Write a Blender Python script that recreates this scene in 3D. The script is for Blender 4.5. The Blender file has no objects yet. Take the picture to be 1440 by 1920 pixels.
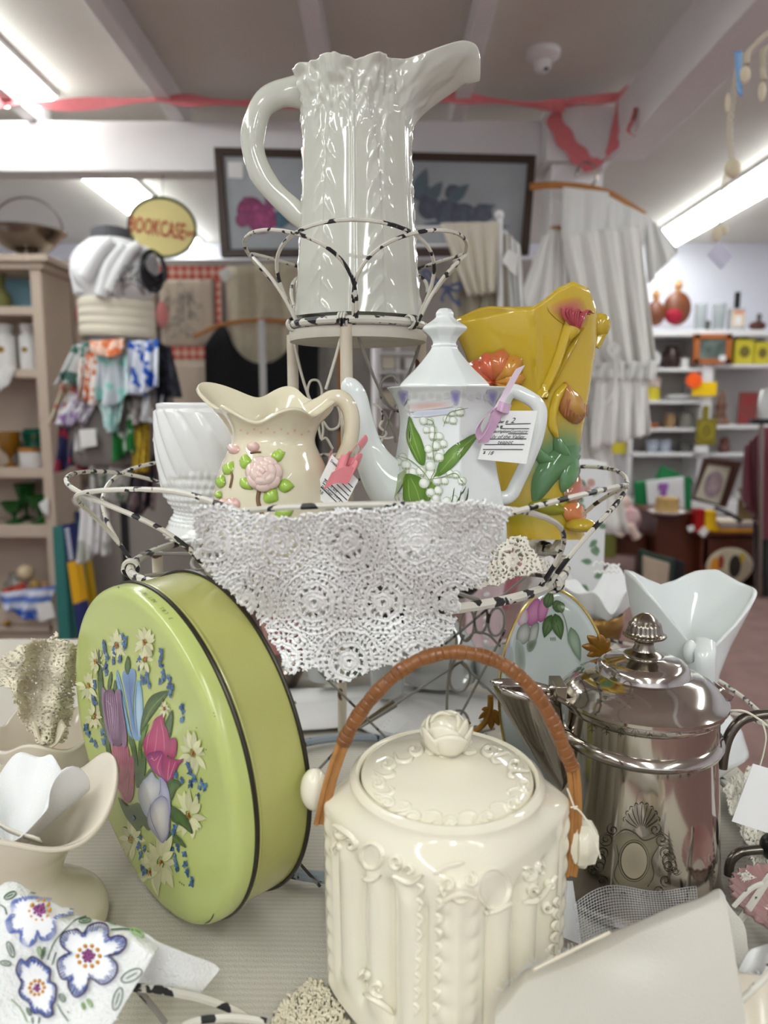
import bpy, math, random
import numpy as np
from mathutils import Vector
from mathutils.bvhtree import BVHTree

SC = bpy.context.scene
COL = SC.collection
PI = math.pi
# ------------------------------------------------------------------ camera
FPX = 1387.0
TH = math.radians(7.93)
EYE = np.array([0.0, 0.0, 1.15])
cam_data = bpy.data.cameras.new('camera')
cam_data.sensor_fit = 'VERTICAL'
cam_data.sensor_height = 36.0
cam_data.lens = 26.0
cam_data.clip_start = 0.02
cam_data.dof.use_dof = True
cam_data.dof.focus_distance = 0.62
cam_data.dof.aperture_fstop = 5.2
cam = bpy.data.objects.new('camera', cam_data)
cam.location = EYE
cam.rotation_euler = (PI / 2 - TH, 0, 0)
COL.objects.link(cam)
SC.camera = cam
# ------------------------------------------------------------------ world and exposure
world = bpy.data.worlds.new('world')
SC.world = world
world.use_nodes = True
world.node_tree.nodes['Background'].inputs[0].default_value = (0.75, 0.8, 0.9, 1)
world.node_tree.nodes['Background'].inputs[1].default_value = 0.25
SC.view_settings.view_transform = 'Standard'
SC.view_settings.look = 'None'
SC.view_settings.gamma = 1.0
SC.view_settings.use_curve_mapping = False
SC.view_settings.exposure = 0.62
LAMP = 11.0           # emission strength of the ceiling tubes
try:
    SC.cycles.use_denoising = True
    SC.cycles.max_bounces = 12
    SC.cycles.transparent_max_bounces = 12
    SC.cycles.sample_clamp_indirect = 6.0
    SC.cycles.caustics_reflective = False
    SC.cycles.caustics_refractive = False
except Exception:
    pass

# ------------------------------------------------------------------ pixel rays (1440 x 1920 photograph)
FW = np.array([0, math.cos(TH), -math.sin(TH)])
UP = np.array([0, math.sin(TH), math.cos(TH)])
RT = np.array([1.0, 0, 0])
def ray(px, py):
    return FW + RT * ((px - 720) / FPX) + UP * ((960 - py) / FPX)
def aty(px, py, Y):
    d = ray(px, py); return EYE + d * (Y / d[1])
def atz(px, py, Z):
    d = ray(px, py); return EYE + d * ((Z - EYE[2]) / d[2])
def mpp(p):
    return float((np.asarray(p) - EYE) @ FW) / FPX
def A(*a): return np.array(a, float)

# ------------------------------------------------------------------ materials
def S(r, g, b):
    f = lambda c: (c / 255 / 12.92) if c <= 10 else ((c / 255 + 0.055) / 1.055) ** 2.4
    return (f(r), f(g), f(b))
MATS = {}
def M(name, col=None, rough=0.5, metal=0.0, coat=0.0, noise=None, bump=None, trans=0.0, emit=0.0, alpha=1.0,
      vcol=False, sheen=0.0, ior=1.45, sss=0.0, col2=None, spots=None, wave=None, spec=0.5):
    if name in MATS: return MATS[name]
    m = bpy.data.materials.new(name); m.use_nodes = True
    nt = m.node_tree; b = nt.nodes['Principled BSDF']; L = nt.links.new
    I = b.inputs
    c = tuple(col or (0.8, 0.8, 0.8))[:3]
    I['Base Color'].default_value = c + (1,)
    I['Roughness'].default_value = rough; I['Metallic'].default_value = metal
    I['Coat Weight'].default_value = coat; I['Coat Roughness'].default_value = 0.04
    I['Transmission Weight'].default_value = trans; I['IOR'].default_value = ior
    I['Alpha'].default_value = alpha; I['Specular IOR Level'].default_value = spec
    if sheen: I['Sheen Weight'].default_value = sheen
    if sss:
        I['Subsurface Weight'].default_value = sss
        I['Subsurface Radius'].default_value = (0.01, 0.008, 0.006); I['Subsurface Scale'].default_value = 0.5
    if emit:
        I['Emission Color'].default_value = c + (1,); I['Emission Strength'].default_value = emit
    tc = nt.nodes.new('ShaderNodeTexCoord')
    src = None
    if vcol:
        a = nt.nodes.new('ShaderNodeAttribute'); a.attribute_name = 'Col'; src = a.outputs['Color']
    def mixc(fac, base, other):
        mx = nt.nodes.new('ShaderNodeMix'); mx.data_type = 'RGBA'
        L(fac, mx.inputs[0])
        if base is None: mx.inputs[6].default_value = c + (1,)
        else: L(base, mx.inputs[6])
        mx.inputs[7].default_value = tuple(other)[:3] + (1,)
        return mx.outputs[2]
    if noise:   # (scale, amount): soft mottling towards col2 or a darker shade
        n = nt.nodes.new('ShaderNodeTexNoise'); n.inputs['Scale'].default_value = noise[0]; n.inputs['Detail'].default_value = 4
        L(tc.outputs['Object'], n.inputs['Vector'])
        r = nt.nodes.new('ShaderNodeMapRange'); r.inputs[1].default_value = 0.35; r.inputs[2].default_value = 0.7; r.inputs[4].default_value = noise[1]
        L(n.outputs['Fac'], r.inputs[0])
        src = mixc(r.outputs[0], src, col2 or tuple(x * 0.55 for x in c))
    if spots:   # (scale, threshold, colour): chipped paint, rust
        n = nt.nodes.new('ShaderNodeTexNoise'); n.inputs['Scale'].default_value = spots[0]; n.inputs['Detail'].default_value = 2
        L(tc.outputs['Object'], n.inputs['Vector'])
        r = nt.nodes.new('ShaderNodeMapRange'); r.inputs[1].default_value = spots[1]; r.inputs[2].default_value = spots[1] + 0.02
        L(n.outputs['Fac'], r.inputs[0])
        src = mixc(r.outputs[0], src, spots[2])
    if wave:    # (scale, axis, amount, colour): woven ribs or stripes
        w = nt.nodes.new('ShaderNodeTexWave'); w.inputs['Scale'].default_value = wave[0]; w.bands_direction = wave[1]
        w.inputs['Distortion'].default_value = 0.6
        L(tc.outputs['Object'], w.inputs['Vector'])
        r = nt.nodes.new('ShaderNodeMath'); r.operation = 'MULTIPLY'; r.inputs[1].default_value = wave[2]; L(w.outputs['Fac'], r.inputs[0])
        src = mixc(r.outputs[0], src, wave[3])
    if src is not None:
        L(src, I['Base Color'])
        if emit and vcol: L(src, I['Emission Color'])
    if bump:    # (scale, strength)
        n = nt.nodes.new('ShaderNodeTexNoise'); n.inputs['Scale'].default_value = bump[0]; n.inputs['Detail'].default_value = 3
        L(tc.outputs['Object'], n.inputs['Vector'])
        bp = nt.nodes.new('ShaderNodeBump'); bp.inputs['Strength'].default_value = bump[1]; bp.inputs['Distance'].default_value = 0.002
        L(n.outputs['Fac'], bp.inputs['Height']); L(bp.outputs[0], I['Normal'])
    MATS[name] = m
    return m

# ------------------------------------------------------------------ mesh building
class MB:
    def __init__(s): s.v = []; s.f = []; s.c = []; s.n = 0; s.hascol = False
    def add(s, vf, col=None):
        v, f = vf
        v = np.asarray(v, float).reshape(-1, 3)
        s.v.append(v)
        s.f.extend([tuple(int(i) + s.n for i in q) for q in f] if s.n else [tuple(map(int, q)) for q in f])
        if col is None: c = np.ones((len(v), 3))
        else:
            s.hascol = True; c = np.asarray(col, float); c = np.tile(c, (len(v), 1)) if c.ndim == 1 else c
        s.c.append(c); s.n += len(v)
        return s
    def verts(s): return np.concatenate(s.v)
    def bvh(s): return BVHTree.FromPolygons(s.verts().tolist(), s.f)
    def build(s, name, mat, parent=None, loc=None, smooth=True, sharp=40, solid=0.0, sub=0, bevel=0.0, offset=-1):
        v = s.verts()
        base = np.zeros(3)
        if parent is not None:
            q = parent
            while q is not None: base = base + np.array(q.location); q = q.parent
        elif loc is not None: base = np.asarray(loc, float)
        me = bpy.data.meshes.new(name)
        me.from_pydata((v - base).tolist(), [], s.f)
        me.validate()
        if s.hascol:
            ca = me.color_attributes.new('Col', 'FLOAT_COLOR', 'POINT')
            c = np.concatenate(s.c); c = np.concatenate([c, np.ones((len(c), 1))], 1)
            if len(ca.data) == len(c): ca.data.foreach_set('color', c.ravel().astype(np.float32))
        if smooth:
            me.polygons.foreach_set('use_smooth', [True] * len(me.polygons))
            if sharp < 180: me.set_sharp_from_angle(angle=math.radians(sharp))
        me.materials.append(mat)
        o = bpy.data.objects.new(name, me); COL.objects.link(o)
        if parent is not None: o.parent = parent
        elif loc is not None: o.location = loc
        if bevel:
            b = o.modifiers.new('bevel', 'BEVEL'); b.width = bevel; b.segments = 2; b.limit_method = 'ANGLE'
        if sub:
            b = o.modifiers.new('sub', 'SUBSURF'); b.levels = sub; b.render_levels = sub
        if solid:
            b = o.modifiers.new('solid', 'SOLIDIFY'); b.thickness = solid; b.offset = offset
        return o

def tag(o, label, cat, group=None, kind=None):
    o['label'] = label; o['category'] = cat
    if group: o['group'] = group
    if kind: o['kind'] = kind
    return o
def thing(name, label, cat, loc=(0, 0, 0), group=None):
    o = bpy.data.objects.new(name, None); o.empty_display_size = 0.02; COL.objects.link(o)
    o.location = tuple(loc); return tag(o, label, cat, group)
def structure(o): o['kind'] = 'structure'; return o
def copy_tree(o, parent=None):
    c = o.copy(); COL.objects.link(c)
    if parent is not None: c.parent = parent
    for ch in list(o.children): copy_tree(ch, c)
    return c

def grid(P, cu=False, cv=False):
    P = np.asarray(P, float); nu, nv = P.shape[:2]; f = []
    for i in range(nu if cu else nu - 1):
        a = i * nv; b = ((i + 1) % nu) * nv
        for j in range(nv if cv else nv - 1):
            k = (j + 1) % nv
            f.append((a + j, b + j, b + k, a + k))
    return P.reshape(-1, 3), f
def cr(pts, n, closed=False):
    """Catmull-Rom through pts, n samples (any dimension)."""
    P = np.asarray(pts, float); m = len(P)
    if m < 3 and not closed:
        t = np.linspace(0, 1, n)[:, None]; return P[0] * (1 - t) + P[-1] * t
    if closed: Q = np.concatenate([P[-1:], P, P[:2]]); ns = m
    else: Q = np.concatenate([2 * P[:1] - P[1:2], P, 2 * P[-1:] - P[-2:-1]]); ns = m - 1
    t = np.linspace(0, ns, n, endpoint=not closed); i = np.minimum(t.astype(int), ns - 1); w = (t - i)[:, None]
    a, b, c, d = Q[i], Q[i + 1], Q[i + 2], Q[i + 3]
    return 0.5 * (2 * b + (c - a) * w + (2 * a - 5 * b + 4 * c - d) * w * w + (3 * b - a - 3 * c + d) * w ** 3)
def unit(v): v = np.asarray(v, float); return v / (np.linalg.norm(v) + 1e-12)
def tube(pts, r, seg=8, closed=False, caps=True, flat=(1, 1), upv=None):
    P = np.asarray(pts, float); n = len(P)
    r = np.full(n, r) if np.isscalar(r) else np.asarray(r, float)
    T = np.roll(P, -1, 0) - np.roll(P, 1, 0) if closed else np.gradient(P, axis=0)
    T = T / (np.linalg.norm(T, axis=1)[:, None] + 1e-12)
    u = np.array(upv, float) if upv is not None else (A(0, 0, 1) if abs(T[0][2]) < 0.9 else A(1, 0, 0))
    rows = []; a = np.arange(seg) * 2 * PI / seg
    for i in range(n):
        if upv is not None: u = np.array(upv, float)
        u = unit(u - T[i] * (u @ T[i])); w = np.cross(T[i], u)
        rows.append(P[i] + r[i] * (np.cos(a)[:, None] * u * flat[0] + np.sin(a)[:, None] * w * flat[1]))
    v, f = grid(np.array(rows), cu=closed, cv=True)
    if caps and not closed:
        f = f + [tuple(range(seg))[::-1], tuple(range((n - 1) * seg, n * seg))]
    return v, f
def ribbon(pts, width, side, th=0.0006):
    """Flat strip along pts; side = width direction (one or per point)."""
    P = np.asarray(pts, float); sd = np.asarray(side, float); sd = np.tile(sd, (len(P), 1)) if sd.ndim == 1 else sd
    w = np.full(len(P), width) if np.isscalar(width) else np.asarray(width)
    T = np.gradient(P, axis=0)
    N = np.cross(T, sd); N /= np.linalg.norm(N, axis=1)[:, None] + 1e-12
    h = w[:, None] / 2 * sd
    rows = np.stack([P - h + N * th, P + h + N * th, P + h - N * th, P - h - N * th], 1)
    v, f = grid(rows, cv=True)
    return v, f + [(3, 2, 1, 0), tuple(len(v) - 4 + i for i in range(4))]
def lathe(prof, seg=32, c=(0, 0, 0), fn=None, n=0, close=True):
    """prof [(radius, z)], smoothed to n points; fn(theta, z, r, t) -> (r, z) arrays per ring."""
    p = cr(prof, n) if n else np.asarray(prof, float)
    th = np.arange(seg) * 2 * PI / seg; rows = []
    for i, (r, z) in enumerate(p):
        rr = np.full(seg, max(r, 0.0)); zz = np.full(seg, z)
        if fn: rr, zz = fn(th, zz, rr, i / (len(p) - 1))
        rows.append(np.stack([rr * np.cos(th), rr * np.sin(th), zz], 1) + np.asarray(c, float))
    v, f = grid(np.array(rows), cv=True)
    f = [(q[0], q[3], q[2], q[1]) for q in f]
    if close:
        f = f + [tuple(range(seg))[::-1], tuple(range(len(v) - seg, len(v)))]
    return v, f
def ell(c, r, seg=16, rings=9, ax=None):
    r = np.broadcast_to(np.asarray(r, float), (3,))
    ph = np.linspace(-PI / 2, PI / 2, rings); th = np.arange(seg) * 2 * PI / seg
    P = np.stack([np.cos(ph)[:, None] * np.cos(th), np.cos(ph)[:, None] * np.sin(th), np.sin(ph)[:, None] * np.ones(seg)], -1) * r
    if ax is not None: P = P @ np.asarray(ax, float)       # rows of ax = local axes
    v, f = grid(P + np.asarray(c, float), cv=True)
    return v, [(q[0], q[3], q[2], q[1]) for q in f]
def box(c, s, rz=0.0, ax=None):
    x, y, z = np.asarray(s, float) / 2
    v = np.array([(i, j, k) for i in (-x, x) for j in (-y, y) for k in (-z, z)])
    if ax is not None: v = v @ np.asarray(ax, float)
    if rz: v = v @ np.array([[math.cos(rz), math.sin(rz), 0], [-math.sin(rz), math.cos(rz), 0], [0, 0, 1]])
    return v + np.asarray(c, float), [(0, 1, 3, 2), (4, 6, 7, 5), (0, 4, 5, 1), (2, 3, 7, 6), (0, 2, 6, 4), (1, 5, 7, 3)]
def box2(lo, hi):
    lo = np.asarray(lo, float); hi = np.asarray(hi, float); return box((lo + hi) / 2, np.abs(hi - lo))
def pbox(x0, y0, x1, y1, Y, dep):
    """Box whose front face fills pixels x0..x1, y0..y1 on the plane Y, going back dep metres."""
    m = (y0 + y1) / 2; a = aty(x0, m, Y)[0]; b = aty(x1, m, Y)[0]
    xm = (x0 + x1) / 2; zt = aty(xm, y0, Y)[2]; zb = aty(xm, y1, Y)[2]
    return box2((a, Y, zb), (b, Y + dep, zt))
def prism(pts, t, n):
    """Polygon of 3D points extruded t along n."""
    P = np.asarray(pts, float); k = len(P); n = unit(n) * t
    v = np.concatenate([P, P + n])
    f = [tuple(range(k))[::-1], tuple(range(k, 2 * k))] + [(i, (i + 1) % k, k + (i + 1) % k, k + i) for i in range(k)]
    return v, f
def pc(pts, Y):
    Y = [Y] * len(pts) if np.isscalar(Y) else Y
    return np.array([aty(p[0], p[1], y) for p, y in zip(pts, Y)])
def ring(c, r, n=48, ax=((1, 0, 0), (0, 1, 0))):
    t = np.arange(n) * 2 * PI / n
    return np.asarray(c, float) + r * (np.cos(t)[:, None] * np.array(ax[0], float) + np.sin(t)[:, None] * np.array(ax[1], float))

_txt = {}
def text(mb, s, O, X, Y, N, size, bold=0.0, shear=0.0, align='LEFT', lift=0.0005, depth=0.0, col=None):
    """Lettering as mesh: baseline origin O, unit axes X, Y and normal N."""
    key = (s, bold, shear, align)
    if key not in _txt:
        cu = bpy.data.curves.new('lettering', 'FONT'); cu.body = s; cu.size = 1.0; cu.shear = shear; cu.offset = bold
        cu.align_x = align; cu.resolution_u = 2
        o = bpy.data.objects.new('lettering', cu); COL.objects.link(o)
        bpy.context.view_layer.update()
        me = o.evaluated_get(bpy.context.evaluated_depsgraph_get()).to_mesh()
        v = np.array([tuple(q.co) for q in me.vertices]).reshape(-1, 3); f = [tuple(p.vertices) for p in me.polygons]
        o.evaluated_get(bpy.context.evaluated_depsgraph_get()).to_mesh_clear()
        bpy.data.objects.remove(o); bpy.data.curves.remove(cu)
        _txt[key] = (v, f)
    v, f = _txt[key]
    if not len(v): return mb
    X, Y, N, O = (np.asarray(q, float) for q in (X, Y, N, O))
    mb.add((O + size * (v[:, :1] * X + v[:, 1:2] * Y) + N * lift, f), col)
    return mb

class Dec:
    """Painted or moulded shapes laid on a surface: outlines in photograph pixels are cast onto the surface itself."""
    def __init__(s, bvh, lift=0.0004): s.b = bvh; s.mb = MB(); s.k = 0; s.lift = lift
    def hit(s, p):
        d = Vector(ray(p[0], p[1])).normalized()
        h, n, i, dist = s.b.ray_cast(Vector(EYE), d)
        if h is None: return None
        n = np.array(n)
        if n @ np.array(d) > 0: n = -n
        return np.array(h), n
    def put(s, rings, heights, cols):
        """rings: list of (n,2) px outlines, inner to outer; the first may be a single point."""
        s.k += 1; lift = s.lift + 0.00003 * (s.k % 40)
        V = []; C = []; ctr = np.asarray(rings[0], float).mean(0)
        for R, h, c in zip(rings, heights, cols):
            for p in R:
                q = s.hit(p); w = 0.9
                while q is None and w > 0.25: q = s.hit(ctr + (np.asarray(p) - ctr) * w); w -= 0.1
                if q is None: return
                V.append(q[0] + q[1] * (lift + h)); C.append(c)
        V = np.array(V)
        if np.ptp(V[:, 1]) > 0.12: return
        f = []; o = 0
        for a, b in zip(rings[:-1], rings[1:]):
            na, nb = len(a), len(b)
            if na == 1: f += [(o, o + 1 + i, o + 1 + (i + 1) % nb) for i in range(nb)]
            else: f += [(o + i, o + na + i, o + na + (i + 1) % nb, o + (i + 1) % na) for i in range(na)]
            o += na
        s.mb.add((V, f), np.array(C))
    def blob(s, pts, cin, cout, n=20, h=0.0, smooth=True, edge=None, steps=(0.45, 0.8, 1.0), centre=None):
        O = cr(pts, n, True) if smooth else np.asarray(pts, float)
        c = O.mean(0) if centre is None else np.asarray(centre, float); cin = np.array(cin); cout = np.array(cout)
        R = [c[None]]; H = [h]; C = [cin]
        for t in steps:
            R.append(c + (O - c) * t); H.append(h * max(0.0, 1 - t ** 2.5)); C.append(cin * (1 - t * t) + cout * t * t)
        if edge is not None: C[-1] = np.array(edge)
        s.put(R, H, C)
    def disc(s, c, r, cin, cout, n=12, h=0.0, sq=1.0, ang=0.0):
        t = np.arange(n) * 2 * PI / n; x = r * np.cos(t); y = r * sq * np.sin(t)
        ca, sa = math.cos(ang), math.sin(ang)
        s.blob(np.stack([c[0] + x * ca - y * sa, c[1] + x * sa + y * ca], 1), cin, cout, n, h, smooth=False)
    def leaf(s, a, b, w, cin, cout, bend=0.0, n=18, h=0.0, tip=1.3):
        a = np.asarray(a, float); b = np.asarray(b, float); d = b - a; L = np.hypot(*d); d /= L; p = A(-d[1], d[0])
        t = np.linspace(0, 1, n // 2)
        wd = w * np.sin(PI * t ** (1 / tip)) ** 0.9
        mid = a + d * (t * L)[:, None] + p * (bend * L * np.sin(PI * t))[:, None]
        O = np.concatenate([mid + p * wd[:, None], (mid - p * wd[:, None])[::-1][1:-1]])
        s.blob(O, cin, cout, len(O), h, smooth=False, centre=mid[len(mid) // 2])
    def stroke(s, pts, w, col, n=14, h=0.0, taper=True, col2=None):
        P = cr(pts, n); T = np.gradient(P, axis=0); T /= np.linalg.norm(T, axis=1)[:, None] + 1e-9
        Q = np.stack([-T[:, 1], T[:, 0]], 1)
        t = np.linspace(0, 1, n); ww = w / 2 * (np.clip(np.sin(PI * (0.08 + 0.84 * t)) * 1.4, 0, 1) if taper else np.ones(n))
        s.k += 1; lift = s.lift + 0.00003 * (s.k % 40)
        V = []; C = []
        for i in range(n):
            for sg, hh in ((-1, 0), (-.6, .75 * h), (0, h), (.6, .75 * h), (1, 0)):
                q = s.hit(P[i] + Q[i] * ww[i] * sg)
                if q is None: return
                V.append(q[0] + q[1] * (lift + hh))
                C.append(np.array(col) if col2 is None else np.array(col) * (1 - t[i]) + np.array(col2) * t[i])
        f = [(5 * i + j, 5 * i + 5 + j, 5 * i + 6 + j, 5 * i + 1 + j) for i in range(n - 1) for j in range(4)]
        s.mb.add((np.array(V), f), np.array(C))

def price_tag(name, label, corners, ink, Nn, group=None, hole=True, cat='price tag', th=0.0004):
    """Paper tag from its four 3D corners (top a, top b, bottom b, bottom a) with ink(mb, O, X, Y, N, w, h)."""
    a, b, c, d = [np.asarray(q, float) for q in corners]
    X = unit(b - a); Y = unit(a - d); N = unit(np.cross(X, Y))
    w = np.linalg.norm(b - a); h = np.linalg.norm(a - d)
    t = thing(name, label, cat, tuple(d), group)
    mb = MB(); mb.add(prism([d, c, b, a], -th, N)); mb.build('paper', M('tag_paper', S(238, 238, 236), 0.75), t, smooth=False)
    if ink:
        mi = MB(); ink(mi, d, X, Y, N, w, h)
        if mi.n: mi.build('ink', M('tag_ink', S(18, 18, 24), 0.6), t, smooth=False)
    return t
def line(mb, O, X, Y, N, x0, y0, x1, y1, w=0.0006):
    a = O + X * x0 + Y * y0; b = O + X * x1 + Y * y1; s = np.cross(N, unit(b - a)) * w / 2
    mb.add((np.array([a - s, b - s, b + s, a + s]) + N * 0.0004, [(0, 1, 2, 3)]))
WHITE = M('white_paint', S(228, 226, 226), 0.45)
rnd = random.Random(7)
# ================================================================== the setting
def slab(name, lo, hi, mat, bevel=0.0):
    mb = MB(); mb.add(box2(lo, hi)); return structure(mb.build(name, mat, loc=((np.array(lo) + np.array(hi)) / 2), smooth=False, bevel=bevel))
carpet = M('carpet', S(138, 108, 102), 0.95, noise=(9, 0.5), bump=(400, 0.6))
plaster = M('ceiling_paint', S(220, 215, 206), 0.9, bump=(60, 0.8), noise=(3, 0.12))
wallp = M('wall_paint', S(226, 226, 236), 0.8)
slab('floor', (-3.4, -3.2, -0.1), (3.8, 6.3, 0), carpet)
slab('ceiling', (-3.4, -3.2, 2.45), (3.8, 6.3, 2.55), plaster)
slab('wall_back', (-3.4, 6.1, 0), (3.8, 6.3, 2.45), wallp)
slab('wall_front', (-3.4, -3.2, 0), (3.8, -3.0, 2.45), wallp)
slab('wall_left', (-3.4, -3.0, 0), (-3.2, 6.1, 2.45), wallp)
slab('wall_right', (3.6, -3.0, 0), (3.8, 6.1, 2.45), wallp)
slab('wall_partition', (-2.6, 4.3, 0), (0.86, 4.38, 1.98), M('partition_paint', S(176, 168, 160), 0.8, noise=(2, 0.25)))
slab('baseboard_back', (-3.2, 6.07, 0), (3.6, 6.1, 0.1), WHITE)

beamw = M('beam_paint', S(234, 231, 230), 0.5, noise=(5, 0.10), bump=(30, 0.1))
def beam(name, lo, hi):
    return slab(name, lo, hi, beamw, bevel=0.004)
beam('beam_across', (-3.15, 3.3, 2.147), (0.66, 3.42, 2.348))
beam('beam_along', (0.915, -1.2, 2.147), (1.05, 3.16, 2.348))
pc_cap = beam('beam_post_cap', (0.66, 3.16, 2.147), (0.93, 3.44, 2.36))
beam('post_garment', (0.69, 3.2, 0.0), (0.90, 3.4, 2.147))
for i, x in enumerate((-2.0, -1.475, -0.865, -0.225, 0.31)):
    beam('joist', (x - 0.03, 0.2, 2.349), (x + 0.03, 3.42, 2.449))

def ceiling_lamp(x, y0, y1, label, w=0.11):
    t = thing('ceiling_light', label, 'ceiling light', (x, (y0 + y1) / 2, 2.45), 'fluorescent ceiling fittings')
    mb = MB(); mb.add(box2((x - w - .015, y0, 2.425), (x + w + .015, y1, 2.45))); mb.build('housing', WHITE, t, smooth=False)
    mb = MB(); mb.add(box2((x - w, y0 + 0.02, 2.385), (x + w, y1 - 0.02, 2.425)))
    mb.build('diffuser', M('lamp_diffuser', (0.94, 1.0, 0.985), 0.5, emit=LAMP), t, smooth=False)
ceiling_lamp(-1.475, 0.7, 3.28, 'long fluorescent fitting above the beam over the bookcase')
ceiling_lamp(-1.53, 3.95, 6.0, 'long fluorescent fitting behind the round bookcase sign')
ceiling_lamp(2.12, 3.5, 5.9, 'long fluorescent fitting above the white wall shelves')
ceiling_lamp(2.12, 0.6, 2.8, 'long fluorescent fitting over the carpeted aisle')
ceiling_lamp(0.05, -2.7, -0.6, 'long fluorescent fitting behind the photographer, nearest the display')
ceiling_lamp(-1.5, -1.2, 0.5, 'long fluorescent fitting over the side aisle')

ceiling_lamp(1.25, -2.7, -0.6, 'added long fluorescent fill fitting behind the photographer beside the side beam')  # out-of-view fitting, added as front fill for the display
ceiling_lamp(-1.1, -2.8, -1.5, 'added short fluorescent fill fitting by the front wall')  # out of view, added to bring more light from the front
# smoke detector
t = thing('smoke_detector', 'white dome smoke detector on the ceiling', 'smoke detector', tuple(atz(1018, 88, 2.45)))
p = atz(1018, 95, 2.45)
mb = MB(); mb.add(lathe([(0.0, 2.45), (0.062, 2.45), (0.062, 2.43), (0.045, 2.418), (0.03, 2.414)], 28, (p[0], p[1], 0))); mb.build('base', WHITE, t)
mb = MB(); mb.add(lathe([(0.03, 2.415), (0.03, 2.39), (0.02, 2.378), (0.0, 2.374)], 20, (p[0], p[1], 0))); mb.build('sensor', WHITE, t)
mb = MB(); mb.add(ell((p[0] + 0.008, p[1] - 0.018, 2.383), (0.012, 0.006, 0.008), 10, 6)); mb.build('lens', M('lens_black', S(20, 22, 20), 0.2), t)

# pink ribbon garlands on the joists
pink = M('pink_ribbon', S(220, 120, 124), 0.6, noise=(40, 0.2))
def garland(name, pts, w, label, tw=0.0, side=None):
    P = cr(pts, 60); mb = MB(); k = np.arange(60)
    wd = w * (0.75 + 0.3 * np.sin(k * 0.55 + 1.0))
    sd = np.stack([np.zeros(60), 0.5 * np.sin(k * 0.4 + tw), np.ones(60)], 1); sd /= np.linalg.norm(sd, axis=1)[:, None]
    if side is not None: sd = np.tile(unit(side), (60, 1)); wd = w * (1 + .15 * np.sin(k * .5))
    mb.add(ribbon(P, wd, sd, 0.001)); return tag(mb.build(name, pink, loc=P[0]), label, 'ribbon')
garland('ribbon_garland', pc([(-30, 198), (40, 190), (100, 197), (200, 192), (300, 186), (350, 188), (430, 192), (560, 196), (700, 192), (840, 182), (900, 186), (1000, 196), (1060, 197)], 3.08), 0.045, 'faded pink ribbon garland strung along the ceiling joists')
garland('post_ribbon', np.concatenate([pc([(1055, 194), (1100, 186), (1160, 182)], 3.12), pc([(1166, 170), (1160, 220), (1148, 268), (1150, 285)], [3.1, 3.08, 3.05, 3.05])]), 0.06, 'pink ribbon wrapped around the end of the white beam', 1.0, (.75, .1, .65))
garland('hanging_ribbon', pc([(1035, 212), (1050, 245), (1075, 280), (1100, 305), (1118, 310), (1135, 300)], [3.13] * 6), 0.07, 'pink ribbon loop crossing the post block above the hanger', 2.0, (.7, .1, .7))
garland('ribbon_scrap', pc([(1192, 202), (1186, 225), (1178, 245), (1190, 255)], [2.84] * 4), 0.045, 'crumpled dark pink ribbon scrap on the side beam', 0.3, (.5, .8, .2))
# ================================================================== display table and wire stand
TZ = 0.75
cloth_m = M('table_linen', S(206, 200, 188), 0.9, wave=(60, 'Y', 0.35, S(176, 168, 154)), bump=(900, 0.5))
t = thing('display_table', 'display table under a ribbed off-white tablecloth', 'table', (-0.3, 0.74, 0))
mb = MB(); mb.add(box2((-0.99, 0.23, 0.715), (0.39, 1.25, 0.743))); mb.build('tabletop', M('table_wood', S(110, 80, 56), 0.6), t, smooth=False)
for x in (-0.95, 0.35):
    for y in (0.27, 1.21):
        mb = MB(); mb.add(box2((x - 0.025, y - 0.025, 0), (x + 0.025, y + 0.025, 0.715))); mb.build('leg', M('table_wood'), t, smooth=False)
# tablecloth: top sheet with hanging hems
us = np.linspace(-1.03, 0.43, 150); vs = np.linspace(0.19, 1.29, 110)
P = np.zeros((150, 110, 3))
for i, x in enumerate(us):
    for j, y in enumerate(vs):
        z = TZ - 0.0014 + 0.0007 * math.sin(x * 23 + y * 9) + 0.0006 * math.sin(y * 37 - x * 11)
        P[i, j] = (x, y, z)
ox = np.maximum(0, np.abs(P[..., 0] + 0.3) - 0.705); oy = np.maximum(0, np.abs(P[..., 1] - 0.74) - 0.525)
drop = np.maximum(ox, oy)
P[..., 2] -= drop * 9
P[..., 0] += np.where(ox > 0, np.sign(P[..., 0] + 0.3) * 0.012 * np.abs(np.sin(P[..., 1] * 40)), 0)
mb = MB(); mb.add(grid(P))
tag(mb.build('tablecloth', cloth_m, loc=(-0.3, 0.74, TZ), solid=0.002), 'ribbed off-white tablecloth spread under the tin and the jar', 'tablecloth')

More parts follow.
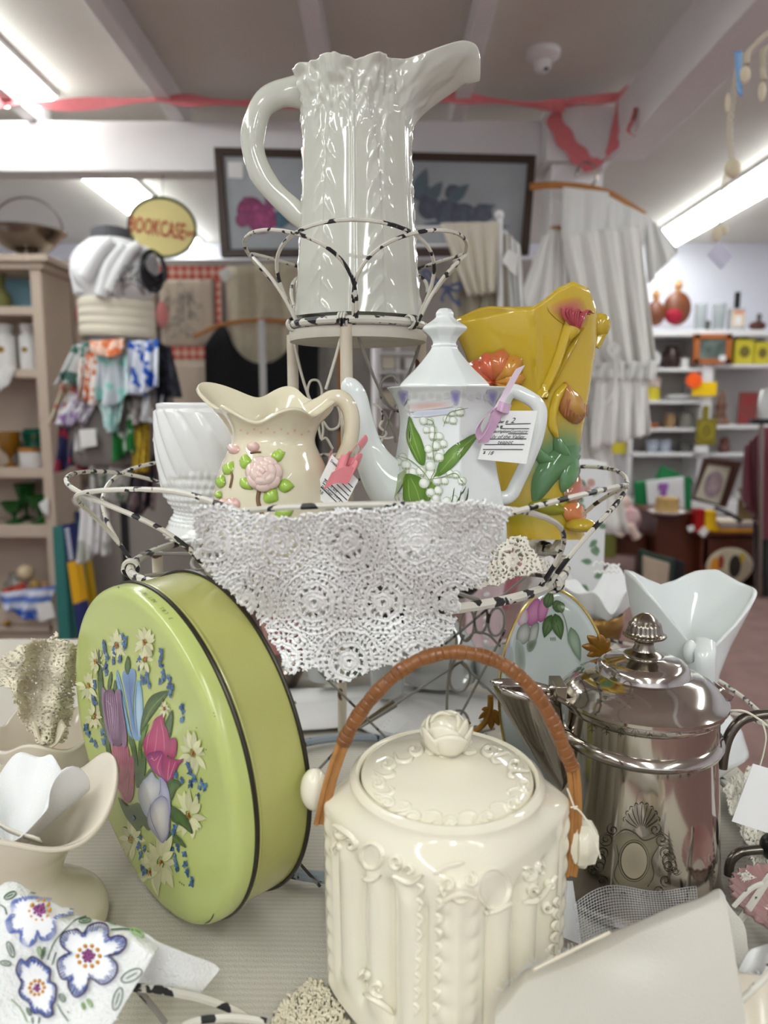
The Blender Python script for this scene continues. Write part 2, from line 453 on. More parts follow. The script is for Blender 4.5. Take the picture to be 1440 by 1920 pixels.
chip = M('chipped_wire', S(214, 210, 198), 0.4, spots=(85, 0.56, S(34, 34, 36)), noise=(30, 0.25), col2=S(170, 160, 140))
chipd = M('chipped_wire_worn', S(206, 202, 192), 0.4, spots=(70, 0.57, S(30, 30, 34)))
wire_g = M('grey_wire', S(136, 132, 124), 0.45, spots=(60, 0.62, S(60, 52, 46)))
rust = M('pole_paint', S(208, 198, 180), 0.45, spots=(38, 0.66, S(96, 62, 40)), noise=(14, 0.35), col2=S(170, 146, 116))
CX, CY = -0.033, 0.71
stand = thing('tiered_wire_stand', 'tall round three-tier wire stand with chipped white paint and petal loops', 'display stand', (CX, CY, TZ))
def dent(a): return 0.044 * np.exp(-(np.angle(np.exp(1j * (np.asarray(a) + 2.17))) / 0.36) ** 2)     # the middle ring is bent in where the tin leans
def petals(z, R, n, span, h, lean, r, mat, c=(CX, CY), ph=-PI / 2, skip=()):
    for k in range(n):
        if k in skip: continue
        ac = ph + k * 2 * PI / n
        f = np.linspace(0, PI, 33)
        s = -np.cos(f) * (1 + 0.10 * np.sin(f)); hh = np.sin(f) ** 0.85
        a = ac + s * span / 2
        rr = R + lean * hh + 0.002 * (k % 3 - 1) - (dent(a) if z == MZ else 0)
        pts = np.stack([c[0] + rr * np.cos(a), c[1] + rr * np.sin(a), z + h * hh], 1)
        mb = MB(); mb.add(tube(pts, r, 7)); mb.build('petal_loop', mat, stand)
def hoop(name, z, R, r, mat, c=(CX, CY)):
    mb = MB(); mb.add(tube(ring((c[0], c[1], z), R, 72), r, 8, closed=True)); return mb.build(name, mat, stand)
TOPC = (-0.0245, 0.71); MZ = 1.006
hoop('top_ring', 1.226, 0.062, 0.0035, chipd, TOPC)
for k in range(6):     # wire windings on the ring
    a = k * PI / 3 + 0.3; mb = MB()
    q = np.linspace(0, 6 * PI, 60)
    aa = a + q * 0.006; rr = 0.062 + 0.0052 * np.cos(q)
    mb.add(tube(np.stack([TOPC[0] + rr * np.cos(aa), TOPC[1] + rr * np.sin(aa), 1.226 + 0.0052 * np.sin(q)], 1), 0.0013, 5)); mb.build('wire_winding', chipd, stand)
mb = MB(); mb.add(lathe([(0, 1.2215), (0.064, 1.2215), (0.065, 1.217), (0.064, 1.212), (0, 1.212)], 48, (TOPC[0], TOPC[1] + 0.004, 0)))
mb.build('top_shelf', M('shelf_board', S(196, 190, 176), 0.6, noise=(40, 0.3)), stand)
petals(1.226, 0.062, 6, math.radians(122), 0.072, 0.040, 0.0017, chip, TOPC)
MZ = 1.006
q = np.arange(96) * 2 * PI / 96; rq = 0.205 - dent(q); mb = MB(); mb.add(tube(np.stack([CX + rq * np.cos(q), CY + rq * np.sin(q), np.full(96, MZ)], 1), 0.004, 8, closed=True)); mb.build('middle_ring', chip, stand)
for R in (0.05, 0.10, 0.15):
    hoop('shelf_wire', MZ + 0.002, R, 0.002, wire_g)
for k in range(12):
    a = k * PI / 6; mb = MB()
    mb.add(tube(np.array([[CX + r * math.cos(a), CY + r * math.sin(a), MZ + 0.004] for r in (0.004, 0.205 - float(dent(a)))]), 0.0018, 6)); mb.build('shelf_spoke', wire_g, stand)
for k in range(8):
    a = k * PI / 4 + 0.2; mb = MB(); q = np.linspace(0, 6 * PI, 60); aa = a + q * 0.003; rr = 0.205 - dent(aa) + 0.0065 * np.cos(q)
    mb.add(tube(np.stack([CX + rr * np.cos(aa), CY + rr * np.sin(aa), MZ + 0.0065 * np.sin(q)], 1), 0.0018, 5)); mb.build('wire_winding', chip, stand)
petals(MZ, 0.205, 8, math.radians(88), 0.085, 0.052, 0.0021, chip, ph=-PI / 2 + 0.12)
hoop('base_ring', TZ + 0.012, 0.39, 0.004, chipd)
petals(TZ + 0.012, 0.39, 8, math.radians(84), 0.085, 0.03, 0.0021, chip, ph=-PI / 2 + 0.35, skip=(0, 7, 6, 3, 4))
hoop('inner_base_ring', TZ + 0.008, 0.135, 0.005, M('grey_enamel', S(150, 160, 170), 0.3, spots=(70, 0.6, S(50, 52, 56))))
# poles
def pole(p, q, r=0.0055, m=rust):
    mb = MB(); mb.add(tube(np.linspace(np.asarray(p, float), np.asarray(q, float), 6), r, 12)); mb.build('pole', m, stand)
pole((TOPC[0] - 0.008, TOPC[1] - 0.058, MZ), (TOPC[0] - 0.008, TOPC[1] - 0.058, 1.222))
pole((aty(548, 700, .74)[0], 0.745, MZ), (aty(548, 700, .74)[0] - 0.0, 0.745, 1.222))
pole((aty(789, 700, .74)[0], 0.745, MZ), (aty(789, 700, .74)[0], 0.745, 1.222))
pole((CX - 0.198, CY + 0.03, TZ + 0.01), (CX - 0.198, CY + 0.03, MZ))
pole((CX + 0.208, CY + 0.01, TZ + 0.01), (CX + 0.208, CY + 0.01, MZ))
pole((-0.051, 0.86, TZ + 0.01), (-0.051, 0.86, MZ))
def wire(pts, Y, r=0.0014, m=None, n=40, name='brace_wire'):
    P = cr(pc(pts, Y), n); mb = MB(); mb.add(tube(P, r, 6)); mb.build(name, m or wire_g, stand)
cw = M('cream_wire', S(198, 192, 178), 0.4)
wire([(646, 602), (632, 660), (611, 730)], .655, m=cw); wire([(660, 598), (690, 680), (722, 750), (745, 770), (752, 772)], [.655, .67, .69, .70, .70])
wire([(549, 630), (565, 700), (582, 755)], .735, m=cw); wire([(796, 622), (775, 680), (758, 720)], .74)
wire([(741, 772), (715, 745), (716, 715), (735, 704), (748, 718)], .70)
wire([(584, 755), (577, 735), (582, 715), (596, 714), (603, 730), (603, 748), (606, 765)], .73, m=cw, r=0.0012)
wire([(554, 770), (560, 757), (572, 760), (576, 766)], .73, m=cw, r=0.0012)
wire([(606, 790), (618, 805), (634, 800), (638, 780), (632, 760), (622, 757), (612, 770)], .73, m=cw, r=0.0012)
wire([(596, 795), (602, 822), (606, 805), (602, 780)], .73, m=cw, r=0.0012); wire([(602, 825), (612, 822), (624, 842)], .73, m=cw, r=0.0012)
wire([(697, 757), (712, 764), (718, 785), (712, 800), (724, 812), (716, 825), (712, 840), (722, 855)], .71, chip and 0.0012, m=chip)
wire([(742, 758), (728, 790), (718, 815)], .71, 0.0012); wire([(720, 770), (736, 805), (742, 830)], .71, 0.0012); wire([(708, 818), (725, 822), (738, 820)], .71, 0.0012, m=chip)
# lower section braces and curls
for a, b in (((598, 1258), (765, 1424)), ((868, 1238), (664, 1372)), ((985, 1082), (835, 1208)), ((948, 1180), (846, 1374)), ((864, 1242), (936, 1312)), ((870, 1190), (848, 1250))):
    wire([a, b], 0.785, 0.0015, n=6)
wire([(664, 1372), (566, 1476)], [.785, .70], 0.0015, n=6); wire([(536, 1590), (600, 1662)], .57, 0.0014, n=6)
for (x, y, w, h) in ((876, 1172, 13, 30), (902, 1160, 12, 27), (931, 1166, 15, 26), (862, 1270, 19, 28), (858, 1360, 21, 28), (842, 1205, 14, 24)):
    q = np.linspace(0, 2 * PI, 28)
    wire([(x + w * math.sin(a) + 2 * math.cos(a), y - h * math.cos(a)) for a in q], 0.785, 0.0015, n=56, name='curl_wire')
wire([(852, 1210), (842, 1260), (838, 1330), (846, 1365), (860, 1375), (880, 1380), (905, 1372), (928, 1366)], 0.785, 0.0016)
wire([(884, 1368), (892, 1362), (902, 1370), (906, 1386), (912, 1376)], 0.78, 0.0014)
wire([(872, 1202), (890, 1186), (915, 1190), (932, 1206), (938, 1212)], 0.785, 0.0014)
# petals of the base tier that show
wire([(244, 1851), (300, 1856), (380, 1872), (440, 1895), (480, 1920)], 0.415, 0.0026, chip); wire([(345, 1922), (380, 1912), (440, 1908), (500, 1916)], 0.40, 0.0024, chip)
wire([(258, 1856), (280, 1880), (310, 1918)], 0.42, 0.002)
wire([(1352, 1762), (1395, 1715), (1445, 1640)], 0.50, 0.0028, chip); wire([(1375, 1700), (1410, 1665), (1445, 1652)], 0.50, 0.0018, chip)

# ------------------------------------------------------------------ crochet
def inpoly(X, Y, poly):
    p = np.asarray(poly, float); ins = np.zeros(X.shape, bool); j = len(p) - 1
    for i in range(len(p)):
        c = ((p[i, 1] > Y) != (p[j, 1] > Y)) & (X < (p[j, 0] - p[i, 0]) * (Y - p[i, 1]) / (p[j, 1] - p[i, 1] + 1e-12) + p[i, 0])
        ins ^= c; j = i
    return ins
NR = np.random.default_rng(5)
_lat = NR.random((64, 64))
def vnoise(x, y):
    xi = np.floor(x).astype(int); yi = np.floor(y).astype(int); fx = x - xi; fy = y - yi
    fx = fx * fx * (3 - 2 * fx); fy = fy * fy * (3 - 2 * fy); g = lambda a, b: _lat[a % 64, b % 64]
    return (g(xi, yi) * (1 - fx) + g(xi + 1, yi) * fx) * (1 - fy) + (g(xi, yi + 1) * (1 - fx) + g(xi + 1, yi + 1) * fx) * fy
def crochet_field(X, Y, sp, ox, oy):
    """Height of the yarn (negative = hole) on a hexagonal field of round motifs."""
    row = np.round((Y - oy) / (sp * 0.87)); best = np.full(X.shape, 1e9); BX = np.zeros_like(X); BY = np.zeros_like(X)
    for dr in (-1, 0, 1):
        r = row + dr; off = (np.abs(r) % 2) * sp / 2; cx = np.round((X - ox - off) / sp) * sp + ox + off; cy = r * sp * 0.87 + oy
        d = np.hypot(X - cx, Y - cy); m = d < best; best = np.where(m, d, best); BX = np.where(m, cx, BX); BY = np.where(m, cy, BY)
    q = best / (sp * 0.5); th = np.arctan2(Y - BY, X - BX) + BX * 0.7
    h = np.full(X.shape, 0.5)
    h = np.where(q < 0.06, -1, h)
    h = np.where((q > 0.33) & (q < 0.46) & (np.abs(np.sin(6 * th)) > 0.62), -1, h)
    h = np.where((q > 0.60) & (q < 0.70) & (np.sin(26 * th) > 0.3), -1, h)
    h = np.where((q > 0.80) & (q < 0.90) & (np.sin(34 * th + 1) > 0.45), -1, h)
    net = (np.sin(X * 0.62 + 3 * vnoise(X / 18, Y / 18)) * np.sin(Y * 0.62 + 3 * vnoise(Y / 20, X / 20 + 7)))
    h = np.where((q > 0.97) & (net > 0.45), -1, h)
    h = np.where(h > 0, 0.5 + 0.45 * np.cos(q * PI * 2 / 0.115), h)
    return h
def crochet(surf, poly, cell, sp, ox, oy, th=0.0012, amp=0.0016, rough=3.0):
    p = np.asarray(poly, float)
    xs = np.arange(p[:, 0].min() - 4, p[:, 0].max() + 4, cell); ys = np.arange(p[:, 1].min() - 4, p[:, 1].max() + 4, cell)
    X, Y = np.meshgrid(xs, ys, indexing='ij')
    jx = (vnoise(X / 9, Y / 9) - 0.5) * 2 * rough; jy = (vnoise(X / 9 + 30, Y / 9 + 11) - 0.5) * 2 * rough
    ins = inpoly(X + jx * 1.6, Y + jy * 1.6, p)
    H = crochet_field(X + jx, Y + jy, sp, ox, oy)
    P, N = surf(X, Y)
    P = P + N * (amp * (H + 0.9 * (NR.random(X.shape) - 0.5)) + 0.0007 * vnoise(X / 5, Y / 5))[..., None]
    keep = ins & (H > 0)
    nx, ny = X.shape
    kc = (keep[:-1, :-1].astype(int) + keep[1:, :-1] + keep[:-1, 1:] + keep[1:, 1:]) >= 3
    I, J = np.nonzero(kc)
    a = I * ny + J; F = np.stack([a, a + 1, a + ny + 1, a + ny], 1)
    used = np.unique(F); mp = np.full(nx * ny, -1); mp[used] = np.arange(len(used))
    mb = MB(); mb.add((P.reshape(-1, 3)[used], mp[F].tolist())); return mb
def surf_depth(fy):
    """Surface through the pixel grid at depth fy(px, py)."""
    def s(X, Y):
        D = FW + RT * ((X[..., None] - 720) / FPX) + UP * ((960 - Y[..., None]) / FPX)
        d = fy(X, Y, D); P = EYE + D * (d / D[..., 1])[..., None]
        gx = np.gradient(P, axis=0); gy = np.gradient(P, axis=1); N = np.cross(gy, gx); N /= np.linalg.norm(N, axis=-1)[..., None] + 1e-12
        N *= np.where(N[..., 1:2] > 0, -1, 1)
        return P, N
    return s
yarn = M('crochet_cotton', S(250, 250, 248), 0.9, sheen=0.3)
yarn2 = M('crochet_cream', S(226, 216, 192), 0.9)
def doily_depth(X, Y, D):
    d = np.full(X.shape, 0.5)
    for _ in range(6):
        xw = D[..., 0] / D[..., 1] * d; zw = EYE[2] + D[..., 2] / D[..., 1] * d
        rho = 0.211 + 0.053 * np.clip((zw - MZ) / 0.085, 0, 1) - 0.02 * np.clip((MZ - zw) / 0.1, -0.0, 1)
        d = CY - np.sqrt(np.maximum(rho ** 2 - (xw - CX) ** 2, 0.012))
    return d + 0.004 * np.sin(X / 26 + Y / 90) + 0.003 * np.sin(Y / 31 - X / 47)
outl = [(362, 950), (400, 942), (450, 955), (520, 968), (560, 968), (620, 958), (640, 952), (700, 955), (760, 945), (830, 940), (900, 938), (955, 948), (962, 960), (940, 1000), (928, 1040), (908, 1058), (914, 1088), (880, 1102), (862, 1105), (858, 1150), (850, 1190), (790, 1232), (700, 1256), (640, 1282), (612, 1276), (590, 1250), (540, 1268), (525, 1225), (480, 1160), (430, 1110), (400, 1080), (370, 1045), (358, 1015), (368, 1005), (362, 980)]
t = thing('crochet_doily', 'white crochet doily draped over the middle tier of the wire stand', 'doily', tuple(aty(650, 1100, 0.5)))
crochet(surf_depth(doily_depth), outl, 1.7, 128, 590, 1128, amp=0.0014).build('hanging_panel', yarn, t, solid=0.0013, sharp=180)
out2 = [(880, 1060), (925, 1030), (960, 1004), (990, 1010), (1000, 1035), (1036, 1060), (1020, 1078), (985, 1076), (930, 1098), (880, 1104)]
crochet(surf_depth(lambda X, Y, D: 0.575 + 0.004 * np.sin(X / 9) + (1060 - Y) * 0.0004), out2, 1.9, 90, 960, 1050, amp=0.0014).build('folded_end', M('crochet_shade', S(232, 226, 212), 0.9), t, solid=0.0013, sharp=180)
# ================================================================== china on the stand
glaze = M('white_glaze', S(204, 204, 192), 0.07, coat=0.3, spec=0.6)
# ---- tall leaf pitcher on the top tier
def smooth(a, b, x):
    t = np.clip((x - a) / (b - a), 0, 1); return t * t * (3 - 2 * t)
t = thing('leaf_pitcher', 'tall white pitcher moulded with upright leaves on the top tier', 'pitcher', (TOPC[0], TOPC[1], 1.231))
SEG, NT = 288, 190
th = np.arange(SEG) * 2 * PI / SEG
tt = np.linspace(0, 1, NT)
prof = cr([(0.0, .0592), (0.16, .0552), (0.35, .0520), (0.55, .0490), (0.70, .0480), (0.82, .0475), (0.92, .0500), (1.0, .0545)], 200)
def angd(a, b): return np.angle(np.exp(1j * (a - b)))
P = np.zeros((NT, SEG, 3))
dsp = np.abs(angd(th, 0.0))                      # spout direction
spw = np.exp(-(dsp / 0.50) ** 4)
H = 0.206 + 0.005 * np.abs(np.sin(2.5 * th + 0.7)) + 0.020 * np.exp(-((dsp - 0.30) / 0.26) ** 2) + 0.006 * spw
for i, s in enumerate(tt):
    r = np.interp(s, prof[:, 0], prof[:, 1]) * np.ones(SEG)
    hexr = 1.0 / np.cos(np.mod(th + PI / 2, PI / 3) - PI / 6); r = r * (1 + (hexr - 1.08) * 0.28 * (1 - s))
    a = smooth(0.68, 1.0, s)
    r = r + spw * (0.056 * a ** 1.5)
    r = r + (1 - spw) * 0.004 * smooth(0.85, 1, s) * np.sin(9 * th)
    rel = np.zeros(SEG)
    for k in range(6):
        ph = angd(th, -PI / 2 - 0.06 + k * PI / 3) / (PI / 6)          # -1..1 across a leaf
        top = 0.90 if k % 2 == 0 else 1.05
        wid = 1.06 * np.sqrt(np.clip(1 - (s / top) ** 5, 0, 1)) if s < top else 0
        inside = np.abs(ph) < wid
        e = np.clip((wid - np.abs(ph)) / 0.12, 0, 1)
        lay = 0.0024 * e * (1 if k % 2 == 0 else 0.7)
        mid = 0.0011 * np.exp(-((ph - 0.07) / 0.035) ** 2) + 0.0011 * np.exp(-((ph + 0.07) / 0.035) ** 2) if k % 2 == 0 else 0.0012 * np.exp(-(ph / 0.06) ** 2)
        q = np.abs(ph)
        vein = ((1 - np.abs(np.sin(PI * (s * 10 - q * 1.6 + 0.22 * np.sin(7 * s + 2 * k)))) ** 0.55) * 0.0017 - .0004 + 0.0006 * (vnoise(q * 9 + 5 * k, np.full(SEG, s * 34.0)) - .5)) * smooth(0.48, 0.74, q) * (1 - smooth(0.92, 1.05, q))
        rel = np.where(inside, np.maximum(rel, lay) + mid + vein, rel)
    crump = (vnoise(th * 14 + 0 * s, np.full(SEG, s * 30)) - 0.5) * 0.0045 * smooth(0.70, 0.9, s) * (1 - spw)
    r = r + rel + crump
    z = 1.231 + H * s
    if s > 0.93: z = z - spw * np.exp(-(dsp / 0.13) ** 2) * 0.012 * (s - 0.93) / 0.07
    z = z + 0.0022
    P[i] = np.stack([TOPC[0] + r * np.cos(th) * 1.0, TOPC[1] + r * np.sin(th) * (0.92 - 0.30 * spw * 0), z], 1)
# narrow the pouring lip
lip = smooth(0.72, 1.0, tt)[:, None] * spw[None]
P[..., 1] = TOPC[1] + (P[..., 1] - TOPC[1]) * (1 - 0.30 * lip)
mb = MB(); v, f = grid(P, cv=True); f = [(q[0], q[3], q[2], q[1]) for q in f]; f.append(tuple(range(SEG))[::-1]); mb.add((v, f))
mb.build('body', glaze, t, solid=0.0028, sharp=70)
hp = pc([(590, 178), (560, 172), (520, 178), (492, 198), (477, 235), (474, 275), (486, 318), (512, 357), (548, 392), (585, 425)], 0.71)
hp = cr(hp, 60); k = np.arange(60)
mb = MB(); mb.add(tube(hp, 0.0118 + 0.0004 * np.sin(k * 0.5) + 0.0035 * np.exp(-((k - 4) / 6.0) ** 2) - 0.002 * (k / 60), 14, flat=(1.0, 0.72)))
mb.build('handle', glaze, t)

# ---- white planter
bw = M('planter_glaze', S(232, 232, 230), 0.16, coat=0.2)
PCX, PCY, PZ = -0.171, 0.775, 1.018
t = thing('basket_planter', 'white moulded planter with slanting ribs and fish-scale pattern', 'planter', (PCX, PCY, PZ))
def pl(thh, z, r, s):
    d = np.zeros_like(thh)
    u = thh * 3.0 / PI; v = s
    band = smooth(0.30, 0.38, v) * (1 - smooth(0.40, 0.52, v + 0.16 * np.sin(thh * 1.5 + 0.6)))
    d += 0.0036 * np.abs(np.sin(thh * 9 + v * 16)) ** 0.6 * smooth(0.5, 0.56, v + 0.10 * np.sin(2 * thh + 2)) * (1 - smooth(0.93, 0.97, v))
    sc = np.sin(thh * 26 + (np.floor(v * 22) % 2) * PI / 2); d += 0.0026 * np.abs(sc) * np.abs(np.sin(v * 22 * PI)) * smooth(0.18, 0.22, v) * (1 - smooth(0.52, 0.56, v + 0.10 * np.sin(2 * thh + 2)))
    d += 0.0016 * np.abs(np.sin(thh * 10 - v * 30)) * (1 - smooth(0.10, 0.15, v))
    return r + d, z
mb = MB(); mb.add(lathe([(0.0585, 0), (0.060, 0.006), (0.052, 0.018), (0.0475, 0.027), (0.055, 0.040), (0.0595, 0.06), (0.0625, 0.085), (0.0635, 0.110), (0.0625, 0.128), (0.0632, 0.136), (0.0605, 0.1375), (0.059, 0.13), (0.056, 0.06), (0.03, 0.03), (0.0, 0.028)], 200, (PCX, PCY, PZ), n=170, fn=lambda a, z, r, s: pl(a, z, r, s / 0.62) if s < 0.62 else (r, z)))
mb.build('body', bw, t, sharp=80)
mb = MB(); mb.add(ell((PCX - 0.0655, PCY, 1.118), 0.005)); mb.build('knob', bw, t)

# ---- cream rose pitcher
cream = M('cream_glaze', S(226, 218, 190), 0.08, coat=0.3, noise=(9, 0.25), col2=S(222, 200, 172))
RX, RY, RZ = -0.0885, 0.592, 1.013
t = thing('rose_pitcher', 'small cream pitcher with raised pink roses and green leaves', 'pitcher', (RX, RY, RZ))
def rp(a, z, r, s):
    w = smooth(0.62, 1.0, s)
    lipd = np.abs(angd(a, PI - 0.25)); lp = np.exp(-(lipd / 0.42) ** 2)
    hd = np.exp(-(angd(a, 0.1) / 0.5) ** 2)
    rr = r + w * (0.020 * lp + 0.004 * np.sin(5 * a + 0.5) + 0.010 * hd)
    zz = z + w * (0.010 * lp + 0.0045 * np.sin(5 * a + 0.9) + 0.002 * hd + 0.0095 * np.sin(a))
    return rr, zz
pp = cr([(0.026, 0.0), (0.033, 0.002), (0.043, 0.022), (0.0495, 0.046), (0.0505, 0.062), (0.0465, 0.084), (0.0385, 0.102), (0.0335, 0.113), (0.0345, 0.124), (0.040, 0.135), (0.045, 0.1405)], 90)
pp[:, 0] *= .955; mb = MB(); v, f = lathe([tuple(q) for q in pp], 96, (RX, RY, RZ), fn=rp, close=False); f.append(tuple(range(96))[::-1]); mb.add((v, f))
rb = mb.bvh(); mb.build('body', cream, t, solid=0.003, sharp=80)
hp = cr(pc([(582, 778), (604, 762), (620, 748), (641, 748), (656, 768), (660, 800), (654, 835), (640, 866), (624, 886), (610, 897)], RY), 50)
mb = MB(); mb.add(tube(hp, np.interp(np.linspace(0, 1, 50), [0, .2, .6, 1], [.0105, .0068, .0062, .0075]), 14)); mb.build('handle', cream, t)
d = Dec(rb, 0.0002)
br = (0.16, 0.08, 0.03)
def stem(p, w=5): d.stroke(p, w, br, h=0.0012, taper=False, col2=(0.24, 0.13, 0.05))
stem([(416, 855), (418, 880), (432, 905), (448, 930), (468, 948), (500, 975)], 6); stem([(432, 915), (436, 895), (434, 885)], 4); stem([(486, 918), (484, 940), (492, 965)], 8); stem([(470, 850), (480, 848), (490, 848)], 4); stem([(430, 862), (432, 852), (426, 842)], 3)
g1, g2 = (0.42, 0.62, 0.10), (0.30, 0.48, 0.06)
for a, b, w in (((520, 852), (531, 848), 9), ((508, 862), (535, 848), 11), ((449, 864), (474, 868), 14), ((421, 890), (438, 865), 10), ((411, 892), (420, 850), 9), ((451, 898), (474, 918), 11), ((520, 910), (552, 912), 13), ((496, 922), (522, 938), 17), ((515, 968), (551, 955), 13), ((411, 915), (420, 890), 9), ((409, 935), (414, 920), 6)):
    d.leaf(a, b, w, g1, g2, h=0.0028); d.stroke([a, ((a[0] + b[0]) / 2, (a[1] + b[1]) / 2 + 1), b], 1.2, (0.2, 0.35, 0.04))
pk, pk2 = (0.80, 0.60, 0.54), (0.72, 0.40, 0.38)
d.disc((496, 892), 27, pk, pk2, 22, h=0.004)
for n_, dist, r_, lf, hh in ((7, 22, 15, .0022, .0035), (6, 14, 12, .0050, .0030), (4, 7, 9, .0072, .0022)):
    for k in range(n_):
        a0 = k * 2 * PI / n_ + n_; d.lift = lf
        d.blob([(496 + (dist + r_ * .75 * math.cos(q)) * math.cos(a0) - r_ * math.sin(q) * math.sin(a0), 890 + (dist + r_ * .75 * math.cos(q)) * math.sin(a0) + r_ * math.sin(q) * math.cos(a0)) for q in np.linspace(0, 2 * PI, 12, endpoint=False)], pk, (0.82, 0.66, 0.60), 16, h=hh, edge=pk2)
d.lift = .0085; d.disc((496, 889), 6, (0.84, 0.66, 0.60), pk2, 12, h=.002); d.lift = 0.0002
for (x, y, r_) in ((438, 842, 12), (475, 838, 12), (436, 945, 15), (420, 942, 10)):
    d.disc((x, y), r_, pk, pk2, 14, h=0.004, sq=0.8)
for k in range(11):
    d.disc((452 + k * 12.5, 806 - 3 * math.sin(k * 0.4) + (k % 2) * 7), 2.6, (0.78, 0.45, 0.38), (0.74, 0.6, 0.48), 8)
d.mb.build('rose_relief', M('relief_glaze', rough=0.08, coat=0.4, vcol=True), t, sharp=60)

# ---- lily of the valley teapot
por = M('porcelain', S(232, 236, 234), 0.06, coat=0.3, spec=0.6)
TX, TY, TZ2 = 0.0515, 0.634, 1.0145
t = thing('lily_teapot', 'white porcelain teapot painted with lily of the valley and lavender rim', 'teapot', (TX, TY, TZ2))
def octo(a, z, r, s, amt=0.5, n=8, off=PI / 8):
    m = 1.0 / np.cos(np.mod(a + off, 2 * PI / n) - PI / n); return r * (1 + (m - 1.04) * amt), z
def tp(a, z, r, s):
    rr, zz = octo(a, z, r, s, 0.85, 6, 0.3)
    w = smooth(0.9, 1.0, s); return rr + smooth(0.93, 1, s) * 0.0008 * np.cos(24 * a), zz + w * 0.0020 * np.cos(24 * a) + smooth(.93, .97, s) * .001
mb = MB(); mb.add(lathe([(0.036, 0), (0.040, 0.004), (0.0490, 0.020), (0.0500, 0.036), (0.0465, 0.060), (0.0405, 0.090), (0.0365, 0.118), (0.0375, 0.135), (0.0425, 0.147), (0.0470, 0.153), (0.0455, 0.1535), (0.042, 0.150)], 144, (TX, TY, TZ2), n=110, fn=tp))
tb = mb.bvh(); mb.build('body', por, t, sharp=70)
lid = thing('lid', '', '', (0, 0, 0)); del lid['label']; del lid['category']; bpy.data.objects.remove(lid)
mb = MB(); mb.add(lathe([(0.0395, 0.151), (0.0385, 0.1555), (0.033, 0.1615), (0.024, 0.170), (0.0155, 0.180), (0.0115, 0.1855), (0.0115, 0.188)], 120, (TX - 0.001, TY, TZ2), n=60, fn=lambda a, z, r, s: octo(a, z, r, s, 0.6)))
lidb = mb.build('lid', por, t, sharp=60)
mb = MB(); mb.add(lathe([(0.0115, 0.187), (0.010, 0.190), (0.0125, 0.195), (0.0185, 0.2005), (0.0180, 0.2035), (0.012, 0.2075), (0.0078, 0.211), (0.0075, 0.2145), (0.0045, 0.218), (0.0, 0.219)], 64, (TX - 0.001, TY, TZ2), n=50, fn=lambda a, z, r, s: octo(a, z, r, s, 0.9)))
mb.build('lid_finial', por, lidb, sharp=60)
sp = cr(pc([(640, 723), (656, 727), (668, 745), (677, 785), (687, 830), (706, 875), (735, 912), (775, 935)], TY), 60)
sr = np.interp(np.linspace(0, 1, 60), [0, .06, .14, .4, .6, .75, .9, 1], [.003, .0075, .0088, .0098, .0125, .0185, .025, .026])
mb = MB(); mb.add(tube(sp, sr, 20, flat=(1, .7), upv=(1, 0, 0.25))); mb.build('spout', por, t)
hp = cr(pc([(925, 772), (940, 764), (950, 742), (962, 733), (985, 742), (1006, 757), (1013, 778), (1006, 820), (990, 862), (970, 905), (955, 930), (925, 936)], TY), 70)
mb = MB(); mb.add(tube(hp, 0.0062, 12, flat=(1, .9))); mb.build('handle', por, t)
d = Dec(tb, 0.00025)
gl1, gl2, gl3 = (0.16, 0.30, 0.04), (0.08, 0.18, 0.02), (0.34, 0.46, 0.16)
lav = (0.22, 0.20, 0.48)
for k in range(13): d.disc((748 + k * 15, 741 + (3 if k % 2 else 0)), 6.5, (0.62, 0.63, 0.62), (0.74, 0.76, 0.76), 10)
for x in (756, 854, 922): d.blob([(x - 9, 732), (x + 9, 732), (x + 8, 748), (x + 2, 760), (x - 6, 750)], lav, (0.6, 0.6, 0.72), h=0)
d.blob([(764, 757), (800, 752), (845, 752), (846, 762), (800, 768), (766, 770)], (0.72, 0.5, 0.44), (0.78, 0.76, 0.78)); d.blob([(770, 772), (850, 766), (850, 774), (780, 782)], (0.6, 0.64, 0.8), (0.8, 0.82, 0.84))
def bigleaf(pts, c1=gl1, c2=gl2, mid=None):
    d.blob(pts, c1, c2, 26)
    for m in mid or (): d.stroke(m, 1.5, (0.28, 0.42, 0.12), n=12)
bigleaf([(769, 780), (778, 800), (790, 822), (798, 850), (796, 872), (784, 868), (770, 845), (763, 820), (765, 798)], mid=[[(770, 790), (776, 820), (790, 862)], [(768, 805), (770, 830), (786, 866)]])
bigleaf([(898, 812), (885, 832), (868, 855), (848, 878), (826, 892), (818, 890), (824, 866), (842, 842), (865, 826), (882, 816)], mid=[[(890, 818), (860, 845), (826, 885)]])
bigleaf([(762, 882), (758, 905), (744, 930), (732, 948), (733, 925), (738, 900), (748, 890)], gl3, (0.24, 0.36, 0.12))
bigleaf([(764, 888), (790, 896), (800, 915), (798, 948), (780, 958), (762, 950), (756, 930), (758, 905)], mid=[[(770, 895), (782, 920), (790, 950)], [(766, 900), (768, 930), (775, 950)]])
bigleaf([(816, 890), (824, 880), (822, 900), (812, 925), (802, 946), (796, 930)])
for x0, y0, x1, y1 in ((845, 950, 852, 915), (852, 950, 872, 912), (866, 952, 876, 922), (858, 948, 865, 920), (872, 945, 876, 915)):
    d.stroke([(x0, y0), ((x0 + x1) / 2 + 1, (y0 + y1) / 2), (x1, y1)], 2.0, (0.07, 0.10, 0.04))
for p in ([(792, 780), (800, 785), (812, 790), (816, 810), (812, 840), (816, 880), (808, 900), (804, 940)], [(832, 800), (842, 775), (860, 768), (876, 764)], [(748, 855), (768, 862), (790, 880), (806, 900)], [(800, 900), (830, 895), (855, 888), (868, 908)]):
    d.stroke(p, 1.6, (0.22, 0.30, 0.12), n=24)
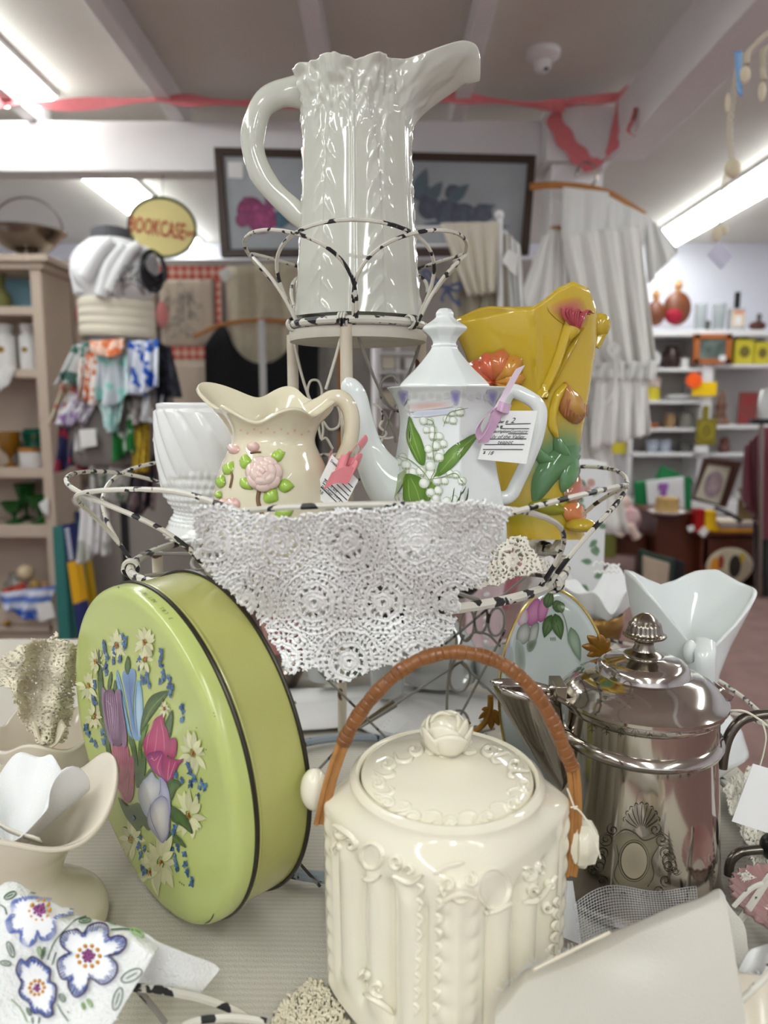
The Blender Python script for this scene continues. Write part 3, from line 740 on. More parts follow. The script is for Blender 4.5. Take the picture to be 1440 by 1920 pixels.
def bell(x, y, r):
    d.disc((x, y), r, (0.88, 0.90, 0.84), (0.46, 0.52, 0.36), 14, h=0.0)
    d.disc((x - r * .15, y - r * .2), r * .62, (0.95, 0.96, 0.93), (0.84, 0.86, 0.80), 12)
    for k in range(3): d.disc((x + (k - 1) * r * .5, y + r * .72), r * .22, (0.4, 0.46, 0.28), (0.3, 0.36, 0.2), 6)
for x, y, r in ((795, 788, 8), (806, 790, 8), (812, 806, 8), (800, 806, 7), (824, 818, 8), (812, 818, 8), (832, 832, 8), (818, 836, 9), (804, 842, 8), (826, 848, 8), (838, 786, 8), (850, 788, 8), (862, 772, 9), (848, 775, 6), (808, 852, 9), (824, 858, 9), (808, 874, 10), (756, 858, 9), (748, 866, 8), (762, 872, 9), (775, 886, 9), (790, 884, 10), (808, 892, 12), (820, 902, 9), (796, 906, 10), (788, 898, 8), (834, 902, 8), (844, 888, 8), (856, 890, 8), (866, 902, 8), (822, 920, 9), (808, 924, 9), (818, 935, 8), (838, 940, 9), (852, 936, 8), (824, 948, 9)):
    bell(x, y, r)
d.disc((752, 944), 20, (0.90, 0.92, 0.86), (0.5, 0.56, 0.4), 20)
for k in range(4): d.stroke([(742 + k * 7, 932), (746 + k * 5, 944), (748 + k * 4, 956)], 1.4, (0.3, 0.36, 0.16))
d.mb.build('painted_lilies', M('overglaze_paint', rough=0.12, coat=0.3, vcol=True), t)

# ---- yellow flower vase
VY = 0.745
rowsy = [1012, 985, 960, 930, 900, 850, 800, 750, 700, 660, 630, 608]
VL = [946, 944, 936, 930, 925, 915, 905, 895, 885, 870, 856, 842]; VR = [1098, 1092, 1085, 1081, 1080, 1087, 1095, 1104, 1112, 1118, 1121, 1122]
topx = [842, 900, 960, 1000, 1020, 1045, 1075, 1105, 1122]; topy = [606, 596, 582, 579, 566, 545, 532, 545, 596]
t = thing('flower_vase', 'yellow green vase with raised coral flower behind the teapot', 'vase', tuple(aty(1022, 1012, VY)))
nu, nt = 120, 100; P = np.zeros((nt, nu, 3)); C = np.zeros((nt, nu, 3))
yel, ygr, grn = A(*S(210, 178, 52)), A(*S(150, 150, 40)), A(*S(96, 140, 92))
for j in range(nu):
    a = 2 * PI * j / nu; u = (1 - math.cos(a)) / 2; back = math.sin(a) < 0
    xt = 842 + 280 * u; yt = np.interp(xt, topx, topy) + (-14 * math.exp(-((xt - 905) / 40) ** 2) - 4 if back else 0)
    for i in range(nt):
        s = i / (nt - 1); y = 1012 + (yt - 1012) * s
        yy = 1012 - (1012 - 606) * s
        x = np.interp(-yy, [-r for r in rowsy], VL) * (1 - u) + np.interp(-yy, [-r for r in rowsy], VR) * u
        dep = 0.030 + 0.012 * smooth(0.6, 1.0, s) - 0.006 * math.exp(-((s - 0.45) / 0.3) ** 2)
        sq = np.sign(math.sin(a)) * abs(math.sin(a)) ** 0.7
        rib = 0.0045 * math.exp(-((x - (1000 + (1 - s) * 25)) / 5.5) ** 2) * smooth(0.35, 0.6, s) if not back else 0
        P[i, j] = aty(x, y, VY - dep * sq - rib)
        g = smooth(0.18, 0.30, s) * (1 - smooth(0.36, 0.52, s)) * smooth(0.25, 0.6, u)
        c = yel * (1 - g) + grn * g; c = c * (1 - 0.5 * smooth(0.12, 0.05, s) * 0) ; w = smooth(0.25, 0.1, s) * smooth(0.03, 0.1, s); c = c * (1 - .6 * w) + ygr * .6 * w
        C[i, j] = c
v, f = grid(P, cv=True); mb = MB(); mb.add((v, f + [tuple(range(nu))]), C.reshape(-1, 3)); vb = mb.bvh()
vmat = M('yellow_glaze', rough=0.07, coat=0.4, vcol=True, spec=0.6)
mb.build('body', vmat, t, solid=0.004, sharp=80, offset=1)
d = Dec(vb, 0.0003)
cor, cor2, org = A(*S(226, 110, 78)), A(*S(186, 70, 52)), A(*S(214, 150, 60))
d.lift = 0.004
hc = (928, 712)
for a0, L, w, c1 in ((-2.5, 58, 26, cor), (-1.9, 56, 24, cor), (-1.3, 62, 26, A(*S(216, 122, 70))), (-0.7, 66, 26, org), (-0.1, 58, 22, org), (0.5, 60, 20, org), (2.9, 48, 24, cor)):
    e = (hc[0] + L * math.cos(a0), hc[1] + L * math.sin(a0))
    d.leaf((hc[0] - 6 * math.cos(a0), hc[1] - 6 * math.sin(a0)), e, w, c1, c1 * 0.8, h=0.011, tip=0.8)
    for s_ in (-0.16, -0.05, 0.06, 0.17):
        d.lift = 0.009; d.stroke([hc, ((hc[0] + L * .6 * math.cos(a0 + s_)), hc[1] + L * .6 * math.sin(a0 + s_)), (hc[0] + L * .8 * math.cos(a0 + s_ * 1.2), hc[1] + L * .8 * math.sin(a0 + s_ * 1.2))], 2.5, cor2, n=10, h=0.001); d.lift = 0.004
d.lift = 0.001
d.mb.build('coral_flower_relief', vmat, t, sharp=60); d = Dec(vb, 0.001)
# trumpet flower and stem
d.stroke([(1012, 745), (1030, 710), (1045, 672), (1055, 640), (1064, 612)], 15, yel * 0.95, n=24, h=0.007, taper=False)
d.stroke([(1020, 748), (1042, 705), (1060, 668), (1076, 640), (1090, 615)], 7, yel * 0.8, n=20, h=0.004)
d.blob([(1052, 625), (1066, 590), (1088, 600), (1086, 622), (1068, 640), (1056, 645)], yel, yel * .9, h=0.008)
d.blob([(1025, 575), (1050, 560), (1085, 555), (1100, 580), (1098, 612), (1070, 610), (1045, 600)], A(*S(190, 96, 96)), yel * 0.95, h=0.0015)
d.lift = 0.006
for k in range(9):
    x = 1050 + k * 5; d.stroke([(1062 + k * 2, 608 + k), (x, 590 - 3 * (k % 3)), (x + 3 + k, 572 + k * 2 + 4 * (k % 2))], 5, A(*S(186, 84, 92)), n=10, h=0.003)
d.lift = 0.001
# bud on the side
d.blob([(1050, 740), (1056, 715), (1068, 724), (1086, 742), (1092, 765), (1090, 788), (1078, 795), (1060, 785), (1046, 765)], A(*S(196, 150, 70)), A(*S(176, 110, 70)), h=0.013)
d.lift = 0.010
for k in range(8): d.stroke([(1054 + k * 4.6, 746 + k * 1.5), (1052 + k * 4.8, 762), (1050 + k * 5, 780)], 2.6, A(*S(168, 100, 72)), n=8, h=0.001)
d.lift = 0.001
d.blob([(1050, 785), (1085, 795), (1110, 792), (1108, 806), (1098, 830), (1070, 822)], A(*S(160, 140, 84)), A(*S(150, 110, 70)), h=0.007)
d.stroke([(1058, 720), (1042, 750), (1035, 790), (1042, 820)], 16, yel, n=20, h=0.005)
for pts, c in (([(1005, 880), (1035, 845), (1075, 835), (1095, 850), (1060, 880), (1020, 930), (1000, 945), (996, 910)], grn), ([(1000, 830), (1030, 855), (1052, 872), (1010, 868)], grn * 1.1), ([(1040, 815), (1060, 835), (1068, 862), (1040, 850)], grn), ([(990, 945), (1030, 935), (1060, 960), (1020, 965)], ygr), ([(1050, 880), (1075, 850), (1085, 880), (1070, 915), (1050, 920)], grn * 1.15)):
    d.blob(pts, c, c * 0.8, h=0.005)
d.stroke([(1098, 842), (1060, 862), (1038, 895), (1030, 930)], 5, ygr * 1.3, n=18, h=0.003)
d.blob([(1055, 925), (1080, 885), (1088, 905), (1086, 935), (1070, 945)], A(*S(196, 116, 104)), A(*S(150, 120, 80)), h=0.006)
d.blob([(1055, 950), (1085, 940), (1098, 965), (1090, 985), (1060, 975)], A(*S(220, 140, 90)), A(*S(200, 120, 60)), h=0.006)
for k in range(5): d.stroke([(1070, 950), (1082 + k * 2, 960 + k * 3), (1092 + k, 968 + k * 4)], 3, A(*S(226, 170, 130)), n=8, h=0.002)
d.mb.build('trumpet_flower_relief', vmat, t, sharp=60)
mb = MB(); mb.add(ell(aty(1126, 610, VY), (0.010, 0.008, 0.012), 14, 8)); mb.add(tube(pc([(1116, 650), (1128, 628), (1132, 605)], VY), 0.005, 8)); mb.build('side_bud', M('bud_glaze', S(200, 170, 52), 0.08, coat=0.4), t)
mb = MB(); mb.add(ell(aty(895, 665, VY), (0.012, 0.012, 0.008), 14, 8)); mb.build('side_leaf', M('bud_glaze2', S(170, 136, 40), 0.08, coat=0.4), t)
mb = MB(); mb.add(ell(aty(1090, 985, VY - .03), (0.016, 0.012, 0.007), 14, 8)); mb.build('foot_petal', M('bud_glaze'), t)

# ---- price tags with their ribbons
def ink1(mb, O, X, Y, N, w, h):
    k = dict(bold=0.012)
    def tx(s, x, y, sz, sh=0.0, b=0.0): text(mb, s, O + X * w * x + Y * h * y, X, Y, N, h * sz, b, sh)
    tx('Dealer #', .08, .745, .088, b=.012); tx('2', .48, .745, .16, .2); line(mb, O, X, Y, N, w * .38, h * .72, w * .93, h * .735)
    tx('Item #', .08, .645, .088, b=.012); line(mb, O, X, Y, N, w * .30, h * .63, w * .93, h * .63)
    tx('Description:', .07, .545, .088, b=.012); tx('Germany', .52, .545, .095, .3); line(mb, O, X, Y, N, w * .5, h * .525, w * .93, h * .525)
    tx('Lily of the Valley', .10, .43, .105, .3); line(mb, O, X, Y, N, w * .06, h * .415, w * .93, h * .42)
    tx('teapot', .32, .315, .115, .3); line(mb, O, X, Y, N, w * .05, h * .30, w * .92, h * .305)
    line(mb, O, X, Y, N, w * .05, h * .20, w * .92, h * .20); tx('$', .07, .11, .085, .1, .01); tx('18', .17, .09, .11, .3)
price_tag('teapot_price_tag', 'white dealer tag for the lily teapot priced 18 dollars', [aty(922, 770, .602), aty(1008, 770, .602), aty(987, 870, .598), aty(896, 861, .598)], ink1, None)
lil = M('lilac_ribbon', S(206, 168, 196), 0.35, sheen=0.3)
t = thing('lilac_ribbon_bow', 'lilac satin ribbon tied around the teapot handle', 'ribbon', tuple(aty(935, 760, .6)))
def rib(pts, Y, w, side, m, par, name):
    P = cr(pc(pts, Y), 36); sd = np.asarray(side, float)
    sd = unit(sd) if sd.ndim == 1 else sd
    mb = MB(); mb.add(ribbon(P, w, sd, 0.0003)); return mb.build(name, m, par)
rib([(976, 688), (962, 712), (948, 738), (934, 762)], [.60, .60, .60, .598], .008, (1, 0.2, .45), M('lilac_ribbon_pale', S(232, 214, 228), 0.35), t, 'tail')
rib([(936, 760), (922, 770), (905, 786), (896, 805), (902, 820), (914, 806), (924, 786), (932, 764)], [.60, .597, .594, .593, .594, .597, .598, .6], .009, (.5, .7, .45), lil, t, 'loop')
rib([(934, 762), (928, 785), (918, 805), (905, 830)], [.599, .597, .597, .597], .010, (.9, .3, .1), lil, t, 'tail')
rib([(934, 760), (944, 764), (956, 768), (946, 778), (936, 770)], [.597, .594, .604, .61, .6], .008, (.3, .3, 1), lil, t, 'knot')

def ink2(mb, O, X, Y, N, w, h):
    def tx(s, x, y, sz, sh=0.0, b=0.0): text(mb, s, O + X * w * x + Y * h * y, X, Y, N, h * sz, b, sh)
    tx('Dealer #4', .05, .86, .085, b=.012)
    for k in range(6): line(mb, O, X, Y, N, w * .12 if k > 2 else w * .5, h * (.78 - k * .1), w * .95, h * (.78 - k * .1), 0.0007)
    tx('peach art', .12, .42, .10, .3); tx('1972', .55, .33, .10, .2); tx('pitcher', .12, .29, .11, .3); tx('$18', .04, .16, .11, .2)
price_tag('pitcher_price_tag', 'white dealer tag hanging from the pitcher handle by pink ribbon', [aty(629, 846, .585), aty(671, 900, .583), aty(638, 961, .57), aty(585, 928, .572)][0:0] or [aty(622, 852, .576), aty(672, 900, .572), aty(640, 962, .564), aty(585, 929, .566)], ink2, None)
pkr = M('pink_satin', S(228, 134, 140), 0.5, sheen=0.4)
t = thing('pink_ribbon_bow', 'pink ribbon bow knotted on the pitcher handle', 'ribbon', tuple(aty(640, 870, .58)))
rib([(645, 872), (655, 850), (668, 835), (678, 824), (682, 834), (672, 850), (655, 868), (648, 874)], [0.571, 0.568, 0.566, 0.565, 0.568, 0.571, 0.573, 0.573], .011, (.5, .6, .6), pkr, t, 'loop')
rib([(648, 874), (652, 860), (644, 866), (636, 868), (646, 878)], [0.566, 0.561, 0.559, 0.561, 0.566], .012, (.3, .2, 1), pkr, t, 'knot')
rib([(648, 870), (662, 880), (658, 892), (640, 890), (625, 896), (614, 902)], [0.565, 0.561, 0.560, 0.557, 0.555, 0.553], .014, (.45, .2, .9), pkr, t, 'tail')
rib([(622, 852), (616, 862), (622, 872), (640, 872)], [0.603, 0.591, 0.581, 0.569], .011, (.2, .5, 1), pkr, t, 'loop')
rib([(652, 872), (662, 862), (672, 862), (664, 885)], [0.567, 0.563, 0.565, 0.569], .010, (.6, .2, .8), pkr, t, 'tail')
# ================================================================== biscuit tin
TC = A(-0.1868, 0.5416, 0.8846); Tn = unit(A(-0.7217, -0.6898, -0.0578)); TR = 0.1325
Ta = unit(np.cross(Tn, A(0, 0, 1))); Tb = np.cross(Ta, Tn)
def axlathe(prof, seg, n=0):
    v, f = lathe(prof, seg, n=n); v = np.asarray(v)
    return TC + v[:, :1] * Ta + v[:, 1:2] * Tb + v[:, 2:3] * Tn, f
lime = M('lime_enamel', S(188, 200, 120), 0.22, coat=0.25, noise=(16, 0.12), col2=S(168, 176, 96))
lime2 = M('lime_enamel_side', S(178, 178, 106), 0.25, coat=0.2, noise=(9, 0.3), col2=S(176, 170, 96))
bead = M('tin_bead', S(62, 58, 50), 0.35, metal=0.7)
t = thing('biscuit_tin', 'round lime green tin standing on edge, lid painted with tulips', 'tin', (TC[0], TC[1], TZ))
mb = MB(); mb.add(axlathe([(0, -0.0005), (0.06, -0.0003), (0.120, 0), (0.1255, 0.0002), (0.1295, -0.001), (0.1315, -0.0035), (0.1325, -0.007), (0.1328, -0.0145)], 160)); tinb = mb.bvh(); lidt = mb.build('lid', lime, t, sharp=60)
mb = MB(); mb.add(axlathe([(0.1318, -0.0150), (0.1312, -0.030), (0.1318, -0.0590), (0.0, -0.0595)], 160)); mb.build('body', lime2, t, sharp=50)
for h, nm in ((-0.0148, 'lid_rim'), (-0.0178, 'body_bead'), (-0.0590, 'base_rim')):
    mb = MB(); mb.add(tube(TC + Tn * h + 0.1328 * (np.cos(np.linspace(0, 2 * PI, 160, endpoint=False))[:, None] * Ta + np.sin(np.linspace(0, 2 * PI, 160, endpoint=False))[:, None] * Tb), 0.0017 if nm != 'body_bead' else 0.0010, 8, closed=True)); mb.build(nm, bead if nm != 'body_bead' else lime2, t)
def onplane(px, py, off):
    d = ray(px, py); o = TC + Tn * off; return EYE + d * (((o - EYE) @ Tn) / (d @ Tn))
q0 = onplane(326, 1176, -0.009) - TC; f0 = math.atan2(q0 @ Tb, q0 @ Ta); q1 = onplane(262, 1100, -0.009) - TC; f1 = math.atan2(q1 @ Tb, q1 @ Ta)
mi = MB(); s_ = '3 LBS. NET WEIGHT'
for k, ch in enumerate(s_):
    if ch == ' ': continue
    f = f0 + (f1 - f0) * k / (len(s_) - 1); rad = math.cos(f) * Ta + math.sin(f) * Tb; X = unit((-math.sin(f) * Ta + math.cos(f) * Tb) * np.sign(f1 - f0)); Y = np.cross(rad, X)
    text(mi, ch, TC + rad * 0.1326 - Tn * (0.0075 if Y @ Tn > 0 else 0.0045), X, Y, rad, 0.0042)
mi.build('weight_lettering', M('faded_ink', S(104, 112, 76), 0.5), lidt, smooth=False)
d = Dec(tinb, 0.00025)
def Q(x, y): return (120 + x / 3.49, 1150 + y / 3.49)
def QL(l): return [Q(*p) for p in l]
base = A(*S(188, 200, 120)); rr_ = random.Random(3)
dw = A(*S(224, 222, 180))
def daisy(x, y, r, n=11, k0=0.0, fade=0.35):
    c = Q(x, y)
    for i in range(n):
        a = k0 + i * 2 * PI / n + rr_.uniform(-.15, .15); L = r * rr_.uniform(.75, 1.15)
        e = Q(x + L * math.cos(a) * 0.72, y + L * math.sin(a) * 1.15); s0 = Q(x + .15 * L * math.cos(a), y + .2 * L * math.sin(a))
        cc = dw * (1 - fade * rr_.random()) + base * fade * rr_.random() * 0.8
        d.leaf(s0, e, r / 3.49 * 0.15, cc, cc * 0.75 + base * 0.25, bend=rr_.uniform(-.1, .1))
        d.stroke([s0, e], 0.8, A(*S(214, 206, 176)), n=6)
    for i in range(14):
        d.stroke([Q(x + rr_.uniform(-13, 13), y + rr_.uniform(-24, 24)), Q(x + rr_.uniform(-13, 13), y + rr_.uniform(-20, 28))], 1.3, A(*S(*rr_.choice([(176, 92, 30), (120, 62, 24), (214, 150, 50)]))), n=5)
for x, y, r, n in ((348, 205, 95, 11), (535, 185, 110, 12), (212, 315, 75, 10), (163, 470, 100, 11), (203, 675, 90, 10), (665, 620, 55, 8), (848, 910, 135, 12), (822, 1320, 150, 13), (640, 1630, 170, 14), (570, 1690, 150, 9), (443, 1475, 130, 10)):
    daisy(x, y, r, n, rr_.random())
daisy(535, 300, 90, 7, 1.0)
bl = [A(*S(52, 104, 156)), A(*S(40, 84, 136)), A(*S(84, 132, 176))]
def floret(x, y, s=1.0, n=5):
    for i in range(n):
        a = rr_.uniform(0, 2 * PI); L = rr_.uniform(30, 52) * s; c = rr_.choice(bl)
        d.leaf(Q(x, y), Q(x + L * .5 * math.cos(a), y + L * math.sin(a)), 3.0 * s, c, c * 0.8, tip=1.8)
for x, y in ((268, 200), (275, 235), (285, 290), (275, 350), (285, 390), (325, 250), (330, 310), (390, 140), (405, 160), (400, 205), (370, 300), (495, 305), (500, 350), (545, 400), (530, 450), (515, 430), (560, 460), (645, 250), (640, 300), (640, 350), (650, 390), (655, 420), (695, 420), (690, 470), (715, 480), (640, 450), (700, 520), (775, 600), (780, 640), (775, 680), (205, 460), (195, 510), (195, 550), (210, 580), (150, 740), (160, 790), (180, 840), (210, 860), (255, 770), (265, 830), (820, 990), (830, 1040), (860, 1080), (835, 1110), (905, 1110), (890, 1150), (930, 1140), (880, 1200), (775, 1090), (740, 1060), (735, 1400), (720, 1420), (710, 1530), (745, 1530), (790, 1570), (730, 1600), (740, 1660), (800, 1640), (815, 1690), (845, 1740), (835, 1770), (480, 1400), (500, 1450), (490, 1520), (510, 1580), (520, 1650), (535, 1690), (470, 1350), (455, 1320), (525, 1540)):
    floret(x, y, 0.85)
G1, G2 = A(*S(74, 108, 48)), A(*S(40, 70, 36))
d.blob(QL([(232, 228), (252, 380), (262, 480), (280, 700), (310, 900), (330, 1080), (318, 1080), (285, 920), (245, 680), (226, 500), (224, 360)]), G1, G2, 30)
d.blob(QL([(422, 276), (438, 320), (432, 380), (418, 400), (402, 360), (405, 320)]), G1, G2)
d.blob(QL([(312, 378), (318, 430), (305, 490), (290, 490), (292, 440)]), G1, G2); d.blob(QL([(338, 430), (352, 490), (340, 510), (325, 500)]), G1, G2)
d.blob(QL([(690, 508), (660, 560), (600, 640), (545, 720), (510, 800), (505, 740), (530, 620), (570, 545), (630, 512)]), G1, G2, 30); d.stroke(QL([(670, 525), (580, 620), (520, 740)]), 1.2, A(*S(140, 164, 90)))
d.blob(QL([(712, 630), (718, 700), (705, 780), (694, 812), (675, 760), (665, 720), (690, 670)]), G1, G2); d.blob(QL([(560, 720), (540, 780), (520, 860), (500, 860), (520, 770)]), G1 * 1.6, G1)
for a, b in (((455, 820), (485, 1140)), ((500, 830), (495, 1140)), ((530, 900), (510, 1130)), ((430, 800), (470, 960)), ((580, 1010), (520, 1100))): d.stroke(QL([a, ((a[0] + b[0]) / 2 + 6, (a[1] + b[1]) / 2), b]), 7, G1, col2=G2)
d.blob(QL([(360, 1200), (420, 1260), (480, 1240), (560, 1290), (590, 1380), (560, 1420), (520, 1380), (490, 1420), (440, 1370), (400, 1310)]), G2, G1 * .9, 30)
d.blob(QL([(690, 1090), (740, 1085), (778, 1115), (740, 1150), (710, 1220), (690, 1170)]), G1, G2); d.blob(QL([(700, 1260), (760, 1280), (815, 1340), (850, 1440), (780, 1390), (710, 1350)]), G1, G2, 24); d.blob(QL([(690, 1440), (750, 1450), (808, 1530), (740, 1500), (680, 1500)]), G1, G2)
def tulip(parts, strokes=(), sc=None, sw=0.9):
    for pts, c1, c2, e in parts: d.blob(QL(pts), A(*S(*c1)), A(*S(*c2)), 34, edge=A(*S(*e)) if e else None)
    for s in strokes: d.stroke(QL(s), sw, A(*S(*sc)), n=12)
tulip([([(262, 480), (300, 560), (310, 700), (330, 860), (300, 830), (275, 720), (256, 560)], (122, 84, 124), (150, 116, 150), None),
       ([(350, 500), (380, 510), (390, 600), (415, 760), (418, 850), (395, 870), (350, 700), (340, 560)], (108, 66, 104), (140, 100, 138), None),
       ([(270, 530), (290, 498), (330, 500), (350, 580), (380, 720), (385, 850), (340, 860), (305, 780), (275, 640)], (126, 82, 122), (92, 56, 92), None)],
      [[(285 + k * 13, 515), (292 + k * 13 + k, 640), (318 + k * 9, 820)] for k in range(6)] + [[(285 + k * 16, 560 + k * 10), (325 + k * 9, 620), (330 + k * 8, 760)] for k in range(5)], (196, 160, 190))
tulip([([(348, 370), (372, 430), (400, 560), (430, 740), (450, 820), (410, 760), (370, 600), (345, 460)], (150, 188, 206), (120, 164, 196), None),
       ([(480, 440), (510, 490), (520, 640), (515, 780), (490, 832), (465, 780), (462, 600)], (176, 206, 222), (110, 160, 200), None),
       ([(390, 380), (420, 366), (455, 362), (474, 400), (462, 500), (455, 640), (485, 820), (450, 800), (425, 640), (400, 500), (384, 430)], (92, 124, 172), (122, 156, 200), None)],
      [[(428, 400), (440, 560), (470, 780)], [(352, 400), (395, 570), (440, 790)], [(480, 460), (470, 620), (485, 800)]], (62, 92, 146))
tulip([([(322, 800), (345, 870), (350, 1000), (360, 1150), (335, 1100), (318, 940)], (176, 84, 112), (190, 104, 130), None),
       ([(430, 950), (468, 935), (462, 1080), (455, 1200), (420, 1240), (390, 1200), (410, 1060)], (178, 88, 116), (156, 62, 96), None),
       ([(340, 880), (385, 858), (420, 870), (432, 960), (410, 1080), (395, 1220), (360, 1140), (345, 1020)], (160, 64, 98), (182, 96, 124), None)],
      [[(350 + k * 14, 880), (360 + k * 12, 960), (366 + k * 7, 1100)] for k in range(6)] + [[(440, 960), (430, 1080), (415, 1210)], [(350, 1060), (375, 1150), (400, 1225)]], (216, 140, 160))
tulip([([(690, 830), (735, 815), (745, 870), (730, 940), (690, 930)], (186, 62, 112), (150, 40, 92), None),
       ([(655, 662), (662, 720), (690, 780), (695, 900), (660, 960), (600, 1010), (560, 980), (525, 880), (530, 820), (570, 760), (600, 690)], (196, 74, 122), (164, 46, 100), None),
       ([(650, 920), (700, 945), (750, 955), (792, 950), (750, 1000), (730, 1050), (690, 1110), (640, 1060), (640, 980)], (178, 58, 110), (146, 40, 100), None),
       ([(545, 930), (600, 900), (655, 905), (650, 990), (660, 1060), (685, 1105), (620, 1060), (575, 1010)], (190, 70, 122), (120, 44, 110), None)],
      [[(600, 700), (560, 800), (545, 900)], [(640, 690), (660, 800), (665, 900)], [(620, 730), (610, 850), (600, 905)], [(650, 920), (620, 1000), (640, 1060)], [(700, 960), (690, 1040), (688, 1090)], [(740, 965), (715, 1030), (695, 1090)], [(580, 930), (600, 960), (630, 930)], [(575, 950), (595, 945)]], (232, 150, 184), 1.2)
tulip([([(630, 1075), (680, 1110), (705, 1220), (700, 1330), (650, 1250)], (176, 178, 200), (140, 142, 176), None),
       ([(585, 1034), (610, 1070), (650, 1110), (640, 1190), (600, 1240), (560, 1330), (520, 1280), (492, 1180), (520, 1100), (550, 1070)], (206, 206, 206), (150, 158, 180), None),
       ([(560, 1290), (600, 1220), (650, 1190), (690, 1220), (702, 1340), (695, 1440), (655, 1500), (600, 1440), (560, 1380)], (212, 208, 200), (140, 138, 168), None)],
      [[(640, 1080), (640, 1150), (630, 1190)], [(575, 1240), (580, 1340), (640, 1480)], [(600, 1225), (650, 1192), (690, 1220)], [(700, 1340), (690, 1440), (655, 1495)], [(640, 1230), (650, 1350), (650, 1460)]], (120, 116, 150), 1.3)
d.stroke(QL([(583, 940), (600, 935), (618, 915)]), 2.4, A(*S(250, 230, 236)))
for k in range(5): d.stroke(QL([(590 + k * 18, 1480), (600 + k * 14, 1560), (620 + k * 6, 1620)]), 1.6, dw, n=8)
d.stroke([(382, 1733), (395, 1725), (402, 1712)], 2.2, A(*S(70, 76, 44))); 
for x, y in ((337, 1652), (341, 1655), (345, 1657)): d.stroke([(x, y), (x + 1.5, y + 4)], 1.2, A(*S(60, 60, 40)), n=5)
for x, y in ((223, 1102), (370, 1364), (401, 1337), (403, 1343), (388, 1405)): d.disc((x, y), 1.2, (0.05, 0.05, 0.04), (0.1, 0.1, 0.08), 6)
d.mb.build('printed_bouquet', M('tin_print', rough=0.25, coat=0.25, vcol=True), lidt)

# ================================================================== cookie jar
jc = M('ivory_glaze', S(234, 228, 208), 0.07, coat=0.35, noise=(12, 0.2), col2=S(226, 208, 176))
JX, JY, JZ = 0.0415, 0.463, TZ + 0.0085
t = thing('cookie_jar', 'ivory fluted square cookie jar with scroll relief and cane handle', 'cookie jar', (JX, JY, JZ))
JH = 0.152
def jr(a, s):
    """Radius of the body at angle a and height share s: square with rounded corners, one corner to the viewer."""
    ph = a + PI / 2
    c, q = np.abs(np.cos(ph)), np.abs(np.sin(ph)); p = 1.28
    sq = (c ** p + q ** p) ** (-1 / p)                # a square standing on its corner
    rr = sq * 0.0815
    side = np.mod(a, PI / 2) / (PI / 2)               # 0..1 along one face
    u = (side - 0.5) * 2
    fl = (np.abs(np.cos(u * PI * 1.5 / 0.74)) ** 0.8 * 1.6 - .6) * (np.abs(u) < 0.74)
    w = smooth(0.08, 0.2, s) * (1 - smooth(0.72, 0.80, s))
    rr = rr + 0.0052 * fl * w - 0.003 * w * (np.abs(u) < 0.72)
    rr = rr * (1.02 - 0.03 * (1 - s)) + 0.002 * np.exp(-((np.abs(u) - 0.86) / 0.05) ** 2) * np.abs(np.sin(s * 34)) * (s < 0.86)
    cr_ = 0.0625
    k = smooth(0.86, 0.985, s)
    return rr * (1 - k) + np.minimum(rr, cr_ + 0.0015) * k
SEG = 320; a = np.arange(SEG) * 2 * PI / SEG; rows = []
hs = np.concatenate([np.linspace(0, 0.86, 70), np.linspace(0.87, 1.0, 24)])
for s in hs:
    r = jr(a, s); z = JH * (s if s < 0.9 else 0.9 + (s - 0.9) * (0.9)); rows.append(np.stack([r * np.cos(a), r * np.sin(a) * 1.10, np.full(SEG, z)], 1))
for rr_i, z in ((0.0615, JH + 0.000), (0.0602, JH + 0.0015), (0.0585, JH + 0.001), (0.0575, JH - 0.003), (0.0568, JH - 0.008)):
    rows.append(np.stack([rr_i * np.cos(a), rr_i * np.sin(a) * 1.10, np.full(SEG, z)], 1))
v, f = grid(np.array(rows), cv=True); f = [(q[0], q[3], q[2], q[1]) for q in f]; f.append(tuple(range(SEG))[::-1]); f.append(tuple(range(len(v) - SEG, len(v))))
mb = MB(); mb.add((v + A(JX, JY, JZ), f)); jb = mb.bvh(); mb.build('body', jc, t, sharp=60)
d = Dec(jb, -0.0003)
jcol = (1, 1, 1)
def curl(pts, w=10, h=0.0024): d.stroke(pts, w, jcol, n=22, h=h)
def swirl(cx, cy, r, a0, turns, w=9, h=0.0024, sq=1.0):
    q = np.linspace(0, turns * 2 * PI, 22); d.stroke([(cx + r * (1 - .8 * k / (turns * 2 * PI)) * math.cos(a0 + k), cy + sq * r * (1 - .8 * k / (turns * 2 * PI)) * math.sin(a0 + k)) for k in q], w, jcol, n=30, h=h)
for (x, y, r) in ((697, 1605, 24), (925, 1665, 36)):
    q = np.linspace(0, 2 * PI, 20); d.stroke([(x + r * .85 * math.cos(k), y + r * 1.0 * math.sin(k)) for k in q], 9, jcol, n=30, h=0.0022, taper=False)
for args in ((640, 1560, 14, 0, 1), (632, 1590, 10, 2, 1), (660, 1585, 12, 4, 1), (745, 1615, 14, 1, 1.2), (768, 1632, 12, 3, 1), (842, 1660, 16, 2, 1.2), (880, 1650, 14, 5, 1), (862, 1680, 12, 0, 1), (990, 1640, 16, 4, 1.2), (1015, 1625, 12, 1, 1), (1000, 1668, 12, 2, 1), (614, 1540, 10, 1, 1), (1030, 1660, 10, 3, 1), (1025, 1700, 11, 0, 1.2)): swirl(*args)
for s_ in ([(628, 1545), (650, 1560), (668, 1575)], [(678, 1645), (697, 1650), (716, 1640)], [(740, 1640), (770, 1655), (795, 1640)], [(830, 1690), (862, 1675), (890, 1680)], [(905, 1710), (930, 1705), (960, 1690)], [(980, 1690), (1010, 1685), (1040, 1640)], [(815, 1640), (840, 1625), (870, 1620)]): curl(s_)
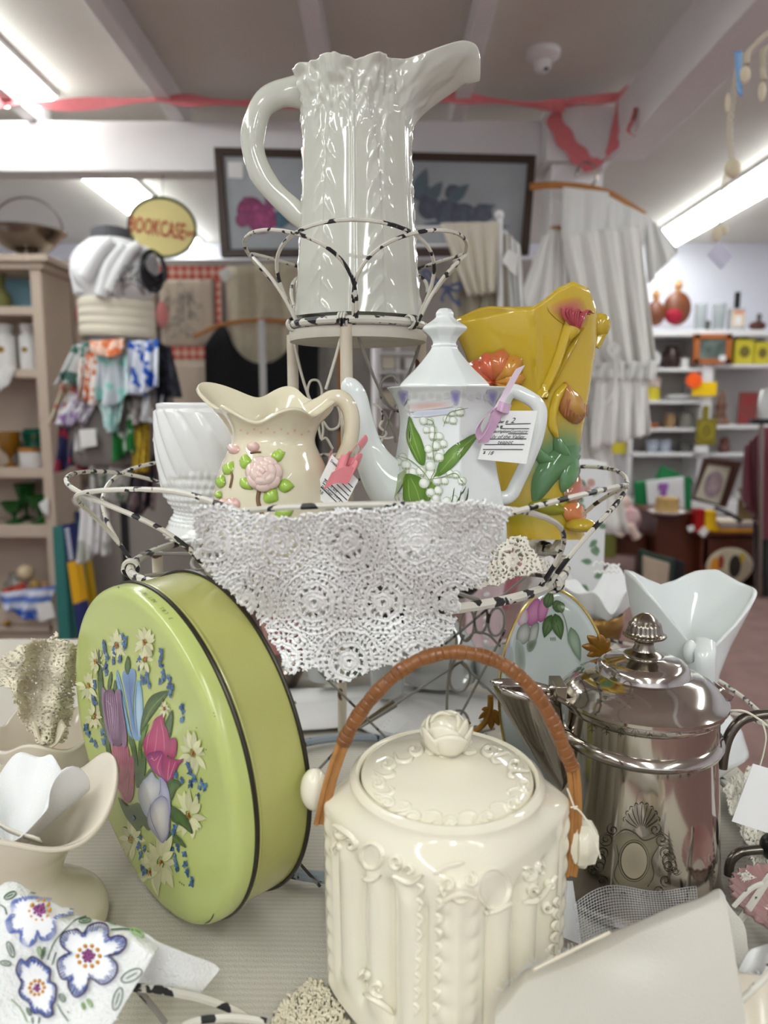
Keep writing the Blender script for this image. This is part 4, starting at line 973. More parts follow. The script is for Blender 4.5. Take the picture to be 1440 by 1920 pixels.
for k in range(9):
    y = 1665 + k * 28
    for x_ in (788 - k, 826 - k): curl([(x_ - 5, y - 10), (x_ + 5, y), (x_ - 3, y + 14)], 8, .0016)
    curl([(612 - k, 1560 + k * 28), (606 - k, 1574 + k * 28), (614 - k, 1588 + k * 28)], 7, .0016); curl([(1046 - k * 2, 1680 + k * 22), (1038 - k * 2, 1692 + k * 22), (1046 - k * 2, 1702 + k * 22)], 7, .0016)
for x0 in (612, 690):
    swirl(x0 + 20, 1850, 16, 1, 1); swirl(x0 - 5, 1830, 12, 3, 1); curl([(x0 - 10, 1860), (x0 + 25, 1880), (x0 + 50, 1900)])
d.mb.build('scroll_relief', jc, t, sharp=80)['kind'] = 'stuff'
mb = MB(); mb.add(lathe([(0.0570, JH - 0.002), (0.0562, JH + 0.0005), (0.053, JH + 0.003), (0.045, JH + 0.0065), (0.032, JH + 0.011), (0.018, JH + 0.0145), (0.0, JH + 0.016)], 120, (0, 0, JZ), n=40)); mb.v = [q * A(1, 1.1, 1) + A(JX, JY, 0) for q in mb.v]; lb = mb.bvh(); lido = mb.build('lid', jc, t, sharp=60)
d = Dec(lb, -0.0002)
lc = (846, 1468)
for k in range(12):
    a0 = k * 2 * PI / 12; x = lc[0] + 138 * math.cos(a0); y = lc[1] + 72 * math.sin(a0) + 2
    swirl(x, y, 17, a0 + 1, 1.0, 8, 0.0016, 0.75)
    a1 = a0 + .26; curl([(lc[0] + 150 * math.cos(a1), lc[1] + 78 * math.sin(a1)), (lc[0] + 128 * math.cos(a1 - .1), lc[1] + 64 * math.sin(a1 - .1)), (lc[0] + 112 * math.cos(a1), lc[1] + 57 * math.sin(a1)), (lc[0] + 118 * math.cos(a1 + .14), lc[1] + 60 * math.sin(a1 + .14))], 8, 0.0014)
d.mb.build('lid_scrolls', jc, lido, sharp=80)['kind'] = 'stuff'
KZ = JZ + JH + 0.0145
mb = MB(); mb.add(lathe([(0.012, -0.002), (0.009, 0.003), (0.011, 0.006), (0.0130, 0.013), (0.0115, 0.020), (0.006, 0.023), (0.0, 0.0235)], 32, (JX, JY, KZ), n=30)); kn = mb.build('rosebud_knob', jc, lido)
for n_, rad, e0, e1, sp_ in ((5, .0152, -.75, .42, .78), (4, .0142, -.4, .80, .85), (3, .0125, -.1, 1.15, 1.0)):
    for k in range(n_):
        a0 = k * 2 * PI / n_ + n_ * .7; P = np.zeros((13, 8, 3))
        for i, s_ in enumerate(np.linspace(-1, 1, 13)):
            top = e1 - .38 * s_ * s_
            for j, w in enumerate(np.linspace(0, 1, 8)):
                el_ = e0 + (top - e0) * w; rr2 = rad + .0026 * w ** 3 - .0012 * s_ * s_ + .0006 * s_
                P[i, j] = (JX + rr2 * math.cos(el_) * math.cos(a0 + s_ * sp_), JY + rr2 * math.cos(el_) * math.sin(a0 + s_ * sp_), KZ + .0125 + rr2 * .95 * math.sin(el_))
        mb = MB(); mb.add(grid(P)); mb.build('petal', jc, lido, solid=0.0016, offset=0, sharp=180)
for k in range(7):
    a0 = k * 2 * PI / 7 + 0.3; mb = MB(); mb.add(ell((JX + 0.020 * math.cos(a0), JY + 0.020 * math.sin(a0), KZ - 0.003), (0.0075, 0.0035, 0.0028), 12, 7, ax=[(math.cos(a0), math.sin(a0), -0.25), (-math.sin(a0), math.cos(a0), 0), (0, 0, 1)])); mb.build('sepal', jc, lido)
cane = M('cane_wrap', S(140, 88, 42), 0.35, coat=0.2, noise=(60, 0.55), col2=S(92, 52, 22)); split = M('split_cane', S(176, 124, 68), 0.5, noise=(80, 0.5), col2=S(120, 76, 36))
hpx = [(642, 1395), (665, 1352), (700, 1305), (745, 1262), (795, 1234), (850, 1223), (905, 1230), (955, 1253), (1000, 1295), (1035, 1350), (1060, 1410), (1074, 1440)]
hp = cr(pc(hpx, JY), 640); kk = np.arange(640)
handle = thing('cane_handle', 'x', 'x', (0, 0, 0)); bpy.data.objects.remove(handle)
mb = MB(); mb.add(tube(hp, 0.0044 + 0.0005 * np.minimum(1, 2.2 * np.abs(np.sin(kk * PI / 15 + .6 * np.sin(kk * .07)))) + 0.0003 * np.sin(kk * 0.11), 12)); hnd = mb.build('handle_wrap', cane, t)
for side, pts in ((0, [(645, 1388), (630, 1430), (616, 1475), (606, 1520), (600, 1545)]), (1, [(1073, 1432), (1078, 1480), (1079, 1540), (1076, 1600), (1070, 1642)])):
    for o in (-0.0026, 0.0, 0.0026):
        P = cr(pc(pts, [JY] * 2 + [JY - 0.004] * 3), 24); P[:, 0] += o; P[:, 1] += 0.001 * (o == 0); mb = MB(); mb.add(tube(P, 0.0019, 7)); mb.build('split_cane', split, t)
mb = MB(); v, f = ell(aty(1092, 1580, JY), (0.011, 0.010, 0.017), 20, 12); v = v + 0.0012 * np.sin(v * 900); mb.add((v, f)); mb.build('rosebud_lug', jc, t)
mb = MB(); mb.add(ell(aty(590, 1480, JY + 0.01), (0.010, 0.010, 0.015), 20, 12)); mb.build('rosebud_lug', jc, t)
for pts in ([(1076, 1516), (1084, 1518), (1098, 1535), (1112, 1560), (1126, 1610)], [(1076, 1512), (1068, 1490), (1063, 1478)], [(1070, 1514), (1083, 1512)]):
    mb = MB(); mb.add(tube(cr(pc(pts, JY - 0.014), 16), 0.0006, 5)); mb.build('tag_string', M('string', S(226, 220, 200), 0.8), t)
def ink3(mb, O, X, Y, N, w, h):
    for k in range(7): line(mb, O, X, Y, N, w * (.12 + k * .11), h * .08, w * (.12 + k * .11), h * .9, 0.0006)
    text(mb, 'cookie jar', O + X * w * .42 + Y * h * .35, Y, -X, N, h * .13, 0, .3)
    text(mb, 'ivory', O + X * w * .62 + Y * h * .5, Y, -X, N, h * .13, 0, .3)
price_tag('jar_price_tag', 'narrow white tag hanging beside the ivory cookie jar', [aty(1062, 1652, .478), aty(1074, 1652, .493), aty(1091, 1772, .503), aty(1049, 1755, .473)], ink3, None)

# ================================================================== silver coffee pot
sil = M('silver_plate', S(196, 190, 182), 0.10, metal=1.0, noise=(7, 0.35), col2=S(140, 130, 116)); sild = M('silver_tarnish', S(150, 142, 130), 0.22, metal=1.0)
KX, KY = 0.213, 0.585
t = thing('coffee_pot', 'silver plated coffee pot with domed lid and engraved cartouche', 'coffee pot', (KX, KY, TZ))
mb = MB(); mb.add(lathe([(0.0, .7515), (.071, .7515), (.0725, .754), (.070, .760), (.0685, .77), (.0645, .83), (.0605, .878)], 96, (KX, KY, 0), close=False)); kb = mb.bvh(); mb.build('body', sil, t, sharp=50)
mb = MB(); mb.add(lathe([(.0605, .877), (.064, .879), (.0655, .883), (.064, .887), (.0610, .889), (.0605, .905), (.0625, .907), (.0640, .909), (.0640, .912), (.0610, .9135)], 96, (KX, KY, 0), close=False)); mb.build('collar', sil, t, sharp=40)
d = Dec(mb.bvh(), 0.0001)
mb = MB(); mb.add(lathe([(.0655, .9125), (.0670, .9145), (.0670, .9170), (.0640, .9195), (.061, .9235), (.054, .9300), (.0455, .9342), (.0385, .9352), (.0372, .9360), (.0358, .9415), (.0330, .9450), (.0285, .9465), (.0165, .9485), (.0150, .9495), (.0145, .9505)], 96, (KX, KY, 0), close=False)); klid = mb.build('lid', sil, t, sharp=35)
FZ = -.0085; mb = MB(); mb.add(lathe([(.0145, .958 + FZ), (.0160, .9595 + FZ), (.0145, .961 + FZ), (.0095, .963 + FZ), (.0075, .967 + FZ), (.0078, .970 + FZ), (.012, .9725 + FZ), (.0165, .9745 + FZ)], 48, (KX, KY, 0), close=False)); mb.add(lathe([(.0165, .9745 + FZ), (.0168, .9765 + FZ), (.0140, .978 + FZ), (.0128, .981 + FZ), (.0118, .985 + FZ), (.0085, .990 + FZ), (.0035, .9935 + FZ), (0, .994 + FZ)], 96, (KX, KY, 0), close=False, n=30, fn=lambda a, z, r, s: (r + 0.0009 * np.abs(np.sin(10 * a)) * (s > .25) * (s < .62), z))); mb.build('finial', sild, klid)
for k in range(30):
    if k % 2: continue
q = np.arange(34) * 2 * PI / 34; mb = MB()
for a0 in q: mb.add(ell((KX + .0163 * math.cos(a0), KY + .0163 * math.sin(a0), .9758 + FZ), .0012, 6, 4))
mb.build('finial_beading', sild, klid)['kind'] = 'stuff'
for d_ in Dec(kb),:
    pass
ke = Dec(kb, 0.00012); dk, md = S(92, 87, 76), S(128, 122, 110)
def es(pts, w=1.6, n=18, c=dk): ke.stroke(pts, w, c, n=n)
def eswirl(cx, cy, r, a0, turns, dr=1, w=1.5):
    q = np.linspace(0, turns * 2 * PI, 24); es([(cx + r * (1 - .85 * k / (turns * 2 * PI)) * math.cos(a0 + dr * k), cy + r * (1 - .85 * k / (turns * 2 * PI)) * math.sin(a0 + dr * k)) for k in q], w, 36)
lt = A(*S(206, 196, 170))
q = np.linspace(0, 2 * PI, 30)
ke.blob([(1150, 1575), (1175, 1560), (1205, 1570), (1228, 1562), (1240, 1580), (1222, 1610), (1225, 1650), (1205, 1662), (1180, 1664), (1155, 1660), (1148, 1640), (1154, 1610)], A(*S(176, 168, 146)), A(*S(150, 142, 124)), 36)
ke.blob([(1189 + 24 * math.cos(k), 1614 + 33 * math.sin(k)) for k in q[:-1]], A(*S(184, 176, 156)), lt, 30)
es([(1189 + 25 * math.cos(k), 1614 + 35 * math.sin(k)) for k in q], 2.2, 50); es([(1189 + 29 * math.cos(k), 1614 + 39 * math.sin(k)) for k in q], 1.2, 50)
es([(1148, 1572), (1170, 1556), (1190, 1562), (1206, 1575), (1222, 1572), (1240, 1562)], 2.2, 30); es([(1156, 1582), (1160, 1610), (1152, 1640), (1162, 1660)], 1.6); es([(1236, 1585), (1222, 1612), (1226, 1640), (1214, 1664)], 1.6)
for sx, cx in ((-1, 1189), (1, 1189)):
    for (dx, dy, r, a0, tn) in ((52, -40, 14, 0, 1.6), (60, -15, 12, 2, 1.4), (66, 10, 16, 4, 1.7), (60, 38, 12, 1, 1.4), (48, 58, 10, 3, 1.3), (40, -58, 12, 5, 1.4), (70, -2, 22, 1, 1.0), (22, 66, 9, 2, 1.2), (78, 18, 9, 0, 1.2)):
        eswirl(cx + sx * dx, 1614 + dy, r, a0 if sx > 0 else PI - a0, tn, sx)
    for k in range(8): es([(cx + sx * (46 + k * 3), 1560 + k * 9), (cx + sx * (60 + k * 3), 1566 + k * 9), (cx + sx * (72 + k * 1.5), 1578 + k * 9)], 0.9, 8, md)
for k in range(9):
    a0 = -PI / 2 + (k - 4) * 0.3; es([(1203 + 8 * math.cos(a0), 1556 + 8 * math.sin(a0)), (1203 + 24 * math.cos(a0), 1554 + 28 * math.sin(a0)), (1203 + 34 * math.cos(a0 * .98), 1552 + 44 * math.sin(a0))], 1.6, 12)
    es([(1203 + 34 * math.cos(a0 - .12), 1552 + 44 * math.sin(a0 - .12)), (1203 + 37 * math.cos(a0), 1552 + 48 * math.sin(a0)), (1203 + 34 * math.cos(a0 + .12), 1552 + 44 * math.sin(a0 + .12))], 1.4, 8)
ke.mb.build('engraved_cartouche', M('engraving', rough=0.35, metal=0.8, vcol=True), t)
for k in range(9):
    x = 1110 + k * 27; y = 1362 + 14 * math.sin((x - 1080) / 270 * PI); 
    for s_ in ([(x - 9, y), (x, y - 8), (x + 9, y)], [(x, y - 10), (x, y + 8)], [(x - 6, y + 5), (x, y + 2), (x + 6, y + 5)]): d.stroke(s_, 1.1, dk, n=8)
d.mb.build('engraved_band', M('engraving'), t)
# spout: open pouring lip
rows = []; mouth = aty(990, 1288, KY); n_ = 14
for i in range(n_):
    s = i / (n_ - 1); px = 990 + 75 * s ** 1.2; py = 1288 + 200 * s
    c = aty(px, py, KY); rx = 0.0235 * (1 - s) ** 0.8 + 0.004; ry = 0.0125 * (1 - s) + 0.004
    q = np.arange(28) * 2 * PI / 28; rows.append(c + np.stack([rx * np.cos(q) * (1.0 + .15 * (np.cos(q) < 0)), ry * np.sin(q), 0.004 * (1 - s) * -np.cos(q)], 1))
v, f = grid(np.array(rows), cv=True); mb = MB(); mb.add((v, f)); mb.build('spout', sil, t, solid=0.0014, sharp=80)
mb = MB(); mb.add(box(aty(1046, 1290, KY), (0.010, 0.026, 0.012))); mb.add(tube(np.linspace(aty(1042, 1308, KY - .014), aty(1068, 1322, KY - .014), 8), 0.002, 8)); mb.build('hinge_plate', sild, t, bevel=0.001)
mb = MB(); mb.add(box(aty(1354, 1296, KY), (0.014, 0.016, 0.007), ax=[(.85, 0, -.5), (0, 1, 0), (.5, 0, .85)])); mb.build('lid_hinge', sil, klid, bevel=0.0015)
hm = M('handle_metal', S(110, 104, 96), 0.25, metal=0.9)
mb = MB(); mb.add(tube(cr(pc([(1354, 1440), (1358, 1410), (1368, 1378), (1388, 1352), (1415, 1342), (1450, 1338)], KY), 30), 0.0042, 12)); mb.build('handle', hm, t)
mb = MB(); mb.add(tube(cr(pc([(1366, 1640), (1367, 1628), (1372, 1612), (1388, 1598), (1412, 1594), (1450, 1592)], KY), 30), 0.0040, 12)); mb.build('handle', hm, t)
mb = MB(); mb.add(ell(aty(1450, 1588, KY), (0.011, 0.011, 0.012), 18, 10)); mb.build('handle_insulator', M('ebony', S(24, 22, 24), 0.3), t)
st = M('string')
mb = MB(); mb.add(tube(cr(pc([(1352, 1336), (1375, 1332), (1400, 1335), (1428, 1352), (1438, 1360)], KY - .012), 24), 0.0009, 5)); mb.add(tube(cr(pc([(1428, 1350), (1436, 1380), (1432, 1410), (1424, 1440)], KY - .012), 20), 0.0008, 5)); mb.build('tag_string', st, t)
price_tag('coffee_pot_tag', 'blank white tag hanging by string from the coffee pot handle', [aty(1412, 1432, .555), aty(1452, 1444, .555), aty(1440, 1562, .55), aty(1372, 1540, .55)], None, None)

# ================================================================== oval fuchsia plate
PCn = aty(1040, 1312, 0.688); t = thing('fuchsia_plate', 'oval pale porcelain dish painted with fuchsias, standing behind the coffee pot', 'plate', (PCn[0], PCn[1], TZ))
pax = unit(A(1, 0.06, 0)); pay = unit(A(-0.02, 0.18, 1)); pn = unit(np.cross(pax, pay))
def plate_pt(r, a, h): return PCn + pax * (0.0555 * r * math.cos(a)) + pay * (0.1075 * r * math.sin(a) * (1 - 0.05 * abs(math.cos(a)))) + pn * h
rows = [[plate_pt(r, k * 2 * PI / 96, h) for k in range(96)] for r, h in ((0.02, -0.004), (0.3, -0.004), (0.55, -0.004), (0.68, -0.003), (0.76, 0.000), (0.9, 0.003), (1.0, 0.0045))]
v, f = grid(np.array(rows), cv=True); mb = MB(); mb.add((v, f + [tuple(range(96))[::-1]])); plb = mb.bvh(); plm = mb.build('dish', M('pale_porcelain', S(214, 220, 216), 0.08, coat=0.3, noise=(14, .3), col2=S(196, 208, 208)), t, solid=0.003, sharp=60)
mb = MB(); mb.add(tube([plate_pt(1.0, k * 2 * PI / 120, 0.0045) for k in range(120)], 0.0014, 6, closed=True)); mb.build('gold_rim', M('gilt', S(206, 180, 110), 0.25, metal=0.9), t)
gd = M('gold_paint', S(150, 104, 32), 0.35, metal=0.3, noise=(60, .5), col2=S(96, 66, 20))
def goldleaf(cx, cy, ang, s, Y):
    mb = MB()
    for a0, L, w in ((-0.9, 26, 9), (-0.4, 36, 10), (0.1, 38, 11), (0.6, 32, 10), (1.2, 24, 8), (2.2, 14, 8)):
        e = (cx + s * L * math.cos(ang + a0), cy + s * L * math.sin(ang + a0)); p = cr(pc([(cx, cy), ((cx + e[0]) / 2 + 3, (cy + e[1]) / 2 - 3), e], Y), 10)
        mb.add(tube(p, np.interp(np.linspace(0, 1, 10), [0, .4, .8, 1], [.003, w * .0004, w * .0003, .0006]) * s, 8, flat=(1, .6)))
    return mb
goldleaf(1130, 1225, -2.4, 1.15, .655).build('gold_handle', gd, t); goldleaf(915, 1335, 1.3, 0.9, .68).build('gold_handle', gd, t)
mb = MB(); mb.add(tube(cr(pc([(880, 1352), (870, 1362), (884, 1372), (905, 1360), (918, 1335), (920, 1305)], .68), 24), .003, 8)); mb.build('gold_handle', gd, t)
d = Dec(plb, 0.0003)
fp, fpd, wht = A(*S(214, 150, 186)), A(*S(170, 92, 140)), A(*S(214, 214, 208))
for pts, c1, c2 in (([(985, 1150), (996, 1130), (1010, 1122), (1016, 1150), (1004, 1170), (990, 1172)], fp, fpd), ([(1008, 1140), (1018, 1120), (1030, 1130), (1022, 1160), (1010, 1165)], fp, fpd), ([(970, 1165), (985, 1140), (990, 1160), (980, 1175)], wht, fp), ([(972, 1178), (988, 1168), (996, 1190), (982, 1208), (968, 1200)], wht, S(130, 140, 128)), ([(995, 1175), (1010, 1168), (1006, 1200), (990, 1212)], wht, S(120, 132, 116)), ([(968, 1200), (982, 1214), (985, 1250), (976, 1262), (966, 1240)], S(150, 160, 146), S(184, 196, 190)), ([(988, 1205), (1006, 1200), (1000, 1218), (990, 1222)], S(110, 124, 104), S(150, 160, 146))): d.blob(pts, c1, c2, 20)
for a_, b_, w in (((1024, 1140), (1034, 1106), 10), ((1036, 1140), (1058, 1132), 12), ((1034, 1152), (1020, 1196), 11), ((1040, 1150), (1052, 1200), 12), ((1048, 1128), (1054, 1150), 9)): d.leaf(a_, b_, w, S(110, 138, 92), S(66, 92, 52)); d.stroke([a_, b_], 1, S(60, 80, 46), n=6)
d.leaf((1070, 1175), (1088, 1240), 11, S(176, 190, 170), S(120, 146, 120))
for p in ([(1030, 1130), (1010, 1108), (990, 1112), (978, 1140)], [(1050, 1140), (1062, 1170), (1066, 1210)], [(1034, 1135), (1020, 1104), (1000, 1100)]): d.stroke(p, 1.4, S(130, 150, 120), n=20)
d.leaf((952, 1190), (946, 1250), 6, S(190, 184, 206), S(176, 184, 196)); d.leaf((958, 1210), (950, 1300), 7, S(170, 182, 170), S(190, 200, 196))
for k in range(4): d.stroke([(1031 + k * 3, 1194), (1033 + k * 3, 1202)], 1, S(80, 80, 70), n=5)
d.mb.build('painted_fuchsias', M('overglaze_paint'), t)

# ================================================================== white saddle-lipped jug
WY = 0.745
jy = [1476, 1466, 1440, 1400, 1360, 1320, 1285, 1255, 1200, 1130, 1100, 1070]
jl = [1245, 1235, 1212, 1196, 1206, 1218, 1218, 1210, 1198, 1182, 1177, 1174]; jrr = [1305, 1322, 1350, 1397, 1385, 1352, 1340, 1346, 1366, 1400, 1412, 1424]
fx = [1174, 1190, 1230, 1270, 1310, 1340, 1375, 1400, 1424]; fyv = [1075, 1102, 1150, 1184, 1198, 1190, 1160, 1125, 1102]
bx_ = [1174, 1200, 1240, 1275, 1310, 1350, 1385, 1405, 1424]; byv = [1068, 1078, 1102, 1118, 1110, 1086, 1074, 1086, 1100]
nu, nt = 96, 70; P = np.zeros((nt, nu, 3))
for j in range(nu):
    a0 = 2 * PI * j / nu; u = (1 - math.cos(a0)) / 2; x1 = 1174 + 250 * u; front = math.sin(a0)
    yf, yb = np.interp(x1, fx, fyv), np.interp(x1, bx_, byv); yt = yb + (yf - yb) * (front + 1) / 2
    for i in range(nt):
        s = i / (nt - 1); y = 1474 + (yt - 1474) * s; yy = y if y > 1070 else 1070
        l = np.interp(-yy, [-q for q in jy], jl); r = np.interp(-yy, [-q for q in jy], jrr); x = l + (r - l) * u
        dep = (r - l) / 2 * mpp(aty(1290, y, WY)) * 0.85
        c = aty(x, y, WY); P[i, j] = (c[0] * (WY - dep * front * 0) / WY, WY - dep * front, c[2])
t = thing('saddle_jug', 'white porcelain jug with saddle-shaped mouth behind the coffee pot', 'jug', tuple(aty(1290, 1500, WY)))
v, f = grid(P, cv=True); mb = MB(); mb.add((v, f + [tuple(range(nu))])); mb.build('body', por, t, solid=0.004, sharp=80, offset=1)
mb = MB(); mb.add(tube(cr(pc([(1322, 1203), (1322, 1230), (1322, 1270), (1322, 1310)], [.696, .680, .682, .69]), 20), 0.010, 12, flat=(1, .5), upv=(1, 0, 0))); mb.build('handle', por, t)
mb = MB(); mb.add(ell(aty(1294, 1222, .69), (.007, .006, .012), 14, 8)); mb.build('handle_knob', por, t)
mb = MB(); mb.add(ell(aty(1271, 1134, .80), (.007, .004, .009), 14, 8)); mb.build('lip_drop', M('porcelain_dark', S(150, 150, 140), .2), t)

# ================================================================== tulip vase with handkerchief, crochet-filled vase
iv = M('bisque_glaze', S(226, 216, 198), 0.16, coat=0.25, noise=(10, .3), col2=S(214, 198, 176))
QX, QY = -0.274, 0.517
t = thing('tulip_vase', 'cream tulip-shaped vase on a wide foot holding a white handkerchief', 'vase', (QX, QY, TZ))
def tv(a, z, r, s):
    w = smooth(.62, 1, s); d1 = np.exp(-(angd(a, 0.30) / .55) ** 2)
    return r + w * (0.006 * np.cos(3 * a + .6) ) + w * d1 * .004, z + w * (0.010 * np.cos(3 * (a - 0.55)) + 0.018 * d1)
mb = MB(); v, f = lathe([(.050, 0), (.0575, .002), (.0595, .010), (.056, .020), (.040, .032), (.030, .042), (.0295, .052), (.036, .066), (.047, .080), (.058, .093), (.0645, .100), (.0675, .102)], 120, (QX, QY, TZ + .003), n=80, fn=tv, close=False); mb.add((v, f + [tuple(range(120))[::-1]])); mb.build('body', iv, t, solid=.0035, sharp=80)
hk = M('white_lawn_cloth', S(240, 240, 240), .85, sss=0.0, bump=(700, .3))
def hanky(name, label, c, R, H, nf, seed, mat, lean=(0, 0), cat='handkerchief', top=1.0):
    rg = random.Random(seed); ph = [rg.uniform(0, 6) for _ in range(4)]; na, nr = 96, 26; P = np.zeros((nr, na, 3))
    for j in range(na):
        a0 = 2 * PI * j / na
        fold = math.sin(nf * a0 + ph[0]) * .5 + math.sin((nf + 2) * a0 + ph[1]) * .3
        tip = 0.75 + 0.35 * math.cos(4 * a0 + ph[2]) * .5 + .12 * math.sin(7 * a0 + ph[3])
        for i in range(nr):
            s = i / (nr - 1); r = R * (0.10 + 0.90 * s ** 0.8) * (1 + 0.30 * fold * s); z = H * (s ** 0.9) * tip
            P[i, j] = (c[0] + r * math.cos(a0) + lean[0] * s, c[1] + r * math.sin(a0) + lean[1] * s, c[2] + z)
    v, f = grid(P, cv=True); mb = MB(); mb.add((v, f)); return tag(mb.build(name, mat, loc=c, solid=.0008, sharp=180), label, cat)
hanky('folded_handkerchief', 'white handkerchief gathered inside the cream tulip vase', (QX - .004, QY - .004, TZ + .072), .046, .066, 4, 2, hk)
mb = MB(); P = np.array([[aty(x, y, QY - .045 + .01 * u_) for u_, (x, y) in enumerate(((xx, yy), (xx + 6, yy + 10)))] for xx, yy in ((-20, 1528), (10, 1548), (40, 1560), (62, 1566), (74, 1570))]); mb.add(grid(P))
tag(mb.build('lace_edge_scrap', M('crochet_shade'), loc=tuple(P[0, 0]), solid=.0012), 'narrow white lace edging lying on the rim of the tulip vase', 'lace')
VX2, VY2 = -0.325, 0.69
t = thing('cream_vase', 'cream pottery vase stuffed with ivory crochet behind the tulip vase', 'vase', (VX2, VY2, TZ))
mb = MB(); v, f = lathe([(.035, 0), (.040, .003), (.036, .02), (.042, .05), (.052, .075), (.058, .09)], 80, (VX2, VY2, TZ + .003), n=50, fn=lambda a, z, r, s: (r + .004 * smooth(.6, 1, s) * np.cos(5 * a), z + .006 * smooth(.7, 1, s) * np.cos(5 * a + 1)), close=False); mb.add((v, f + [tuple(range(80))[::-1]])); mb.build('body', iv, t, solid=.0035, sharp=80)
lp = [(-12, 1250), (20, 1222), (50, 1205), (80, 1198), (105, 1188), (112, 1200), (138, 1206), (150, 1240), (140, 1300), (132, 1350), (126, 1385), (100, 1398), (70, 1392), (45, 1360), (25, 1300), (0, 1280)]
tag(crochet(surf_depth(lambda X, Y, D: 0.655 + 0.017 * np.sin(X / 13 + Y / 60) + .006 * np.sin(Y / 11 - X / 40)), lp, 1.6, 66, 60, 1290, amp=.0016, rough=3).build('crochet_bundle', yarn2, loc=tuple(aty(60, 1300, .66)), solid=.0012, sharp=180), 'ivory crochet lace bundle bulging out of the cream vase', 'crochet lace')
mb = MB()
for k in range(7): mb.add(tube(cr(pc([(62 + k * 3, 1352 + k * 5), (80, 1392 - k * 3 + 6), (104, 1394 - k * 4), (122 - k * 2, 1362 - k * 3)], .637 + .003 * k), 24), .0016, 6))
o = tag(mb.build('crochet_coil', yarn2, loc=tuple(aty(90, 1380, .64))), 'coiled ivory crochet trim at the mouth of the cream vase', 'crochet lace'); o['kind'] = 'thing'
mb = MB(); P = np.array([[aty(20 + 14 * k + (6 * w), 1210 + 18 * w + 20 * math.sin(k * .8) + k * 4, .665 + .008 * w) for w in range(4)] for k in range(10)]); 

# ================================================================== embroidered towel, linen and tulle
terry = M('white_toweling', S(240, 240, 238), .95, sheen=.4, bump=(420, 1.0))
tow = [(-10, 1668), (0, 1661), (13, 1652), (32, 1653), (54, 1668), (73, 1681), (137, 1713), (179, 1724), (255, 1743), (288, 1762), (296, 1778), (275, 1818), (255, 1840), (236, 1866), (224, 1892), (210, 1930), (-10, 1930)]
def towmesh(fy, poly, cell=4.0):
    p = np.asarray(poly, float); xs = np.arange(p[:, 0].min() - 4, p[:, 0].max() + 4, cell); ys = np.arange(p[:, 1].min() - 4, p[:, 1].max() + 4, cell)
    X, Y = np.meshgrid(xs, ys, indexing='ij'); ins = inpoly(X, Y, p); P, N = surf_depth(fy)(X, Y)
    ny = X.shape[1]; kc = ins[:-1, :-1] & ins[1:, :-1] & ins[:-1, 1:] & ins[1:, 1:]; I, J = np.nonzero(kc); a0 = I * ny + J; F = np.stack([a0, a0 + 1, a0 + ny + 1, a0 + ny], 1)
    used = np.unique(F); mp = np.full(X.size, -1); mp[used] = np.arange(len(used)); mb = MB(); mb.add((P.reshape(-1, 3)[used], mp[F].tolist())); return mb
def sheet(top, bot, fy, nu=90, nv=60):
    T = cr(top, nu) if len(top) > 2 else cr(top, nu); B = cr(bot, nu); v = np.linspace(0, 1, nv)[None, :, None]; G = T[:, None] * (1 - v) + B[:, None] * v
    P, N = surf_depth(fy)(G[..., 0], G[..., 1]); q, f = grid(P); mb = MB(); mb.add((q, [(k[0], k[3], k[2], k[1]) for k in f])); return mb
def edge_y(X): return np.interp(X, [-10, 13, 32, 73, 137, 179, 255, 296], [1660, 1652, 1653, 1681, 1713, 1724, 1743, 1772])
def fyt(X, Y, D):
    e = np.clip((Y - edge_y(X)) / 30, 0, 1); return 0.425 - (Y - 1660) / 260 * .055 + .012 * (1 - e) ** 2 + .003 * np.sin(X / 40 + Y / 60)
t = thing('embroidered_towel', 'white towel embroidered with blue flowers in the corner of the table', 'towel', tuple(aty(120, 1800, .39)))
mb = sheet([(-12, 1664), (0, 1660), (13, 1653), (32, 1653), (54, 1667), (73, 1680), (137, 1712), (179, 1724), (255, 1744), (285, 1758), (297, 1776)], [(-12, 1935), (40, 1935), (100, 1935), (160, 1935), (212, 1935)][:1] + [(60, 1935), (130, 1935), (190, 1932), (214, 1915), (236, 1866), (262, 1832)][:4] + [(216, 1912)], fyt, 120, 90); twb = mb.bvh(); mb.build('cloth', terry, t, solid=.003, sharp=180)
mb = sheet([(262, 1748), (294, 1768), (340, 1785), (395, 1804), (413, 1818)], [(240, 1850), (270, 1854), (310, 1862), (350, 1868), (374, 1866)], lambda X, Y, D: .437 + .006 * np.sin(X / 30) - (Y - 1750) * .0001, 50, 30); mb.build('back_fold', M('white_toweling'), t, solid=.002, sharp=180)
d = Dec(twb, .0006)
def W(x, y): return (x / 3.13, 1620 + y / 3.13)
bo, bi, bd = A(*S(58, 76, 150)), A(*S(110, 132, 196)), A(*S(66, 44, 84))
def eflower(pts, c, ncol=bo, n2=5):
    P = cr([W(*p) for p in pts], 110, True); c = A(*W(*c)); 
    d.blob(P, (0.86, 0.86, 0.86), (0.84, 0.84, 0.86), 110, smooth=False, h=.0004)
    d.lift = .0014
    for k in range(0, 110):
        o = P[k]; i = c + (o - c) * rr_.uniform(.74, .88); d.stroke([o, i], 2.0, ncol if k % 3 else bi, n=5, h=.0003, taper=False)
    d.stroke(list(P) + [P[0]], 2.6, bd, n=150, h=.0008, taper=False)
    d.lift = .0006; return c
cA = eflower([(355, 440), (385, 400), (450, 390), (495, 412), (520, 385), (580, 370), (630, 390), (648, 440), (700, 440), (747, 460), (740, 500), (700, 535), (650, 545), (692, 590), (690, 650), (650, 700), (600, 715), (540, 680), (520, 740), (490, 780), (450, 790), (415, 740), (408, 690), (370, 680), (345, 620), (345, 570), (380, 540), (412, 525), (370, 490)], (520, 545))
